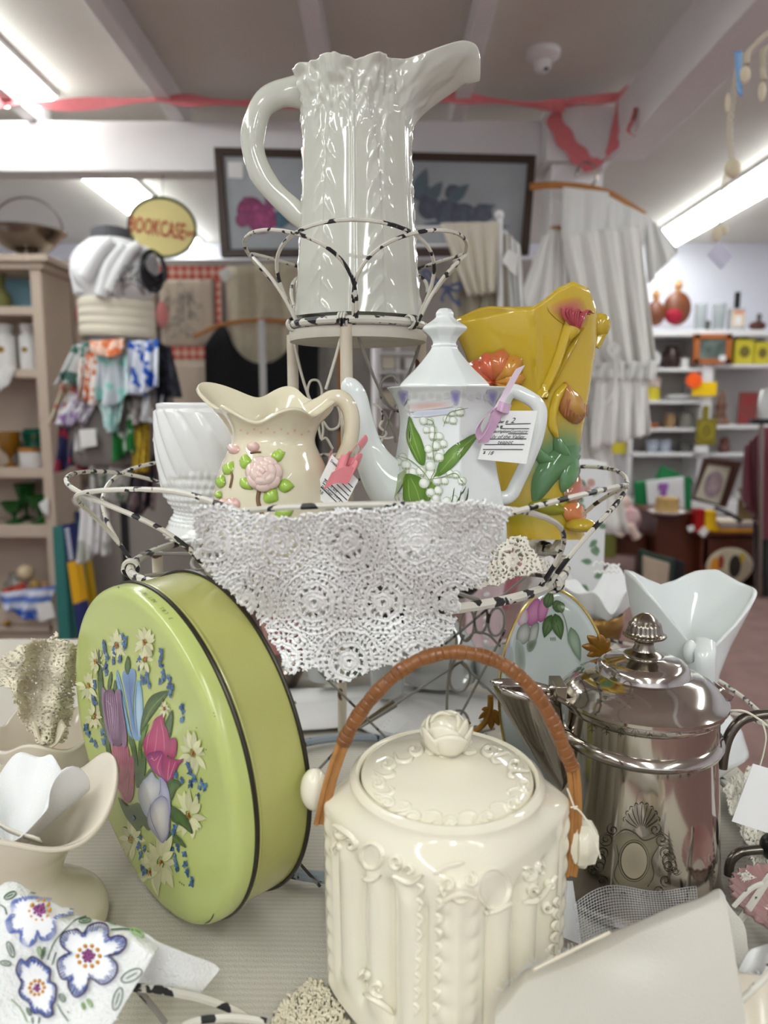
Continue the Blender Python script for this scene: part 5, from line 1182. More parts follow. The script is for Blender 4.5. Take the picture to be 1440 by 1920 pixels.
cB = eflower([(40, 350), (70, 300), (70, 240), (100, 210), (170, 205), (225, 215), (300, 225), (350, 250), (425, 300), (330, 330), (330, 400), (290, 450), (240, 450), (220, 415), (200, 470), (160, 490), (120, 460), (115, 410), (60, 410)], (230, 285), A(*S(96, 112, 184)))
cC = eflower([(95, 630), (120, 560), (150, 575), (185, 545), (230, 565), (270, 600), (300, 625), (298, 690), (335, 720), (335, 800), (315, 840), (320, 890), (280, 910), (240, 885), (200, 880), (175, 820), (130, 790), (110, 750), (125, 700)], (220, 730), A(*S(72, 88, 160)))
og, mg = A(*S(226, 160, 60)), A(*S(156, 70, 140))
for c, R, k2 in ((A(*W(525, 545)), 62, 16), (A(*W(232, 280)), 52, 13), (A(*W(220, 730)), 42, 12)):
    for k in range(10): a0 = k * 2 * PI / 10; d.disc((c[0] + R / 3.13 * math.cos(a0) * 1.05, c[1] + R / 3.13 * math.sin(a0)), 4.2, og, og * .7, 8, h=.0016)
    for k in range(k2): a0 = k * 2.4; r = R / 3.13 * .6 * math.sqrt(k / k2); d.disc((c[0] + r * math.cos(a0), c[1] + r * math.sin(a0)), 3.6, mg, mg * .6, 8, h=.0016)
gr = A(*S(62, 100, 62)); gl = A(*S(140, 176, 104))
def eleaf(a0, b0, w, c=gr):
    a0 = W(*a0); b0 = W(*b0); q = np.linspace(0, 2 * PI, 20); dx = A(b0[0] - a0[0], b0[1] - a0[1]); m = (A(*a0) + A(*b0)) / 2; L = np.hypot(*dx) / 2; u_ = dx / (2 * L); p_ = A(-u_[1], u_[0])
    d.stroke([m + u_ * L * math.cos(k) + p_ * w / 3.13 * math.sin(k) for k in q], 2.2, c, n=26, h=.0006, taper=False); d.stroke([m - u_ * L * .6, m + u_ * L * .6], 2, c * 1.2, n=6, h=.0005)
for a0, b0, w, c in (((30, 205), (95, 175), 16, gr), ((160, 175), (215, 185), 12, gr), ((460, 345), (530, 340), 14, gr), ((612, 350), (695, 372), 14, gr), ((715, 690), (830, 625), 30, gr), ((670, 860), (710, 730), 24, gr), ((50, 460), (80, 550), 16, gr), ((5, 580), (65, 590), 14, gr), ((765, 395), (835, 440), 16, gl), ((360, 770), (385, 815), 14, gr), ((490, 820), (498, 860), 8, gl), ((520, 800), (545, 845), 10, gl), ((165, 850), (185, 895), 10, gr), ((225, 490), (240, 540), 12, gl), ((245, 560), (262, 490), 8, gr)): eleaf(a0, b0, w, c)
for p in ([(280, 565), (310, 480), (360, 410), (430, 350), (500, 325)], [(345, 830), (370, 880), (410, 935)], [(650, 392), (740, 388), (830, 410)], [(0, 240), (30, 260), (42, 300)], [(305, 595), (330, 520)], [(65, 795), (120, 850), (160, 930)], [(190, 905), (195, 940)], [(235, 905), (230, 940)], [(930, 460), (968, 475)], [(400, 870), (410, 880)]): d.stroke([W(*q) for q in p], 2.2, gr if p[0][0] != 65 else gl, n=24, h=.0006, taper=False)
d.mb.build('embroidery', M('floss', rough=.6, vcol=True, sheen=.3), t)['kind'] = 'stuff'

lin = M('ivory_linen', S(212, 208, 198), .8, wave=(150, 'X', .18, S(206, 198, 184)), bump=(800, .35))
lpoly = [(925, 1935), (932, 1880), (950, 1855), (985, 1818), (1030, 1800), (1080, 1783), (1140, 1752), (1200, 1726), (1260, 1700), (1310, 1684), (1346, 1666), (1358, 1672), (1366, 1700), (1376, 1760), (1392, 1840), (1402, 1935)]
def ey2(X): return np.interp(X, [925, 985, 1080, 1200, 1350, 1402], [1890, 1818, 1783, 1726, 1664, 1700])
def fyl(X, Y, D):
    e = np.clip((Y - ey2(X)) / 26, 0, 1); return 0.431 - (Y - 1680) / 250 * .095 - (X - 1150) * .00002 + .014 * (1 - e) ** 2 - .006 * np.exp(-((X - 1190) / 60) ** 2 - ((Y - 1790) / 40) ** 2) + .003 * np.sin(X / 70 + 1)
t = thing('linen_cloth', 'folded ivory linen cloth lying over the wire loops', 'cloth', tuple(aty(1150, 1850, .38)))
mb = sheet([(928, 1900), (936, 1872), (952, 1852), (985, 1818), (1030, 1800), (1080, 1783), (1140, 1752), (1200, 1726), (1260, 1700), (1310, 1684), (1340, 1668), (1352, 1668), (1360, 1680)], [(926, 1940), (960, 1940), (1040, 1940), (1120, 1940), (1220, 1940), (1320, 1940), (1404, 1940)], fyl, 130, 70); mb.build('front_fold', lin, t, solid=.002, sharp=180)
mb = sheet([(1350, 1668), (1372, 1704), (1396, 1735), (1403, 1780), (1408, 1806)], [(1354, 1690), (1366, 1730), (1376, 1780), (1384, 1812), (1388, 1820)], lambda X, Y, D: .475 - (Y - 1680) * .00012, 40, 16); mb.build('side_fold', M('ivory_linen'), t, solid=.002, sharp=180)
mb = MB()
for k in range(70):
    x = 938 + k * 2.2 if k < 30 else 1000 + (k - 30) * 2; y = np.interp(x, [925, 985, 1080], [1872, 1818, 1783])
    p0 = aty(x, y, float(fyl(A(x), A(y), None)[0]) - .002); p1 = p0 + A(rnd.uniform(-.004, .001), rnd.uniform(-.003, .002), rnd.uniform(-.0, .006)); mb.add(tube([p0, (p0 + p1) / 2 + .0006, p1], .00022, 4))
mb.build('frayed_edge', M('fray', S(220, 220, 216), .9), t)['kind'] = 'stuff'
mb = MB()   # tulle net
def netpt(u, v):
    x = 1075 + u * 230 + v * 10; y = 1752 - 40 * math.sin(u * 2.2 + .3) - (1 - v) * (44 + 12 * math.sin(u * 7)) - u * 14 + v * 34; return aty(x, y, .462 + .012 * math.sin(u * 9) + .01 * (1 - v))
for i in range(46): mb.add(tube([netpt(i / 45, j / 14) for j in range(15)], .00020, 3, caps=False))
for j in range(17): mb.add(tube([netpt(i / 45, j / 16) for i in range(46)], .00020, 3, caps=False))
o = tag(mb.build('tulle_net', M('tulle', S(196, 198, 200), .6), loc=tuple(netpt(.5, .5))), 'grey white tulle netting bunched at the foot of the coffee pot', 'tulle', kind='stuff')
mb = MB(); mb.add(tube(np.linspace(aty(1000, 1818, .366), aty(1143, 1748, .392), 10), .0009, 6)); tag(mb.build('toothpick', M('pale_stick', S(226, 216, 196), .6), loc=tuple(aty(1000, 1818, .40))), 'thin pale stick resting on the linen and tulle', 'stick')
# lace under the jar and at the table edge
lpj = [(498, 1935), (520, 1890), (548, 1862), (585, 1832), (610, 1850), (640, 1890), (660, 1935)]
tag(crochet(surf_depth(lambda X, Y, D: ((EYE[2] - (TZ + .004)) / -D[..., 2]) * D[..., 1]), lpj, 2.0, 60, 570, 1880, amp=.0016, rough=4).build('crochet_mat', yarn2, loc=tuple(atz(580, 1890, TZ + .006)), solid=.0014, sharp=180), 'ecru crochet mat under the ivory cookie jar', 'doily')
lpr = [(1352, 1480), (1380, 1450), (1400, 1440), (1450, 1450), (1450, 1650), (1425, 1640), (1415, 1625), (1404, 1600), (1384, 1550)]
tag(crochet(surf_depth(lambda X, Y, D: (EYE[2] - (TZ + .020)) / -D[..., 2] * D[..., 1] + .003 * np.sin(X / 8)), lpr, 1.9, 60, 1400, 1530, amp=.0016, rough=4).build('crochet_runner', M('crochet_shade'), loc=tuple(aty(1400, 1540, .69)), solid=.0014, sharp=180), 'off-white crochet runner hanging behind the coffee pot handle', 'doily')
lpq = [(1370, 1640), (1400, 1628), (1425, 1650), (1440, 1672), (1420, 1690), (1398, 1700), (1378, 1690)]
tag(crochet(surf_depth(lambda X, Y, D: np.full(X.shape, .538) + .004 * np.sin(X / 8)), lpq, 1.9, 50, 1400, 1660, amp=.0014, rough=4).build('lace_cuff', M('crochet_shade'), loc=tuple(aty(1400, 1660, .56)), solid=.0014, sharp=180), 'small scrap of white lace below the crochet runner', 'lace')
pg = M('pink_glass', S(226, 176, 172), .08, trans=.6)
t_ = MB(); c = atz(1492, 1735, TZ + .018); t_.add(lathe([(.02, 0), (.025, .003), (.042, .016), (.046, .019)], 120, tuple(c), n=24, fn=lambda a, z, r, s: (r + .0018 * np.sin(30 * a) * s, z), close=False)); tag(t_.build('pink_glass_dish', pg, loc=tuple(c), solid=.002, sharp=80), 'pleated pink glass dish at the edge of the table', 'dish')
el = sheet([(1386, 1822), (1405, 1786), (1430, 1772), (1455, 1768)], [(1398, 1870), (1412, 1888), (1432, 1898), (1455, 1900)], lambda X, Y, D: .43 + .004 * np.sin(X / 12 + Y / 30) - (Y - 1780) * .0002, 40, 40); ele = el.bvh()
t = thing('eyelet_cloth', 'white eyelet embroidered cloth beside the linen', 'cloth', tuple(aty(1420, 1830, .42))); el.build('cloth', hk, t, solid=.0012, sharp=180)
d = Dec(ele, .0004)
for x, y, r in ((1414, 1838, 3), (1426, 1846, 3), (1438, 1836, 4), (1436, 1862, 3), (1422, 1828, 3), (1440, 1810, 3), (1406, 1862, 2)): d.disc((x, y), r, S(70, 68, 66), S(150, 148, 146), 10)
for k in range(6): a0 = k * PI / 3; d.leaf((1428 + 6 * math.cos(a0), 1836 + 6 * math.sin(a0)), (1428 + 18 * math.cos(a0), 1836 + 18 * math.sin(a0)), 4, (.9, .9, .9), (.7, .7, .7), h=.001)
d.mb.build('eyelet_work', M('floss'), t)['kind'] = 'stuff'
mb = MB(); c = atz(1466, 1968, TZ + .06); mb.add(lathe([(.03, -.04), (.05, -.01), (.055, 0)], 60, tuple(c), n=20, close=False)); tag(mb.build('cream_bowl', M('bisque_glaze'), loc=tuple(c), solid=.003), 'rim of a cream bowl in the corner by the eyelet cloth', 'bowl')
# ================================================================== bookcase side
BKM = M('bookcase_paint', S(196, 178, 160), .55, noise=(6, .12))
def shelfz(y, Y=3.5): return aty(30, y, Y)[2]
BY = 3.5; bxr = aty(75, 500, BY)[0]
bk = thing('bookcase', 'beige painted bookcase with open shelves and a moulded top', 'bookcase', (bxr - .45, BY + .15, 0))
def bpart(name, lo, hi, m=BKM, bev=.003):
    mb = MB(); mb.add(box2(lo, hi)); return mb.build(name, m, bk, smooth=False, bevel=bev)
x0, x1 = bxr - .92, bxr
topz = shelfz(492)
bpart('side_panel', (x1 - .025, BY + .02, 0), (x1, BY + .32, topz)); bpart('side_panel', (x0, BY + .02, 0), (x0 + .025, BY + .32, topz))
bpart('stile', (x1 - .05, BY, 0), (x1, BY + .02, topz)); bpart('stile', (x0, BY, 0), (x0 + .05, BY + .02, topz))
bpart('back_panel', (x0, BY + .31, 0), (x1, BY + .32, topz)); bpart('crown', (x0 - .05, BY - .04, topz), (x1 + .05, BY + .36, topz + .03)); bpart('crown', (x0 - .02, BY - .015, topz - .03), (x1 + .02, BY + .33, topz))
SH = {}
for i, (ya, yb) in enumerate(((574, 590), (692, 708), (878, 896), (986, 1008), (1140, 1172))):
    SH[i] = shelfz(ya); bpart('shelf', (x0 + .03, BY + .003, shelfz(yb)), (x1 - .03, BY + .31, shelfz(ya)))
bpart('plinth', (x0, BY + .03, 0), (x1, BY + .30, .06))
for k in range(2):
    xa = x0 + .05 + k * .41; o = bpart('drawer', (xa, BY - .003, .07), (xa + .40, BY + .02, shelfz(1172) - .005)); mb = MB(); mb.add(ell((xa + .2, BY - .02, .12), .016)); mb.build('knob', M('brass', S(170, 130, 60), .3, metal=1), o)
bpart('blue_panel', (x0 + .06, BY + .27, shelfz(572)), (x1 - .055, BY + .285, shelfz(500)), M('sky_blue_card', S(150, 196, 212), .7))
def onshelf(px, i, dy=.12):
    p = aty(px, 700, BY + dy); return A(p[0], BY + dy, SH[i] + .001)
def lath(name, label, cat, c, prof, mat, seg=36, n=0, group=None, **k):
    mb = MB(); mb.add(lathe(prof, seg, tuple(c), n=n)); return tag(mb.build(name, mat, loc=tuple(c), **k), label, cat, group)
# basket on top
c = aty(52, 470, 3.66); c[2] = topz + .031; sv = M('old_silver', S(150, 140, 130), .25, metal=1.0)
t = thing('silver_basket', 'silver plated footed basket with hoop handle on top of the bookcase', 'basket', tuple(c))
mb = MB(); mb.add(lathe([(.075, 0), (.08, .006), (.05, .02), (.045, .035), (.10, .06), (.14, .10), (.165, .135), (.175, .14)], 48, tuple(c), n=30, close=False)); mb.build('bowl', sv, t, solid=.003)
mb = MB()
for a0 in np.arange(0, 2 * PI, 2 * PI / 60): mb.add(ell((c[0] + .174 * math.cos(a0), c[1] + .174 * math.sin(a0), c[2] + .14), .008, 6, 4))
mb.build('gadroon_rim', sv, t)['kind'] = 'stuff'
q = np.linspace(0, PI, 30); mb = MB(); mb.add(tube(np.stack([c[0] + .172 * np.cos(q), np.full(30, c[1]), c[2] + .14 + .155 * np.sin(q)], 1), .005, 8)); mb.build('hoop_handle', sv, t)
wc = M('white_ceramic', S(226, 224, 220), .2)
p = onshelf(8, 0); lath('olive_glass_vase', 'olive tinted glass vase in the blue-backed compartment', 'vase', p, [(.03, 0), (.05, .01), (.055, .06), (.03, .10), (.035, .16)], M('olive_glass', S(150, 150, 90), .1, trans=.4), n=24)
gold = M('gold_motif', S(150, 116, 40), .4, metal=.4)
for px, s, lab in ((14, 1.0, 'larger white canister with gold motif, cut by the picture edge'), (56, .82, 'smaller white canister with gold motif next to the bookcase stile')):
    p = onshelf(px, 1, .13); t = thing('white_canister', lab, 'canister', tuple(p), 'white canisters in the bookcase')
    mb = MB(); mb.add(lathe([(0, 0), (.046 * s, 0), (.050 * s, .01), (.050 * s, .155), (.046 * s, .165), (0, .166)], 36, tuple(p))); mb.build('jar', wc, t)
    mb = MB(); mb.add(lathe([(.040 * s, .166), (.034 * s, .17), (.034 * s, .19), (.042 * s, .20), (.040 * s, .215), (0, .218)], 36, tuple(p))); mb.build('lid', wc, t)
    mb = MB(); mb.add(ell(p + A(0, -.049 * s, .095), (.018 * s, .004, .016 * s), 14, 8)); mb.build('gold_motif', gold, t)
def drape(name, label, cat, quad, Y, mat, folds=3, amp=.02, group=None, nu=28, nv=24, seed=0, scallop=0.0, parent=None, thick=.002, wav=0.0):
    """Hanging cloth between four px corners (top a, top b, bottom b, bottom a)."""
    Ys = [Y] * 4 if np.isscalar(Y) else Y; q = [aty(x, y, yy) for (x, y), yy in zip(quad, Ys)]; rg = random.Random(seed); ph = rg.uniform(0, 6); P = np.zeros((nu, nv, 3))
    for i in range(nu):
        u = i / (nu - 1)
        for j in range(nv):
            v = j / (nv - 1); b = (q[0] * (1 - u) + q[1] * u) * (1 - v) + (q[3] * (1 - u) + q[2] * u) * v
            w = amp * (0.25 + .75 * v) * (math.sin(folds * 2 * PI * u + ph + 1.2 * v) + .4 * math.sin(folds * 4.3 * PI * u + ph * 2))
            P[i, j] = b + A(0.35 * w * math.cos(ph + 5 * u), -w, (-scallop * abs(math.sin(u * PI * 9)) if j == nv - 1 else 0) + wav * math.sin(7 * u + ph) * v)
    mb = MB(); mb.add(grid(P))
    if parent is not None: return mb.build(name, mat, parent, solid=thick, offset=0, sharp=180)
    return tag(mb.build(name, mat, loc=tuple(q[0]), solid=thick, offset=0, sharp=180), label, cat, group)
drape('white_napkin', 'white napkin hanging over the shelf edge below the canisters', 'napkin', [(-6, 690), (27, 688), (14, 722), (-4, 736)], 3.47, wc, 2, .008)
p = onshelf(8, 2, .1); lath('amber_glass', 'amber glass goblet at the picture edge of the bookcase', 'glass', p, [(.03, 0), (.035, .004), (.01, .02), (.012, .05), (.045, .09), (.05, .16), (.048, .16), (.04, .09)], M('amber_glass', S(170, 116, 30), .08, trans=.5), n=30)
p = onshelf(58, 2, .21); lath('green_bottle', 'dark green glass jar behind the gold rimmed cup', 'jar', p, [(0, 0), (.05, 0), (.055, .02), (.055, .12), (.06, .125), (.065, .16), (.05, .18), (0, .185)], M('bottle_green', S(16, 84, 66), .12, coat=.3))
p = onshelf(49, 2, .06); t = thing('gold_rimmed_cup', 'white straight cup with a wide gold rim', 'cup', tuple(p)); mb = MB(); mb.add(lathe([(0, 0), (.05, 0), (.055, .01), (.057, .075)], 36, tuple(p))); mb.build('cup', wc, t); mb = MB(); mb.add(lathe([(.057, .075), (.062, .078), (.062, .092), (.055, .094), (.04, .093), (0, .093)], 36, tuple(p))); mb.build('gold_rim', M('copper_gilt', S(196, 130, 60), .3, metal=.8), t)
p = onshelf(20, 2, .23); lath('clear_tumbler', 'clear cut tumbler behind the amber goblet', 'glass', p, [(0, 0), (.03, 0), (.036, .12), (.033, .12), (.028, .01)], M('clear_glass', S(236, 240, 238), .03, trans=.85), n=0)
gg = M('green_glass', S(40, 104, 44), .06, trans=.35, coat=.3)
for k, (px, dy, r, h, lab) in enumerate(((8, .09, .06, .10, 'pale green glass bowl at the front of the green glass shelf'), (58, .09, .062, .13, 'dark green footed glass compote nearest the stile'), (32, .22, .052, .17, 'tall green glass dish at the back of the green glass shelf'))):
    p = onshelf(px, 3, dy); mb = MB(); mb.add(lathe([(.04, 0), (.042, .005), (.012, .02), (.012, h * .4), (r * .6, h * .55), (r, h), (r * .96, h), (r * .5, h * .6)], 36, tuple(p), n=28)); tag(mb.build('green_glass_compote', gg, loc=tuple(p)), lab, 'glass bowl', 'green glass dishes in the bookcase')
drape('shelf_price_card', 'small white price card hung against the green glass', 'price card', [(72, 945), (90, 932), (90, 968), (78, 958)], 3.47, wc, 1, .001)
# bottom compartment
p = onshelf(46, 4, .06)
def ballt(px, py, r, col, lab, name='ornament_ball', Y=3.52, cat='ball'): c = aty(px, py, Y); mb = MB(); mb.add(ell(c, r, 18, 10)); return tag(mb.build(name, M(name + lab[:6].strip().replace(' ', '_'), col, .5, noise=(30, .3)), loc=tuple(c)), lab, cat, 'balls in the bottom of the bookcase')
ballt(47, 1074, .040, S(206, 186, 150), 'larger straw coloured ball on the heap of oddments'); ballt(66, 1098, .028, S(170, 136, 70), 'smaller golden ball below the straw ball'); ballt(83, 1100, .030, S(196, 150, 110), 'orange and white ball against the stile', Y=3.59)
drape('red_felt', 'crumpled red felt beside the golden ball', 'felt', [(2, 1106), (44, 1092), (50, 1120), (4, 1118)], 3.49, M('red_felt', S(196, 76, 60), .8), 2, .02)
drape('blue_white_cloth', 'blue and white striped cloth hanging from the lowest shelf', 'cloth', [(-4, 1112), (106, 1098), (70, 1166), (4, 1140)], 3.44, M('blue_white', S(226, 230, 240), .8, wave=(5, 'Z', .95, S(40, 96, 190))), 2, .02)
drape('blue_banner', 'deep blue cloth corner beneath the striped cloth', 'cloth', [(20, 1140), (60, 1150), (66, 1162), (40, 1160)], 3.43, M('deep_blue', S(36, 84, 176), .8), 1, .006)
drape('drawer_tag', 'white paper tag dangling in front of the drawers', 'price card', [(66, 1132), (96, 1128), (104, 1158), (74, 1166)], 3.42, wc, 1, .002)
for px, lab in ((2, 'clear glass jar beside the straw ball'),): p = onshelf(px, 4, .1); lath('clear_jar', lab, 'jar', p, [(0, 0), (.05, 0), (.055, .10), (.03, .13), (.03, .15)], M('clear_glass'))
# books on the floor
def bookpx(name, lab, quad, Y, th, cols, group='tall books beside the bookcase', marks=None):
    q = [aty(x, y, Y) for x, y in quad]; t = thing(name, lab, 'book', tuple(q[3]), group)
    for i, (v0, v1, c) in enumerate(cols):
        a, b = q[0] * (1 - v0) + q[3] * v0, q[1] * (1 - v0) + q[2] * v0; d_, e = q[0] * (1 - v1) + q[3] * v1, q[1] * (1 - v1) + q[2] * v1
        mb = MB(); mb.add(prism([d_, e, b, a], th, A(0.3, 1, 0))); mb.build('spine_band' if i else 'spine', M('book_%d_%d_%d' % c, S(*c), .5), t, smooth=False)
    if marks:
        mb = MB()
        for v0, v1, u0, u1 in marks:
            f = lambda u, v: (q[0] * (1 - u) + q[1] * u) * (1 - v) + (q[3] * (1 - u) + q[2] * u) * v
            mb.add(prism([f(u0, v1), f(u1, v1), f(u1, v0), f(u0, v0)], .001, A(0, -1, 0)))
        mb.build('worn_print', M('pale_print', S(216, 220, 226), .6), t, smooth=False)
bookpx('tall_book', 'tall teal book standing against the bookcase', [(98, 988), (117, 984), (131, 1200), (110, 1206)], 3.40, .14, [(0, 1, (50, 118, 112))])
bookpx('tall_book', 'tall navy book with a yellow band, leaning by the teal book', [(116, 984), (131, 981), (160, 1190), (146, 1196)], 3.38, .05, [(0, .33, (34, 44, 96)), (.33, .70, (226, 170, 20)), (.70, 1, (40, 50, 104))], marks=[(.04 + k * .035, .062 + k * .035, .3, .8) for k in range(8)])
bookpx('tall_book', 'yellow book with a dark blue top standing behind the navy book', [(140, 960), (152, 958), (182, 1180), (172, 1186)], 3.70, .03, [(0, .08, (40, 50, 90)), (.08, 1, (206, 166, 24))])

# ================================================================== dress form
DY = 3.15
fx_ = aty(215, 600, DY); t = thing('dress_form', 'dress form wrapped in white tulle with a wire frame and black wire stand', 'dress form', (fx_[0], DY, 0))
tul = M('white_tulle', S(232, 232, 232), .8, sheen=.5, bump=(60, .5), sss=0)
zt = lambda y: aty(215, y, DY)[2]
def dl(prof, yo=0): return [(r, z) for r, z in prof]
mb = MB(); mb.add(lathe([(.10, zt(640)), (.128, zt(600)), (.128, zt(570)), (.135, zt(540)), (.142, zt(510)), (.130, zt(480)), (.085, zt(455)), (.06, zt(448))], 48, (fx_[0], DY, 0), n=40, fn=lambda a, z, r, s: (r * (1 + .16 * np.abs(np.cos(a)) * (s > .35)), z))); mb.build('bodice', tul, t)
for dx, sg in ((-38, -1), (42, 1)):
    c = aty(215 + dx, 512, DY - .06); mb = MB(); v, f = ell(c, (.090, .09, .112), 28, 16); v = v + .004 * np.sin(v[:, :1] * 60 + v[:, 2:] * 50); mb.add((v, f)); mb.build('tulle_puff', tul, t)
for pts in ([(160, 520), (190, 470), (212, 450)], [(205, 545), (240, 480), (262, 458)], [(190, 555), (205, 500), (235, 460)]): mb = MB(); mb.add(tube(cr(pc(pts, DY - .15), 14), np.linspace(.03, .022, 14), 10)); mb.build('tulle_strap', tul, t)
crm = M('cream_sash', S(224, 216, 196), .8, bump=(20, .3))
for k, y in enumerate((575, 592, 608, 624)): mb = MB(); mb.add(lathe([(.136, zt(y + 11)), (.1415, zt(y + 8)), (.1435, zt(y)), (.1415, zt(y - 8)), (.136, zt(y - 11))], 40, (fx_[0] + .01, DY, 0), fn=lambda a, z, r, s: (r * (1 + .06 * np.abs(np.cos(a))), z + .004 * np.sin(2 * a)))); mb.build('sash', crm, t)
bwire = M('black_wire', S(36, 36, 40), .4)
mb = MB(); mb.add(lathe([(.072, zt(452)), (.078, zt(436)), (.074, zt(430)), (.068, zt(436)), (.066, zt(450))], 30, (fx_[0] + .0, DY, 0), fn=lambda a, z, r, s: (r + .002 * np.sin(20 * a), z))); mb.build('lace_collar', M('dark_lace', S(92, 92, 96), .7), t)
cw2 = aty(288, 510, DY - .13)
for k in range(9):
    a0 = k * .35; mb = MB(); q = np.linspace(0, 2 * PI, 30); mb.add(tube(np.stack([cw2[0] + .046 * np.cos(q) * math.cos(a0 * .4), cw2[1] + .05 * np.cos(q) * math.sin(a0 * .5) + .01 * np.sin(3 * q + k), cw2[2] + (.075 - .003 * k) * np.sin(q) + .004 * k], 1), .0042, 5, closed=True)); mb.build('armhole_wire', bwire, t)
rg = random.Random(4)
for k in range(14):
    p0 = (rg.uniform(212, 275), rg.uniform(505, 560)); p1 = (rg.uniform(215, 290), rg.uniform(505, 560)); mb = MB(); mb.add(tube(cr(pc([p0, ((p0[0] + p1[0]) / 2, (p0[1] + p1[1]) / 2 - 14), p1], DY - .185), 10), .0018, 4)); mb.build('wire_spray', bwire, t)
mb = MB(); mb.add(tube([(fx_[0], DY, .02), (fx_[0], DY, zt(640))], .018, 10)); mb.build('stand_pole', bwire, t)
for k in range(3): a0 = k * 2.1; mb = MB(); mb.add(tube([(fx_[0], DY, .1), (fx_[0] + .25 * math.cos(a0), DY + .25 * math.sin(a0), .01)], .01, 8)); mb.build('stand_leg', bwire, t)
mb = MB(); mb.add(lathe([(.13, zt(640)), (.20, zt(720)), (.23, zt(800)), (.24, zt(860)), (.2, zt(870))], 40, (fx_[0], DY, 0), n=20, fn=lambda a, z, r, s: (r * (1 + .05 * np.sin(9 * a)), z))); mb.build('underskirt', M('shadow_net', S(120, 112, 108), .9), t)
def pat(n, c, c2, sc=14): return M('scarf_' + n, S(*c), .85, noise=(sc * 2.2, .25), spots=(sc * 1.5, .52, S(*c2)))
scarves = [
 ('white scarf with green and blue corner at the waist', [(135, 648), (172, 640), (150, 715), (98, 722)], ('green', (222, 224, 222), (80, 120, 110), 9)),
 ('coral ruffled handkerchief tucked in at the front', [(168, 640), (232, 634), (232, 662), (176, 668)], ('coral', (232, 196, 176), (216, 120, 74), 12)),
 ('white handkerchief with orange daisies', [(150, 668), (186, 656), (184, 756), (146, 745)], ('orange', (236, 226, 218), (206, 104, 46), 22)),
 ('lavender and mint handkerchief with violet flowers', [(186, 664), (240, 660), (246, 745), (180, 760)], ('mint', (206, 212, 218), (150, 206, 196), 8)),
 ('royal blue and white striped scarf', [(242, 640), (296, 636), (296, 732), (238, 738)], ('blue', (226, 230, 240), (36, 92, 186), 9)),
 ('black scarf with small pink flower', [(284, 636), (318, 650), (330, 738), (300, 770)], ('black', (30, 32, 42), (60, 60, 76), 20)),
 ('yellow and pink floral handkerchief on the outer side', [(112, 722), (150, 716), (132, 790), (88, 792)], ('floral', (214, 206, 180), (190, 96, 90), 13)),
 ('white handkerchief with scattered violets', [(130, 735), (196, 728), (160, 800), (104, 788)], ('violet', (230, 228, 232), (150, 120, 170), 24)),
 ('pale aqua handkerchief hanging in a long point', [(176, 735), (234, 730), (224, 800), (206, 806)], ('aqua', (190, 212, 208), (150, 190, 186), 8)),
 ('emerald green scarf with white oval', [(196, 780), (250, 775), (252, 850), (208, 860)], ('emerald', (20, 110, 44), (210, 216, 206), 5)),
 ('navy and crimson scarf low on the skirt', [(110, 800), (165, 808), (160, 880), (100, 876)], ('navy', (40, 42, 84), (150, 40, 60), 8)),
 ('grey and white handkerchief beside the white price tag', [(136, 770), (190, 780), (180, 830), (150, 845)], ('grey', (206, 204, 204), (150, 146, 146), 12)),
 ('taupe handkerchief under the blue striped scarf', [(230, 735), (300, 735), (300, 790), (240, 790)], ('taupe', (150, 140, 136), (110, 104, 100), 10)),
 ('white stocking bundle below the black scarf', [(272, 735), (306, 740), (300, 790), (268, 785)], ('white', (234, 234, 236), (214, 214, 216), 10)),
 ('mustard scarf behind the white planter', [(246, 790), (280, 792), (280, 880), (250, 880)], ('mustard', (190, 160, 50), (150, 120, 30), 10)),
 ('grey and green patterned scarf hanging low', [(160, 840), (250, 845), (240, 940), (170, 930)], ('lowgrey', (170, 164, 160), (96, 104, 90), 10)),
 ('dark plum scarf at the bottom of the skirt', [(250, 860), (300, 850), (290, 960), (240, 960)], ('plum', (64, 54, 60), (120, 100, 104), 8)),
 ('white handkerchief with leaf sprigs near the floor books', [(148, 930), (205, 935), (200, 1040), (150, 1050)], ('sprig', (224, 220, 220), (170, 170, 160), 6)),
]
for i, (lab, quad, (n, c, c2, sc)) in enumerate(scarves):
    x = (quad[0][0] + quad[1][0]) / 2; dd = .20 * math.cos((x - 215) / 125 * 1.3)
    y0 = DY - .13 - dd * .25 - .004 * (i % 5); y1 = DY - .10 - dd * .75 - .006 * (i % 5)
    drape('hanging_scarf', lab, 'scarf', quad, [y0, y0, y1, y1], pat(n, c, c2, sc), 2 + i % 3, .034, 'handkerchiefs and scarves on the dress form', seed=i, wav=.015)
drape('scarf_tag', 'square white price tag pinned among the scarves', 'price card', [(147, 806), (178, 804), (182, 836), (152, 840)], DY - .27, wc, 1, .001)
drape('low_scarf_tag', 'white price tag hanging near the wire loops and the bookcase', 'price card', [(135, 936), (165, 915), (172, 958), (140, 945)], 3.1, wc, 1, .001)

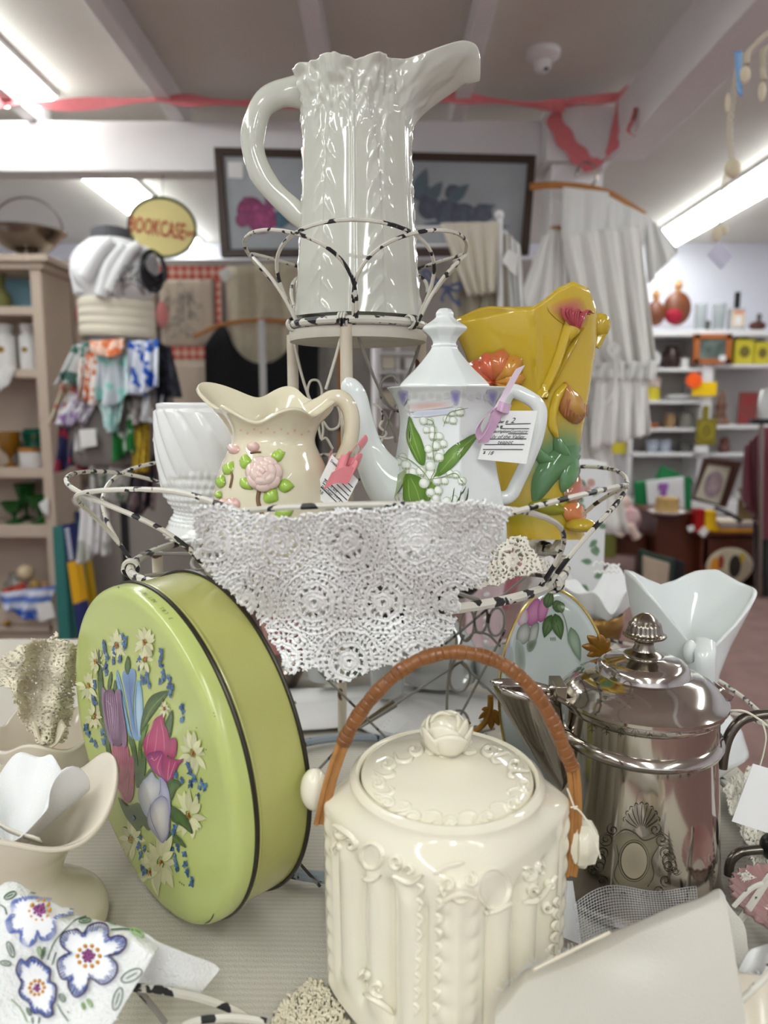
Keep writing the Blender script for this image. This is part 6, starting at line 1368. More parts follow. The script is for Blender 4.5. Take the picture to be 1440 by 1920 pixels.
# ================================================================== quilt, knitted panel and black top on the partition
QYY = 4.27
def gp(x, y, Y=QYY): return aty(x, y, Y)
t = thing('patchwork_quilt', 'patchwork quilt with red gingham borders and embroidered cream squares', 'quilt', tuple(gp(270, 1000)))
calico = M('calico', S(206, 190, 172), .9, noise=(5, .2), bump=(30, .4))
for (xa, ya, xb, yb) in ((134, 524, 296, 650), (300, 524, 404, 650), (134, 674, 296, 900), (300, 674, 404, 900), (426, 500, 445, 900)):
    a, b = gp(xa, ya), gp(xb, yb); n_ = 14; P = np.array([[(a[0] + (b[0] - a[0]) * i / n_, QYY - .010 - .010 * math.sin(PI * i / n_) * math.sin(PI * j / n_) - .003 * math.sin(9 * i / n_ * PI), a[2] + (b[2] - a[2]) * j / n_) for j in range(n_ + 1)] for i in range(n_ + 1)]); mb = MB(); mb.add(grid(P)); mb.build('quilt_square', calico, t, solid=.006)
rd = [A(*S(190, 74, 62)), A(*S(214, 140, 124)), A(*S(226, 196, 180))]
for (xa, ya, xb, yb) in ((118, 500, 426, 524), (118, 650, 426, 674), (118, 524, 134, 900), (404, 524, 426, 900), (284, 524, 300, 900)):
    a, b = gp(xa, ya), gp(xb, yb); w = abs(b[0] - a[0]); h = abs(b[2] - a[2]); cs = .022; nx, nz = max(2, int(w / cs)), max(2, int(h / cs)); mb = MB()
    for i in range(nx):
        for j in range(nz):
            xx0, xx1 = a[0] + (b[0] - a[0]) * i / nx, a[0] + (b[0] - a[0]) * (i + 1) / nx; z0, z1 = a[2] + (b[2] - a[2]) * j / nz, a[2] + (b[2] - a[2]) * (j + 1) / nz
            mb.add((np.array([(xx0, QYY - .018, z0), (xx1, QYY - .018, z0), (xx1, QYY - .018, z1), (xx0, QYY - .018, z1)]), [(0, 1, 2, 3)]), rd[(i % 2) + (j % 2)])
    mb.build('gingham_border', M('gingham', rough=.9, vcol=True), t, smooth=False)
mb = MB()
for k in range(60):
    x, y = 340 + rg.gauss(0, 15), 580 + rg.gauss(0, 20); mb.add(tube(cr([gp(x, y, QYY - .026), gp(x + rg.uniform(-14, 14), y + rg.uniform(-14, 14), QYY - .026), gp(x + rg.uniform(-14, 14), y + rg.uniform(-14, 14), QYY - .026)], 6), .002, 4))
mb.build('stitched_bouquet', M('grey_floss', S(150, 146, 140), .8), t)['kind'] = 'stuff'
for x, y in ((304, 590), (152, 590)): mb = MB(); mb.add(ell(gp(x, y, QYY - .022), (.035, .008, .075), 14, 8)); mb.build('pink_applique', M('pink_applique', S(206, 130, 126), .9), t)
drape('knitted_panel', 'cream knitted panel hanging behind the black top', 'knitwear', [(428, 500), (575, 490), (590, 900), (440, 900)], 4.24, M('aran_knit', S(206, 196, 172), .95, bump=(40, 1.0), noise=(30, .3)), 3, .02)
BY2 = 4.19
t = thing('black_vest', 'sleeveless black top with a scooped neck on a wooden hanger', 'top', tuple(aty(490, 760, BY2)))
blk = M('black_jersey', S(14, 14, 18), .9)
P = []
for i in range(30):
    u = i / 29; xb = 372 + u * 236; xt = 384 + u * 214
    neck = 612 + (70 * (1 - ((u - .5) / .30) ** 2) ** .6 if abs(u - .5) < .30 else 0) + (36 * max(0, (abs(u - .5) - .36) / .14) ** 1.2)
    P.append([aty(xt + (xb - xt) * s + 6 * math.sin(s * PI) * (1 if u < .5 else -1), neck + (1000 - neck) * s, BY2 - .03 * math.sin(u * PI) + .006 * math.sin(u * 20)) for s in np.linspace(0, 1, 16)])
mb = MB(); mb.add(grid(np.array(P))); mb.build('body', blk, t, solid=.01, offset=0, sharp=180)
wood = M('hanger_wood', S(176, 116, 54), .45, noise=(30, .3))
mb = MB(); mb.add(tube(cr(pc([(362, 632), (400, 614), (440, 604), (490, 600), (540, 604), (580, 614), (610, 630)], BY2), 30), .012, 8, flat=(1, .6))); mb.build('hanger', wood, t)
mb = MB(); mb.add(tube(cr(pc([(490, 600), (490, 585), (484, 575), (492, 566), (500, 572)], BY2), 16), .004, 6)); mb.build('hanger_hook', sv, t)
drape('top_tag', 'white price tag pinned to the edge of the black top', 'price card', [(376, 728), (392, 722), (398, 744), (382, 752)], 4.16, wc, 1, .001); drape('quilt_tag', 'white price tag pinned to the corner of the quilt', 'price card', [(408, 512), (424, 500), (438, 516), (420, 530)], 4.2, wc, 1, .001)
drape('clear_strap', 'pale translucent ribbon hanging down the black top', 'ribbon', [(484, 600), (496, 600), (500, 760), (488, 760)], 4.14, M('pale_ribbon', S(200, 200, 198), .3), 1, .004)
drape('grey_garment', 'grey lace garment hanging beside the black top', 'garment', [(585, 640), (640, 640), (650, 1000), (600, 1000)], 4.265, M('grey_lace', S(150, 146, 140), .9, noise=(20, .4)), 2, .02)
t = thing('framed_board', 'grey board in a brown wooden frame standing behind the wire stand pole', 'framed board', tuple(aty(665, 780, 4.262)))
for (xa, ya, xb, yb) in ((632, 640, 642, 900), (700, 640, 708, 900), (632, 640, 708, 650), (632, 800, 708, 808)): mb = MB(); mb.add(pbox(xa, ya, xb, yb, 4.262, .03)); mb.build('frame_bar', wood, t, smooth=False)
mb = MB(); mb.add(pbox(642, 650, 700, 800, 4.272, .01)); mb.build('frame_panel', M('grey_card', S(150, 144, 138), .8), t, smooth=False)
t = thing('white_wire_shelf', 'white wire shelf unit with beaded post on the partition', 'shelf unit', tuple(aty(760, 760, 4.1)))
for x in (712, 746, 790): mb = MB(); mb.add(tube(pc([(x, 640), (x, 800)], 4.1), .009, 8)); mb.build('post', WHITE, t)
for y in (660, 695, 720, 760): mb = MB(); mb.add(pbox(705, y, 800, y + 4, 4.05, .2)); mb.build('wire_shelf', WHITE, t, smooth=False)
for k in range(12): mb = MB(); mb.add(ell(aty(708, 645 + k * 9, 4.03), .012, 10, 6)); mb.build('bead', WHITE, t)
for k, (x, y, w, h, c, lab) in enumerate(((728, 692, 12, 26, (214, 206, 186), 'cream box on the white wire shelf'), (770, 692, 10, 22, (226, 226, 222), 'white jar on the white wire shelf'), (770, 718, 14, 16, (206, 204, 214), 'lilac packet on the white wire shelf'), (728, 757, 12, 24, (196, 186, 160), 'tan packet on the lower white wire shelf'))):
    mb = MB(); mb.add(pbox(x - w, y - h, x + w, y, 4.09, .06)); tag(mb.build('shelf_packet', M('packet_%d' % k, S(*c), .6), loc=tuple(aty(x, y, 4.09)), smooth=False, bevel=.004), lab, 'packet')
# lace towels on a rail, bow
t = thing('towel_rail', 'white towel rail with knob finial in front of the painting', 'towel rail', tuple(aty(860, 600, 2.3)))
for y in (428, 462): mb = MB(); mb.add(tube(pc([(700, y), (936, y - 4)], 2.3), .0045, 8)); mb.build('rail', WHITE, t)
mb = MB(); mb.add(tube(pc([(937, 410), (940, 1000)], 2.3).tolist() + [[aty(940, 1000, 2.3)[0], 2.3, 0.0]], .008, 8)); mb.build('post', WHITE, t); mb = MB(); mb.add(ell(aty(936, 403, 2.3), .014, 12, 8)); mb.build('finial', WHITE, t)
mb = MB(); mb.add(tube(pc([(700, 410), (703, 1000)], 2.3).tolist() + [[aty(703, 1000, 2.3)[0], 2.3, 0.0]], .008, 8)); mb.build('post', WHITE, t)
lt_ = M('ecru_towel', S(206, 198, 180), .9, bump=(60, .4)); 
drape('lace_towel', 'ecru hand towel with lace end hanging on the white rail', 'towel', [(826, 418), (936, 415), (930, 545), (876, 552)], [2.29, 2.29, 2.27, 2.27], lt_, 4, .010, scallop=.01)
drape('lace_towel', 'darker linen towel hanging behind the ecru hand towel', 'towel', [(850, 425), (960, 440), (958, 600), (850, 600)], 2.318, M('darker_linen', S(160, 152, 134), .9), 4, .010)  # second towel, of a darker linen in its own colour
drape('lace_bundle', 'white lace bundle hung beside the towel rail', 'lace', [(945, 430), (975, 460), (985, 590), (955, 590)], 2.32, M('white_lace', S(220, 220, 216), .9, bump=(90, .6)), 3, .015)
drape('towel_tag', 'white price tag hanging from the lace bundle', 'price card', [(952, 466), (970, 478), (968, 520), (940, 490)], 2.28, wc, 1, .001)
t = thing('blue_ribbon_bow', 'small slate blue ribbon bow behind the wire petals', 'bow', tuple(aty(838, 540, 2.27))); sb = M('slate_ribbon', S(78, 88, 120), .6)
for pts in ([(838, 540), (810, 530), (793, 512), (800, 508), (812, 520), (830, 534)], [(838, 540), (860, 545), (862, 532), (845, 535)], [(838, 540), (828, 560), (832, 565)], [(838, 540), (848, 560), (862, 572), (858, 560)], [(834, 536), (844, 540), (840, 548), (832, 544)]): mb = MB(); mb.add(tube(cr(pc(pts, 2.27), 24), .0046, 6, flat=(1, .5))); mb.build('ribbon_loop', sb, t)

# ================================================================== painting, round sign
PY = 3.215
t = thing('rose_painting', 'wide dark-framed painting of pink and grey roses hung from the beam', 'painting', tuple(aty(703, 485, PY)))
fr = M('dark_frame', S(58, 40, 28), .4, noise=(40, .3))
cA_, cB_, cC_, cD_ = (400, 275), (1006, 290), (992, 478), (414, 482)
def fb(p0, p1, q1, q0, name='frame_bar'):
    mb = MB(); mb.add(prism([aty(*p, PY) for p in (q0, q1, p1, p0)], .03, A(0, 1, 0))); mb.build(name, fr, t, smooth=False, bevel=.003)
i0, i1, i2, i3 = (417, 291), (990, 305), (977, 463), (430, 467)
fb(cA_, cB_, i1, i0); fb(cD_, cC_, i2, i3); fb(cA_, i0, i3, cD_); fb(i1, cB_, cC_, i2)
mb = MB(); mb.add(prism([aty(*p, PY + .012) for p in (i3, i2, i1, i0)], .01, A(0, 1, 0))); cb = mb.bvh(); mb.build('canvas', M('canvas_paint', S(166, 172, 174), .55, noise=(2.5, .8), col2=S(128, 128, 130)), t, smooth=False)
mb = MB(); mb.add(prism([aty(*p, PY + .006) for p in (i3, i2, i1, i0)], .002, A(0, 1, 0))); 
d = Dec(cb, .0015)
def rose(x, y, r, c, c2, n=9):
    c, c2 = A(*S(*c)), A(*S(*c2))
    d.disc((x, y), r, c, c2, 18)
    for k in range(n): a0 = k * 2.4; q = r * .75 * math.sqrt((k + 1) / n); m = rr_.uniform(.75, 1.2); d.leaf((x + q * math.cos(a0) - r * .35 * math.sin(a0), y + q * math.sin(a0) + r * .35 * math.cos(a0)), (x + q * math.cos(a0) + r * .35 * math.sin(a0), y + q * math.sin(a0) - r * .35 * math.cos(a0)), r * .25, c * m, c2, bend=.2)
for x, y, r, c, c2 in ((470, 395, 26, (150, 70, 110), (110, 50, 84)), (490, 410, 28, (170, 80, 124), (120, 56, 92)), (512, 375, 16, (160, 84, 120), (120, 70, 104)), (555, 405, 18, (150, 74, 104), (120, 60, 90)), (525, 412, 16, (80, 116, 130), (70, 96, 112)), (455, 412, 14, (150, 74, 110), (120, 64, 96))): rose(x, y, r, c, c2)
d.mb.build('painted_pink_roses', M('oil_paint', rough=.7, vcol=True), t); d = Dec(cb, .0015)
for x, y, r in ((840, 400, 26), (870, 405, 24), (805, 390, 22), (905, 400, 18), (850, 362, 16), (790, 360, 18)): rose(x, y, r, (92, 98, 112), (76, 80, 92))
for a0, b0, w in (((780, 370), (800, 315), 14), ((800, 380), (830, 340), 12), ((840, 380), (880, 345), 12), ((880, 400), (930, 385), 10), ((790, 420), (960, 425), 8)): d.leaf(a0, b0, w, S(84, 104, 110), S(96, 104, 112))
d.mb.build('painted_grey_roses', M('oil_paint', rough=.7, vcol=True), t)
drape('painting_tag', 'white price sticker in the corner of the rose painting', 'price card', [(427, 303), (456, 303), (456, 335), (428, 333)], PY + .009, wc, 1, .0005)

SY = 3.36
t = thing('bookcase_sign', 'oval cream hanging sign lettered BOOKCASE in red with a green rim', 'sign', tuple(aty(304, 484, SY)))
sc_, sa = A(304, 426), math.radians(18)
def spx(u, v): return (sc_[0] + 64 * u * math.cos(sa) - 55 * v * math.sin(sa), sc_[1] + 64 * u * math.sin(sa) + 55 * v * math.cos(sa))
q = np.linspace(0, 2 * PI, 64, endpoint=False)
mb = MB(); mb.add(prism([aty(*spx(math.cos(k), math.sin(k)), SY) for k in q[::-1]], .02, A(0, 1, 0))); mb.build('board', M('sign_cream', S(212, 196, 130), .6, noise=(8, .15)), t, sharp=40)
mb = MB(); mb.add(tube([aty(*spx(math.cos(k), math.sin(k)), SY) for k in q], .007, 8, closed=True)); mb.build('rim', M('sign_green', S(74, 80, 56), .6), t)
mi = MB()
def signword(word, p0, p1, hpx, bold):
    O = aty(*p0, SY - .004); e = aty(*p1, SY - .004); X = unit(e - O); Nn = A(0, -1, 0); Y_ = np.cross(Nn, X); m_ = MB(); text(m_, word, (0, 0, 0), (1, 0, 0), (0, 1, 0), (0, 0, 1), 1.0, bold)
    v = m_.verts(); v = v - v.min(0); sx = np.linalg.norm(e - O) / v[:, 0].max(); sy = hpx * mpp(O) / v[:, 1].max(); mi.add((O + v[:, :1] * sx * X + v[:, 1:2] * sy * Y_, m_.f))
signword('BOOKCASE', (241, 434), (345, 450), 30, .012); signword('$89', (347, 444), (367, 446), 12, .012)
mi.build('lettering', M('sign_red', S(170, 60, 40), .6), t, smooth=False)
mb = MB(); mb.add(tube(pc([(304, 372), (306, 326)], SY), .002, 5)); mb.build('hanging_wire', bwire, t)

# ================================================================== white garments
GY = 3.12
wl = M('white_lawn', S(226, 224, 218), .85, noise=(12, .12)); wl2 = M('white_voile', S(232, 230, 226), .85)
t = thing('white_nightgown', 'white tiered nightgown with lace yoke on a wooden hanger by the post', 'nightgown', tuple(aty(1130, 830, GY)))
mb = MB(); mb.add(tube(cr(pc([(994, 350), (1030, 347), (1060, 348), (1100, 352), (1140, 362), (1175, 382), (1208, 403)], GY), 30), .012, 10, flat=(1.2, .7))); mb.build('hanger', wood, t)
mb = MB(); mb.add(tube(cr(pc([(1108, 350), (1118, 336), (1116, 316), (1100, 303), (1086, 312), (1080, 330)], GY + .01), 24), .005, 8)); mb.build('hanger_hook', sv, t)
lacey = M('white_lace', S(220, 220, 216), .9, bump=(90, .6))
drape('yoke', '', '', [(1056, 350), (1142, 360), (1140, 460), (1052, 450)], GY - .02, lacey, 2, .006, parent=t)
drape('bodice_panel', '', '', [(1052, 440), (1200, 420), (1232, 690), (1108, 690)], GY - .03, wl, 4, .022, parent=t, nu=60)
drape('shoulder', '', '', [(1130, 362), (1215, 405), (1205, 470), (1130, 450)], GY - .015, lacey, 2, .008, parent=t)
drape('sleeve', '', '', [(1205, 395), (1242, 430), (1272, 468), (1215, 530)], GY - .0, lacey, 2, .012, parent=t, scallop=.01)
drape('ruffle', '', '', [(1105, 680), (1232, 675), (1230, 712), (1100, 708)], GY - .045, lacey, 7, .014, parent=t, nu=50)
drape('skirt_tier', '', '', [(1120, 700), (1212, 700), (1220, 812), (1108, 838)], GY - .03, wl2, 4, .022, parent=t, nu=60, scallop=.012)
for pts in ([(1150, 640), (1155, 700), (1148, 740), (1128, 765)], [(1150, 640), (1140, 655), (1150, 670), (1160, 655), (1150, 640)], [(1152, 650), (1166, 690), (1168, 730)]): mb = MB(); mb.add(tube(cr(pc(pts, GY - .09), 16), .005, 6)); mb.build('waist_tie', wl2, t)
t = thing('white_blouse', 'plain white blouse hanging behind the nightgown', 'blouse', tuple(aty(1010, 700, 3.1)))
drape('front', '', '', [(1030, 428), (1080, 440), (1110, 1000), (1000, 1000)], 3.14, wl2, 4, .02, parent=t, nu=40)
drape('sleeve', '', '', [(1020, 440), (1046, 428), (1030, 700), (975, 560)], 3.13, wl2, 2, .02, parent=t)
drape('back', '', '', [(1000, 480), (1060, 440), (1180, 1000), (960, 1000)], 3.165, wl, 5, .02, parent=t, nu=40)
mb = MB(); mb.add(tube(cr(pc([(1036, 436), (1042, 430), (1120, 432)], 3.16), 16), .014, 8)); mb.build('hanger', wood, t)
# ================================================================== shelves on the far wall
WYF = 5.72
t = thing('wall_shelf_unit', 'white painted shelf unit along the far wall', 'shelf unit', tuple(aty(1330, 850, WYF)))
def wpart(name, xa, ya, xb, yb, Y=WYF, dep=.36): mb = MB(); mb.add(pbox(xa, ya, xb, yb, Y, dep)); return mb.build(name, WHITE, t, smooth=False, bevel=.003)
wpart('top_board', 1180, 618, 1460, 630)
for xa, ya, xb, yb in ((1180, 690, 1318, 696), (1180, 751, 1318, 757), (1180, 803, 1318, 809), (1180, 849, 1310, 856), (1332, 683, 1460, 689), (1332, 797, 1460, 804), (1332, 850, 1460, 856)): wpart('shelf', xa, ya, xb, yb)
wpart('divider', 1314, 630, 1334, 905); wpart('divider', 1180, 630, 1188, 960); wpart('base_board', 1180, 940, 1460, 965)
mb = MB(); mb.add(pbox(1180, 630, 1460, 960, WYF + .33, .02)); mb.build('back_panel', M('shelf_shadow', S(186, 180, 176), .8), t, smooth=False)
def at_sh(px, y, dy=.12): p = aty(px, y, WYF + dy); zz = aty(px, y, WYF)[2] + .004; return A(p[0], WYF + dy, zz)
mW = mpp(aty(1330, 700, WYF + .1))
def pot(name, lab, cat, px, y, prof, mat, dy=.1, group=None, parts=()):
    """Turned item standing at px on the shelf line y; radii and heights in px."""
    c = at_sh(px, y, dy); s = mW
    if not parts: return lath(name, lab, cat, c, [(r * s, z * s) for r, z in prof], mat, 28, group=group)
    t = thing(name, lab, cat, tuple(c), group); mb = MB(); mb.add(lathe([(r * s, z * s) for r, z in prof], 28, tuple(c))); mb.build('body', mat, t)
    for nm, pr, m in parts: mb = MB(); mb.add(lathe([(r * s, z * s) for r, z in pr], 24, tuple(c))); mb.build(nm, m, t)
def slabpx(name, lab, cat, xa, ya, xb, yb, Y, dep, mat, group=None, bev=.004): mb = MB(); mb.add(pbox(xa, ya, xb, yb, Y, dep)); return tag(mb.build(name, mat, loc=tuple(aty((xa + xb) / 2, yb, Y)), smooth=False, bevel=bev), lab, cat, group)
br_ = M('brown_leather', S(112, 62, 36), .4, noise=(30, .4)); rdp = M('crimson_flock', S(150, 16, 44), .8)
for px, py, r, lab, red in ((1270, 578, 26, 'round leather covered flask with a crimson lower half', 1), (1229, 588, 18, 'brown leather flask half hidden by the nightgown', 0)):
    c = aty(px, py, WYF + .1); s = mW; t = thing('leather_flask', lab, 'flask', (c[0], c[1], at_sh(px, 618)[2]), 'flasks on the top board')
    mb = MB(); mb.add(ell(c, (r * s, .05, (r + 5) * s), 28, 16)); mb.build('body', br_, t)
    if red: mb = MB(); mb.add(ell(c + A(-6 * s, -.012, -12 * s), (18 * s, .045, 17 * s), 24, 12)); mb.build('crimson_panel', rdp, t)
    mb = MB(); mb.add(lathe([(6 * s, 0), (5 * s, 8 * s), (8 * s, 10 * s), (6 * s, 17 * s), (3 * s, 22 * s), (0, 23 * s)], 16, (c[0], c[1], c[2] + (r + 3) * s))); mb.build('stopper', M('gilt_wood', S(170, 116, 66), .4), t)
cg = M('clear_glass', S(236, 240, 238), .03, trans=.85)
for px, lab in ((1312, 'clear glass tumbler between the flask and the bottle'), (1346, 'pale tumbler directly beside the square bottle')): pot('glass_tumbler', lab, 'glass', px, 618, [(0, 0), (10, 0), (12, 48), (11, 48), (9, 3)], cg, group='tumblers on the top board')
c = at_sh(1379, 618); t = thing('square_bottle', 'square perfume bottle with black cap and cream label', 'bottle', tuple(c)); s = mW
mb = MB(); mb.add(box(c + A(0, 0, 20 * s), (28 * s, .06, 40 * s))); mb.build('glass_body', cg, t, smooth=False, bevel=.006)
mb = MB(); mb.add(box(c + A(0, -.034, 22 * s), (24 * s, .004, 30 * s))); mb.build('label', M('cream_label', S(220, 200, 176), .7), t, smooth=False)
mb = MB(); mb.add(ell(c + A(0, -.037, 18 * s), (6 * s, .002, 8 * s), 12, 6)); mb.build('label_motif', WHITE, t); mb = MB(); mb.add(box(c + A(0, -.037, 33 * s), (18 * s, .002, 5 * s))); mb.build('label_band', M('salmon', S(206, 120, 96), .7), t, smooth=False)
mb = MB(); mb.add(box(c + A(0, 0, 55 * s), (9 * s, .03, 30 * s))); mb.build('cap', M('gloss_black', S(20, 22, 22), .2), t, smooth=False, bevel=.003)
c = at_sh(1420, 618); t = thing('bird_figurine', 'dark brown bird figurine resting on the top board', 'figurine', tuple(c)); bm = M('bird_brown', S(84, 44, 34), .4)
mb = MB(); mb.add(ell(c + A(0, 0, 9 * s), (16 * s, .04, 9 * s), 20, 12)); mb.build('body', bm, t); mb = MB(); mb.add(lathe([(6 * s, 12 * s), (4 * s, 20 * s), (5 * s, 27 * s), (3 * s, 31 * s), (0, 32 * s)], 14, tuple(c + A(2 * s, 0, 0)))); mb.build('head', M('bird_grey', S(84, 84, 80), .5), t)
pot('small_owl', 'tiny dark figurine near the tumbler', 'figurine', 1327, 618, [(0, 0), (3, 0), (4, 8), (5, 14), (3, 18), (0, 19)], M('bird_grey', S(84, 84, 80), .5))
# shelf below
mb = MB(); mb.add(ell(at_sh(1222, 690) + A(0, 0, 17 * s), (17 * s, .012, 17 * s), 24, 10)); tag(mb.build('round_dish', WHITE, loc=tuple(at_sh(1233, 690))), 'round white dish standing on edge under the top board', 'dish')
pot('dark_teapot', 'dark brown jug on the shelf beside the white mug', 'jug', 1258, 690, [(0, 0), (14, 0), (17, 12), (15, 28), (10, 36), (12, 40), (0, 41)], M('dark_brown', S(46, 26, 24), .3))
pot('white_mug', 'small white mug under the framed picture', 'mug', 1283, 690, [(0, 0), (7, 0), (8, 18), (7, 18), (6, 2)], WHITE)
FYY = WYF - .03; t = thing('framed_photograph', 'small picture in an orange-brown wooden frame with a white sticker', 'framed picture', tuple(aty(1337, 682, FYY))); ow = M('orange_wood', S(172, 96, 44), .5)
for xa, ya, xb, yb in ((1302, 626, 1372, 635), (1302, 673, 1372, 682), (1302, 626, 1312, 682), (1362, 626, 1372, 682)): mb = MB(); mb.add(pbox(xa, ya, xb, yb, FYY, .03)); mb.build('frame_bar', ow, t, smooth=False)
mb = MB(); mb.add(pbox(1312, 635, 1362, 673, FYY + .012, .01)); mb.build('picture', M('photo_print', S(110, 124, 116), .4, noise=(9, 1.0), col2=S(30, 44, 40)), t, smooth=False); mb = MB(); mb.add(pbox(1349, 666, 1361, 677, FYY - .004, .002)); mb.build('sticker', WHITE, t, smooth=False)
yt = M('canister_yellow', S(206, 190, 50), .4); ft = M('canister_print', S(130, 90, 40), .6, noise=(40, 1), col2=S(90, 120, 40))
for xa, xb, ya, lab in ((1372, 1406, 638, 'taller yellow tea canister next to the framed picture'), (1409, 1436, 643, 'shorter yellow tea canister at the picture edge')):
    c = at_sh((xa + xb) / 2, 683, .08); w = (xb - xa) * s; h = (683 - ya) * s; t = thing('yellow_canister', lab, 'canister', tuple(c), 'yellow canisters'); mb = MB(); mb.add(box(c + A(0, 0, h / 2), (w, .1, h))); mb.build('tin', yt, t, smooth=False, bevel=.006); mb = MB(); mb.add(box(c + A(0, 0, h + .008), (w * .5, .06, .02))); mb.build('lid', M('dark_lid', S(60, 50, 30), .5), t, smooth=False, bevel=.003); mb = MB(); mb.add(ell(c + A(0, -.051, h * .5), (w * .3, .002, h * .25), 14, 6)); mb.build('printed_fruit', ft, t)
t = thing('yellow_tin', 'yellow tin with flowered white lid beside the nightgown skirt', 'tin', tuple(at_sh(1220, 751))); c = at_sh(1220, 751); mb = MB(); mb.add(lathe([(0, 0), (16 * s, 0), (16 * s, 24 * s), (0, 24 * s)], 28, tuple(c))); mb.build('tin', yt, t); mb = MB(); mb.add(lathe([(16.5 * s, 24 * s), (16.5 * s, 38 * s), (14 * s, 44 * s), (0, 45 * s)], 28, tuple(c))); mb.build('lid', M('flower_lid', S(220, 210, 196), .5, noise=(40, 1), col2=S(150, 110, 110)), t)
for k, lab in enumerate(('lowest dish of the small stack on the shelf', 'upper dish of the small stack on the shelf')): pot('stacked_dish', lab, 'dish', 1272, 751 - 4 * k, [(0, 0), (12, 0), (28 - 6 * k, 5), (27 - 6 * k, 6), (10, 2), (0, 2)], WHITE, group='stacked dishes')
# signs on the divider
SGY = WYF - .06
mb = MB(); q = np.arange(24) * 2 * PI / 24; mb.add(prism([aty(1302 + (18 if k % 2 else 13) * math.cos(a0), 713 + (17 if k % 2 else 12) * math.sin(a0), SGY) for k, a0 in enumerate(q)][::-1], .004, A(0, 1, 0))); tag(mb.build('orange_starburst', M('fluor_orange', S(250, 96, 24), .8), loc=tuple(aty(1302, 713, SGY)), smooth=False), 'fluorescent orange starburst price card', 'sign')
slabpx('yellow_card', 'bright yellow card hanging below the orange starburst', 'sign', 1298, 716, 1344, 742, SGY + .02, .004, M('fluor_yellow', S(244, 200, 10), .8), bev=0)
t = thing('cutting_board', 'olive wooden cutting board hanging on the divider', 'cutting board', tuple(aty(1325, 835, SGY))); ol = M('olive_board', S(128, 116, 24), .6, noise=(20, .3))
mb = MB(); mb.add(pbox(1306, 785, 1344, 835, SGY, .02)); mb.build('board', ol, t, smooth=False, bevel=.006); mb = MB(); mb.add(pbox(1319, 760, 1330, 787, SGY, .02)); mb.build('handle', ol, t, smooth=False, bevel=.004)
mb = MB(); q = np.linspace(0, 2 * PI, 24); mb.add(tube([aty(1325 + 12 * math.cos(a0), 808 + 15 * math.sin(a0), SGY - .002) for a0 in q], .004, 5)); mb.build('painted_wreath', M('wreath_gold', S(190, 170, 50), .7), t)
pot('kneeling_figurine', 'dark kneeling figurine beside the cutting board', 'figurine', 1350, 797, [(0, 0), (18, 0), (12, 12), (8, 24), (11, 34), (7, 44), (6, 54), (2, 62), (0, 63)], M('figure_dark', S(70, 46, 40), .5, noise=(20, .8), col2=S(170, 120, 90)))
slabpx('red_picture', 'red picture with a green top edge on the lower shelf', 'picture', 1386, 735, 1420, 795, WYF + .1, .02, M('red_print', S(150, 46, 50), .6, noise=(8, .6), col2=S(70, 84, 66)))
mb = MB(); c = at_sh(1436, 797); mb.add(ell(c + A(0, 0, 37 * s), (20 * s, .02, 36 * s), 24, 10)); tag(mb.build('oval_mirror', M('mirror_pale', S(206, 206, 200), .15, metal=.6), loc=tuple(c)), 'oval mirror standing at the end of the lower shelf', 'mirror')
for px, y, lab, c1, w in ((1255, 803, 'tan crock on the shelf under the stacked dishes', (150, 120, 84), 10), (1285, 803, 'grey jar with dark lid near the divider', (120, 118, 110), 13), (1212, 803, 'low copper dish on the shelf behind the skirt', (160, 90, 50), 22)): pot('shelf_jar', lab, 'jar', px, y, [(0, 0), (w, 0), (w * 1.1, 14 if w < 20 else 6), (w * .8, 26 if w < 20 else 9), (0, 27 if w < 20 else 9)], M('jar_%d' % c1[0], S(*c1), .4))
for px, lab in ((1222, 'white cup with blue pattern on the bottom shelf'), (1246, 'taller blue and white mug on the bottom shelf')): pot('blue_white_mug', lab, 'mug', px, 849, [(0, 0), (10, 0), (12, 22), (11, 22), (9, 2)], M('blue_willow', S(206, 210, 216), .3, noise=(60, .8), col2=S(90, 110, 150)), group='blue and white mugs')
pot('grey_bowl', 'grey pewter bowl on the bottom shelf near the divider', 'bowl', 1286, 849, [(0, 0), (10, 0), (16, 16), (15, 16), (9, 2)], M('pewter', S(120, 120, 116), .3, metal=.7))
slabpx('yellow_box', 'yellow box under the lace hem of the nightgown', 'box', 1148, 828, 1180, 851, WYF + .05, .1, yt)
slabpx('small_white_box', 'flat white box behind the tilted portrait', 'box', 1305, 836, 1328, 850, SGY, .05, WHITE)
c = at_sh(1356, 850); pot('toy_head', 'dark doll head on the shelf above the portrait', 'doll', 1357, 850, [(0, 0), (8, 0), (12, 8), (8, 14), (9, 22), (5, 28), (0, 29)], M('doll_brown', S(110, 70, 60), .6))

# ================================================================== corner with the brown desk
DYY = 4.7
bw_ = M('mahogany', S(92, 44, 24), .4, noise=(10, .4), col2=S(60, 26, 14))
t = thing('brown_desk', 'mahogany desk with open side cabinet at the end of the aisle', 'desk', tuple(aty(1330, 1180, DYY)))
def dpart(name, xa, ya, xb, yb, Y=DYY, dep=.5, m=bw_): mb = MB(); mb.add(pbox(xa, ya, xb, yb, Y, dep)); return mb.build(name, m, t, smooth=False, bevel=.005)
dpart('desk_top', 1306, 999.5, 1432, 1006, DYY - .03, .56); dpart('drawer_front', 1318, 1010, 1420, 1060); dpart('leg', 1310, 1006, 1324, 1200); dpart('leg', 1414, 1006, 1428, 1200); dpart('side_cabinet', 1230, 968, 1306, 1098, DYY + .1, .4); dpart('cabinet_lip', 1226, 962, 1310, 970, DYY + .08, .44); dpart('back_board', 1322, 1060, 1416, 1180, DYY + .4, .02, M('desk_dark', S(40, 20, 14), .6))
PYY = 4.62
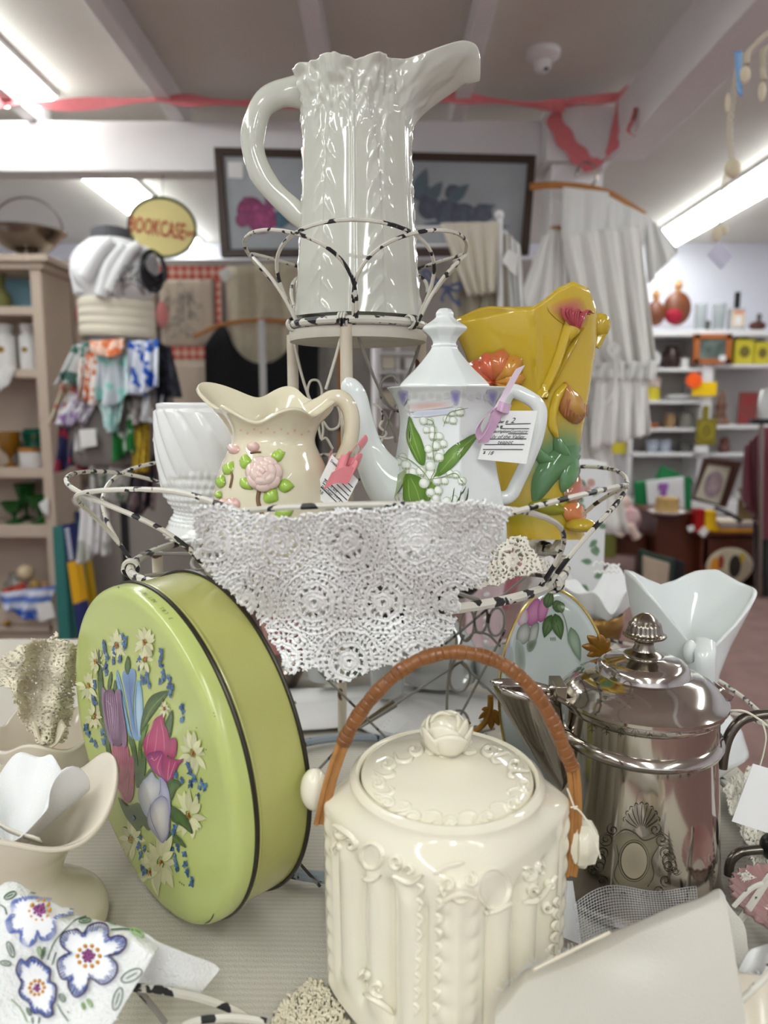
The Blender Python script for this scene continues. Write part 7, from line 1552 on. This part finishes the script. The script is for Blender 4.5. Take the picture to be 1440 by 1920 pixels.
t = thing('tilted_portrait', 'oval portrait in a wide dark wooden frame tilted against the wall', 'framed picture', tuple(aty(1340, 950, PYY))); dfm = M('portrait_frame', S(70, 42, 30), .4)
co = [(1322, 858), (1392, 866), (1362, 952), (1300, 938)]; ci = [(1328, 870), (1372, 876), (1350, 946), (1303, 932)]
for k in range(4): k2 = (k + 1) % 4; mb = MB(); mb.add(prism([aty(*p, PYY) for p in (ci[k], ci[k2], co[k2], co[k])], .03, A(0, 1, 0))); mb.build('frame_bar', dfm, t, smooth=False)
mb = MB(); mb.add(prism([aty(*p, PYY + .01) for p in ci][::-1], .01, A(0, 1, 0))); mb.build('mat_board', M('mat_cream', S(196, 190, 170), .8), t, smooth=False)
mb = MB(); mb.add(prism([aty(1338 + 17 * math.cos(a0) + 5 * math.sin(-a0), 908 + 26 * math.sin(a0), PYY + .006) for a0 in np.linspace(0, 2 * PI, 24, endpoint=False)][::-1], .003, A(0, 1, 0))); mb.build('portrait_oval', M('portrait_paint', S(170, 150, 150), .8, noise=(12, .9), col2=S(110, 90, 110)), t, smooth=False)
gb = M('green_bag', S(10, 118, 62), .5)
t = thing('green_shopping_bag', 'green shopping bag with a white purple-printed panel', 'bag', tuple(aty(1240, 1000, 5.3)))
for quad in ([(1188, 902), (1296, 894), (1296, 1040), (1198, 1044)], [(1240, 872), (1300, 900), (1290, 920), (1225, 905)]): drape('bag_side', '', '', quad, 5.62, gb, 1, .01, parent=t, thick=.01)
drape('printed_panel', '', '', [(1211, 902), (1282, 893), (1284, 958), (1216, 964)], 5.59, WHITE, 1, .003, parent=t); mb = MB(); mb.add(pbox(1235, 906, 1253, 918, 5.57, .004)); mb.add(pbox(1240, 918, 1250, 930, 5.57, .004)); mb.build('purple_print', M('purple_ink', S(150, 90, 170), .7), t, smooth=False)['kind'] = 'stuff'
c = aty(1250, 966, 4.72); c[2] = aty(1250, 962, DYY + .08)[2] + .009; lath('straw_box', 'round straw box on top of the side cabinet', 'box', c, [(0, 0), (.07, 0), (.075, .01), (.07, .1), (0, .105)], M('straw', S(190, 156, 100), .8, noise=(40, .4)))
lath('straw_tray', 'shallow pale dish under the straw box', 'dish', c - A(0, 0, .006), [(0, .0), (.08, 0), (.115, .02), (.112, .022), (.078, .004), (0, .004)], WHITE)
slabpx('red_ornament', 'red upright ornament on the front of the desk', 'ornament', 1304, 955, 1321, 998, DYY - .02, .08, M('bright_red', S(176, 10, 16), .4))
t = thing('yellow_boot_ornament', 'yellow boot-shaped ornament next to the red one', 'ornament', tuple(aty(1330, 998, DYY))); yb_ = M('bright_yellow', S(246, 196, 8), .5)
mb = MB(); mb.add(pbox(1323, 958, 1344, 997, DYY - .03, .08)); mb.build('leg', yb_, t, smooth=False, bevel=.01); mb = MB(); mb.add(pbox(1336, 986, 1348, 998, DYY - .03, .08)); mb.build('toe', yb_, t, smooth=False, bevel=.01)
for k, (xa, xb, ya, yb, c1, lab) in enumerate(((1348, 1424, 990, 998, (216, 150, 40), 'orange-edged magazine at the bottom of the pile on the desk'), (1350, 1422, 984, 990, (150, 140, 150), 'grey magazine in the middle of the pile on the desk'), (1352, 1418, 978, 984, (220, 206, 190), 'pale magazine on top of the pile on the desk'))): slabpx('magazine', lab, 'magazine', xa, ya, xb, yb, DYY - .02, .2, M('mag_%d' % k, S(*c1), .6), 'magazines piled on the desk', 0)
for quad, lab in (([(1288, 988), (1300, 984), (1303, 994), (1292, 998)], 'small white price tag below the red ornament'), ([(1308, 998), (1319, 986), (1330, 996), (1319, 1008)], 'white diamond price tag below the yellow ornament'), ([(1378, 920), (1386, 922), (1390, 936), (1380, 934)], 'white price tag hanging beside the tilted portrait')): drape('desk_tag', lab, 'price card', quad, DYY - .06, wc, 1, .001)
slabpx('tan_picture', 'tan picture leaning behind the magazines', 'picture', 1385, 915, 1420, 985, DYY + .05, .02, M('tan_print', S(130, 110, 70), .7, noise=(6, .9), col2=S(50, 34, 26)))
mb = MB(); P = cr(pc([(1340, 952), (1365, 962), (1390, 978)], DYY - .03), 12); mb.add(tube(P, .012, 8)); tag(mb.build('black_strap', M('gloss_black'), loc=tuple(P[0])), 'black leather strap lying across the desk', 'strap')
c = aty(1368, 1062, DYY - .02); t = thing('decorated_platter', 'oval platter painted with orange and dark figures before the desk', 'platter', (c[0], c[1], aty(1368, 1095, DYY)[2])); k_ = mpp(c)
mb = MB(); mb.add(ell(c, (44 * k_, .02, 36 * k_), 36, 14)); mb.build('dish', M('platter_cream', S(196, 184, 156), .3), t)
for x, y, w, h, c1 in ((1340, 1062, 8, 18, (206, 140, 40)), (1352, 1054, 6, 14, (150, 60, 40)), (1378, 1062, 12, 22, (50, 40, 36)), (1392, 1046, 4, 10, (220, 190, 40)), (1333, 1075, 6, 10, (220, 150, 30))): p = aty(x, y, c[1] - .019); mb = MB(); mb.add(ell(p, (w * k_, .004, h * k_), 14, 8)); mb.build('painted_figure', M('fig_%d_%d' % c1[:2], S(*c1), .5), t)
# cushion, trunk, doll, boxes
t = thing('framed_cushion', 'cream cushion with a dark green and black border leaning on the desk', 'cushion', tuple(aty(1240, 1110, 4.35)))
drape('cover', '', '', [(1200, 1030), (1262, 1048), (1258, 1120), (1202, 1112)], 4.4, M('cushion_dark', S(44, 60, 52), .9), 1, .01, parent=t, thick=.06); drape('panel', '', '', [(1206, 1042), (1254, 1056), (1250, 1118), (1206, 1110)], 4.36, M('cushion_cream', S(176, 160, 140), .9), 1, .008, parent=t, thick=.03); drape('border', '', '', [(1262, 1046), (1282, 1054), (1278, 1130), (1258, 1122)], 4.40, M('cushion_black', S(26, 26, 28), .9), 1, .004, parent=t, thick=.05)
slabpx('wooden_chest', 'low brown wooden chest on the carpet behind the doll', 'chest', 1150, 1004, 1212, 1040, 4.95, .3, bw_)
slabpx('olive_box', 'olive green storage box on the carpet', 'box', 1110, 984, 1156, 1046, 4.8, .3, M('olive_box', S(106, 110, 44), .6))
mb = MB(); v, f = ell(aty(1172, 975, 4.9), (.10, .08, .12), 24, 14); v = v + .012 * np.sin(v * 70); mb.add((v, f)); t = thing('rag_doll', 'rag doll in a floral dress sitting on the wooden chest', 'doll', tuple(aty(1172, 1005, 4.9))); mb.build('dress', M('doll_dress', S(206, 190, 186), .9, noise=(25, 1), col2=S(190, 120, 130)), t); mb = MB(); mb.add(ell(aty(1168, 942, 4.9), .05, 18, 12)); mb.build('head', M('doll_face', S(214, 190, 176), .8), t)
for k, (dx, dy) in enumerate(((-12, 30), (22, 34))): mb = MB(); mb.add(tube(pc([(1172 + dx * .4, 985), (1172 + dx, 975 + dy)], 4.78), .03, 10)); mb.build('leg', M('doll_face'), t)
t = thing('clothes_rack', 'chrome clothes rack with black joint at the end of the aisle', 'clothes rack', tuple(aty(1428, 1100, 4.2))); mb = MB(); mb.add(tube(pc([(1428, 795), (1424, 1120)], 4.2), .012, 10)); mb.build('post', sv, t); mb = MB(); mb.add(box(aty(1428, 790, 4.2), (.12, .06, .03))); mb.build('joint', M('gloss_black'), t, smooth=False, bevel=.006)
for k, (quad, c1, lab) in enumerate((([(1398, 835), (1424, 810), (1430, 1000), (1392, 940)], (96, 26, 40), 'maroon velvet garment hanging on the chrome rack'), ([(1424, 800), (1460, 800), (1460, 1010), (1428, 1010)], (120, 40, 56), 'plum satin garment at the picture edge of the rack'), ([(1412, 930), (1460, 960), (1460, 1180), (1420, 1160)], (24, 20, 24), 'black skirt hanging below the plum garment'))): drape('rack_garment', lab, 'garment', quad, 4.3 + .08 * k, M('velvet_%d' % k, S(*c1), .7, sheen=.5), 3, .03, 'garments on the chrome rack')

# ================================================================== shell garlands on the side beam
sh = M('shell_cream', S(224, 210, 180), .5, noise=(30, .3)); cd = M('crochet_cord', S(216, 206, 184), .9)
def garl(name, lab, pts, Y, shells, w=.0035):
    t = thing(name, lab, 'garland', tuple(aty(*pts[0], Y))); P = cr(pc(pts, Y), 90); k = np.arange(90)
    for ph in (0, 2.1, 4.2): mb = MB(); mb.add(tube(P + np.stack([w * 1.6 * np.sin(k * .8 + ph), w * 1.6 * np.cos(k * .8 + ph), 0 * k], 1), w * .4, 5)); mb.build('cord_strand', cd, t)
    for x, y, rx, rz in shells: c = aty(x, y, Y - .005); s = mpp(c); mb = MB(); mb.add(ell(c, (rx * s, rx * s * .5, rz * s), 16, 10)); mb.build('shell', sh, t)
garl('shell_garland', 'long crochet garland with shells hanging from the side beam', [(1388, 100), (1380, 150), (1372, 200), (1368, 250), (1372, 290), (1374, 312), (1362, 330), (1358, 360), (1354, 400), (1350, 430)], 1.75, [(1374, 316, 16, 18), (1344, 438, 10, 14), (1364, 192, 5, 18), (1358, 432, 8, 9)])
garl('shell_garland', 'short crochet garland with a pale drop shell at the picture edge', [(1440, 60), (1420, 80), (1402, 100), (1400, 120)], 1.7, [(1397, 140, 10, 16)])
garl('shell_garland', 'narrow crochet string ending in a slim shell nearest the corner', [(1445, 85), (1432, 95), (1430, 130), (1432, 150)], 1.7, [(1429, 172, 7, 18)])
drape('blue_satin_scrap', 'sky blue satin scrap tied into the shell garland', 'ribbon', [(1378, 96), (1392, 94), (1392, 180), (1384, 176)], 1.72, M('sky_satin', S(120, 172, 224), .4), 1, .004, thick=.001)
drape('garland_tag', 'pale lilac paper tag hanging below the shell garland', 'price card', [(1326, 478), (1348, 452), (1374, 480), (1352, 506)], 1.75, M('lilac_paper', S(206, 204, 222), .7), 1, .001, thick=.001)
mb = MB(); mb.add(tube(pc([(1350, 446), (1349, 456)], 1.75), .0008, 4)); tag(mb.build('tag_thread', M('string'), loc=tuple(aty(1350, 446, 1.75))), 'thread between the shell garland and its lilac tag', 'thread')
for x, y in ((1404, 62), (1436, 40)): mb = MB(); mb.add(tube(pc([(x - 8, y + 30), (x, y)], 1.7), .001, 4)); 

# ================================================================== glass and linens on the back of the table
cgl = M('crystal', S(236, 240, 238), .05, trans=.5, ior=1.4, coat=.5); 
def tz(x, Y): return A((x - 720) / FPX * (Y * math.cos(TH) + (EYE[2] - TZ) * math.sin(TH)), Y, TZ + .003)
c = tz(820, .98) + A(0, 0, .030); t = thing('crystal_decanter', 'cut glass decanter lying behind the jar handle, black stopper', 'decanter', tuple(c))
mb = MB(); mb.add(lathe([(0, 0), (.05, 0), (.055, .02), (.05, .05), (.03, .075), (.018, .09), (.018, .105), (.024, .11)], 24, tuple(c), n=30, close=False)); mb.build('body', cgl, t, sharp=30); mb = MB(); mb.add(ell(c + A(.005, 0, .128), (.05, .03, .018), 20, 10)); mb.build('stopper', M('gloss_black'), t)
for k, (x, Y, r, h, lab) in enumerate(((726, .92, .026, .06, 'low cut glass dish before the decanter'), (705, 1.0, .03, .075, 'small crystal tumbler behind the stand pole'), (612, .98, .034, .05, 'crystal bowl close to the tin'), (600, 1.10, .035, .07, 'crystal goblet at the back by the tin'), (928, .95, .03, .045, 'crystal dish behind the rosebud knob'))):
    c = tz(x, Y) + A(0, 0, .030); lath('crystal_dish', lab, 'glass', c, [(0, 0), (r * .7, 0), (r * .8, .004), (r, h), (r * .93, h), (r * .6, .008)], cgl, 20, group='crystal on the back of the table', sharp=25)
c = tz(518, 1.03); lath('pewter_dish', 'small silver dish next to the tin rim', 'dish', c, [(0, 0), (.03, 0), (.045, .03), (.043, .03), (.02, .006)], sv, 28)
lath('pink_glass_bowl', 'rose pink glass bowl behind the tin', 'bowl', tz(560, 1.19), [(0, 0), (.05, 0), (.066, .06), (.063, .06), (.04, .01)], M('rose_glass', S(206, 140, 136), .1, trans=.3), 36)
lath('pale_green_cup', 'pale green glass cup among the crystal', 'cup', tz(657, 1.042) + A(0, 0, .012), [(0, 0), (.018, 0), (.025, .06), (.023, .06), (.014, .008)], M('pale_green', S(186, 204, 186), .15, trans=.3), 28)
price_tag('crystal_tag', 'white price tag lying among the crystal behind the jar', [aty(735, 1338, .865), aty(764, 1352, .865), aty(740, 1376, .845), aty(712, 1368, .845)], lambda mb, O, X, Y, N, w, h: [line(mb, O, X, Y, N, w * .1, h * (.2 + .2 * k), w * .9, h * (.2 + .2 * k), .0007) for k in range(4)] and None, None)
mb = MB(); P = cr(pc([(660, 1370), (700, 1345), (740, 1318)], .85), 12); mb.add(tube(P, np.linspace(.003, .006, 12), 8, flat=(1, .4))); tag(mb.build('silver_knife_handle', sv, loc=tuple(P[0])), 'dark silver knife handle crossing behind the cane handle', 'cutlery')
t = thing('pink_beaded_vase', 'pale pink milk glass vase with a row of white beads', 'vase', tuple(tz(905, 1.165))); c = tz(905, 1.165); mb = MB(); mb.add(lathe([(0, 0), (.03, 0), (.035, .01), (.028, .05), (.034, .12), (.05, .16), (.047, .16), (.03, .12)], 32, tuple(c), n=40)); mb.build('body', M('milk_pink', S(230, 204, 208), .2), t)
for k in range(7): mb = MB(); mb.add(ell(c + A(0, -.033, .03 + k * .013), .005, 8, 6)); mb.build('bead', WHITE, t)
hanky('pink_napkin', 'rose pink napkin standing behind the pink vase', tuple(tz(945, 1.225) + A(0, 0, .06)), .035, .11, 3, 9, M('pink_linen', S(222, 150, 160), .8), cat='napkin')
cl = M('white_drape', S(228, 226, 224), .85, noise=(10, .1))
def heap(name, lab, x, Y, rx, ry, h, seed, mat=cl):
    c = tz(x, Y); rg = random.Random(seed); a1, a2 = rg.uniform(0, 6), rg.uniform(0, 6); na, nr = 72, 24; P = np.zeros((nr, na, 3))
    for i in range(nr):
        s = i / (nr - 1)
        for j in range(na):
            a0 = 2 * PI * j / na; w = 1 + .14 * math.sin(5 * a0 + a1) + .09 * math.sin(9 * a0 + a2 + 3 * s); P[i, j] = (c[0] + rx * s * w * math.cos(a0), c[1] + ry * s * w * math.sin(a0), c[2] + h * (1 - s ** 1.6) * (1 + .12 * math.sin(3 * a0 + a2) + .08 * math.sin(11 * a0 + a1) * s) + .002)
    v, f = grid(P, cv=True); mb = MB(); mb.add((v, [(q[0], q[3], q[2], q[1]) for q in f])); return tag(mb.build(name, mat, loc=tuple(c), solid=.0015, sharp=180), lab, 'linen')
heap('linen_heap', 'heap of white linen behind the crystal decanter', 785, 1.19, .052, .042, .10, 1); heap('crumpled_cloth', 'flat crumpled white cloth under the crystal behind the cookie jar', 745, .94, .17, .085, .019, 7); heap('linen_heap', 'crumpled white linen beneath the fuchsia plate', 1010, 1.0, .045, .045, .05, 2); heap('linen_heap', 'pale grey linen crumpled near the tin', 682, 1.19, .042, .045, .08, 3, M('grey_linen', S(206, 206, 204), .85)); heap('linen_heap', 'white linen mound between the pink vase and the goblet', 1030, 1.175, .06, .05, .15, 4)
c = tz(1108, 1.0); t = thing('gilt_goblet', 'clear goblet with a broad gold band holding a lace handkerchief', 'goblet', tuple(c))
mb = MB(); mb.add(lathe([(.03, 0), (.03, .003), (.006, .01), (.006, .05), (.025, .07), (.036, .085)], 32, tuple(c), n=30, close=False)); mb.build('stem_bowl', cgl, t); mb = MB(); mb.add(lathe([(.0362, .084), (.040, .10), (.0405, .118)], 32, tuple(c), close=False)); mb.build('gold_band', M('antique_gold', S(150, 112, 60), .35, metal=.7, noise=(40, .6)), t, solid=.002)
hanky('lace_handkerchief', 'white lace edged handkerchief spilling from the gilt goblet', tuple(c + A(0, 0, .088)), .056, .085, 4, 6, hk)
mb = MB(); q = np.linspace(0, 1, 60); mb.add(tube(pc([(1112 + 50 * k, 1062 - 4 * math.sin(k * 6) - 6 * abs(math.sin(k * 14)), ) for k in q], .955), .0013, 5)); mb.add(tube(pc([(1112 + 50 * k, 1072 + 2 * math.sin(k * 30)) for k in q], .955), .0012, 5)); tag(mb.build('lace_border', yarn, loc=tuple(aty(1137, 1066, .955))), 'scalloped lace border along the goblet handkerchief', 'lace')
t = thing('sprigged_box', 'tall white box painted with green sprigs behind the yellow vase', 'box', tuple(tz(1090, 1.22))); mb = MB(); bx_c = pbox(1046, 868, 1134, 1200, 1.22, .09); mb.add(bx_c); mb.build('box', M('white_card', S(228, 230, 230), .5), t, smooth=False, bevel=.003); sbv = mb.bvh()
d = Dec(sbv, .0006)
for k in range(16): x, y = 1100 + rr_.uniform(-25, 25), 900 + k * 14; a0 = rr_.uniform(0, 6); d.leaf((x, y), (x + 22 * math.cos(a0), y + 20 * math.sin(a0)), 6, S(96, 130, 96), S(140, 166, 140))
d.mb.build('painted_sprigs', M('floss'), t)['kind'] = 'stuff'; d = Dec(sbv, .0012)
for x, y in ((1108, 905), (1100, 918)): d.disc((x, y), 8, S(196, 150, 140), S(210, 180, 170))
d.mb.build('painted_blossom', M('floss'), t)
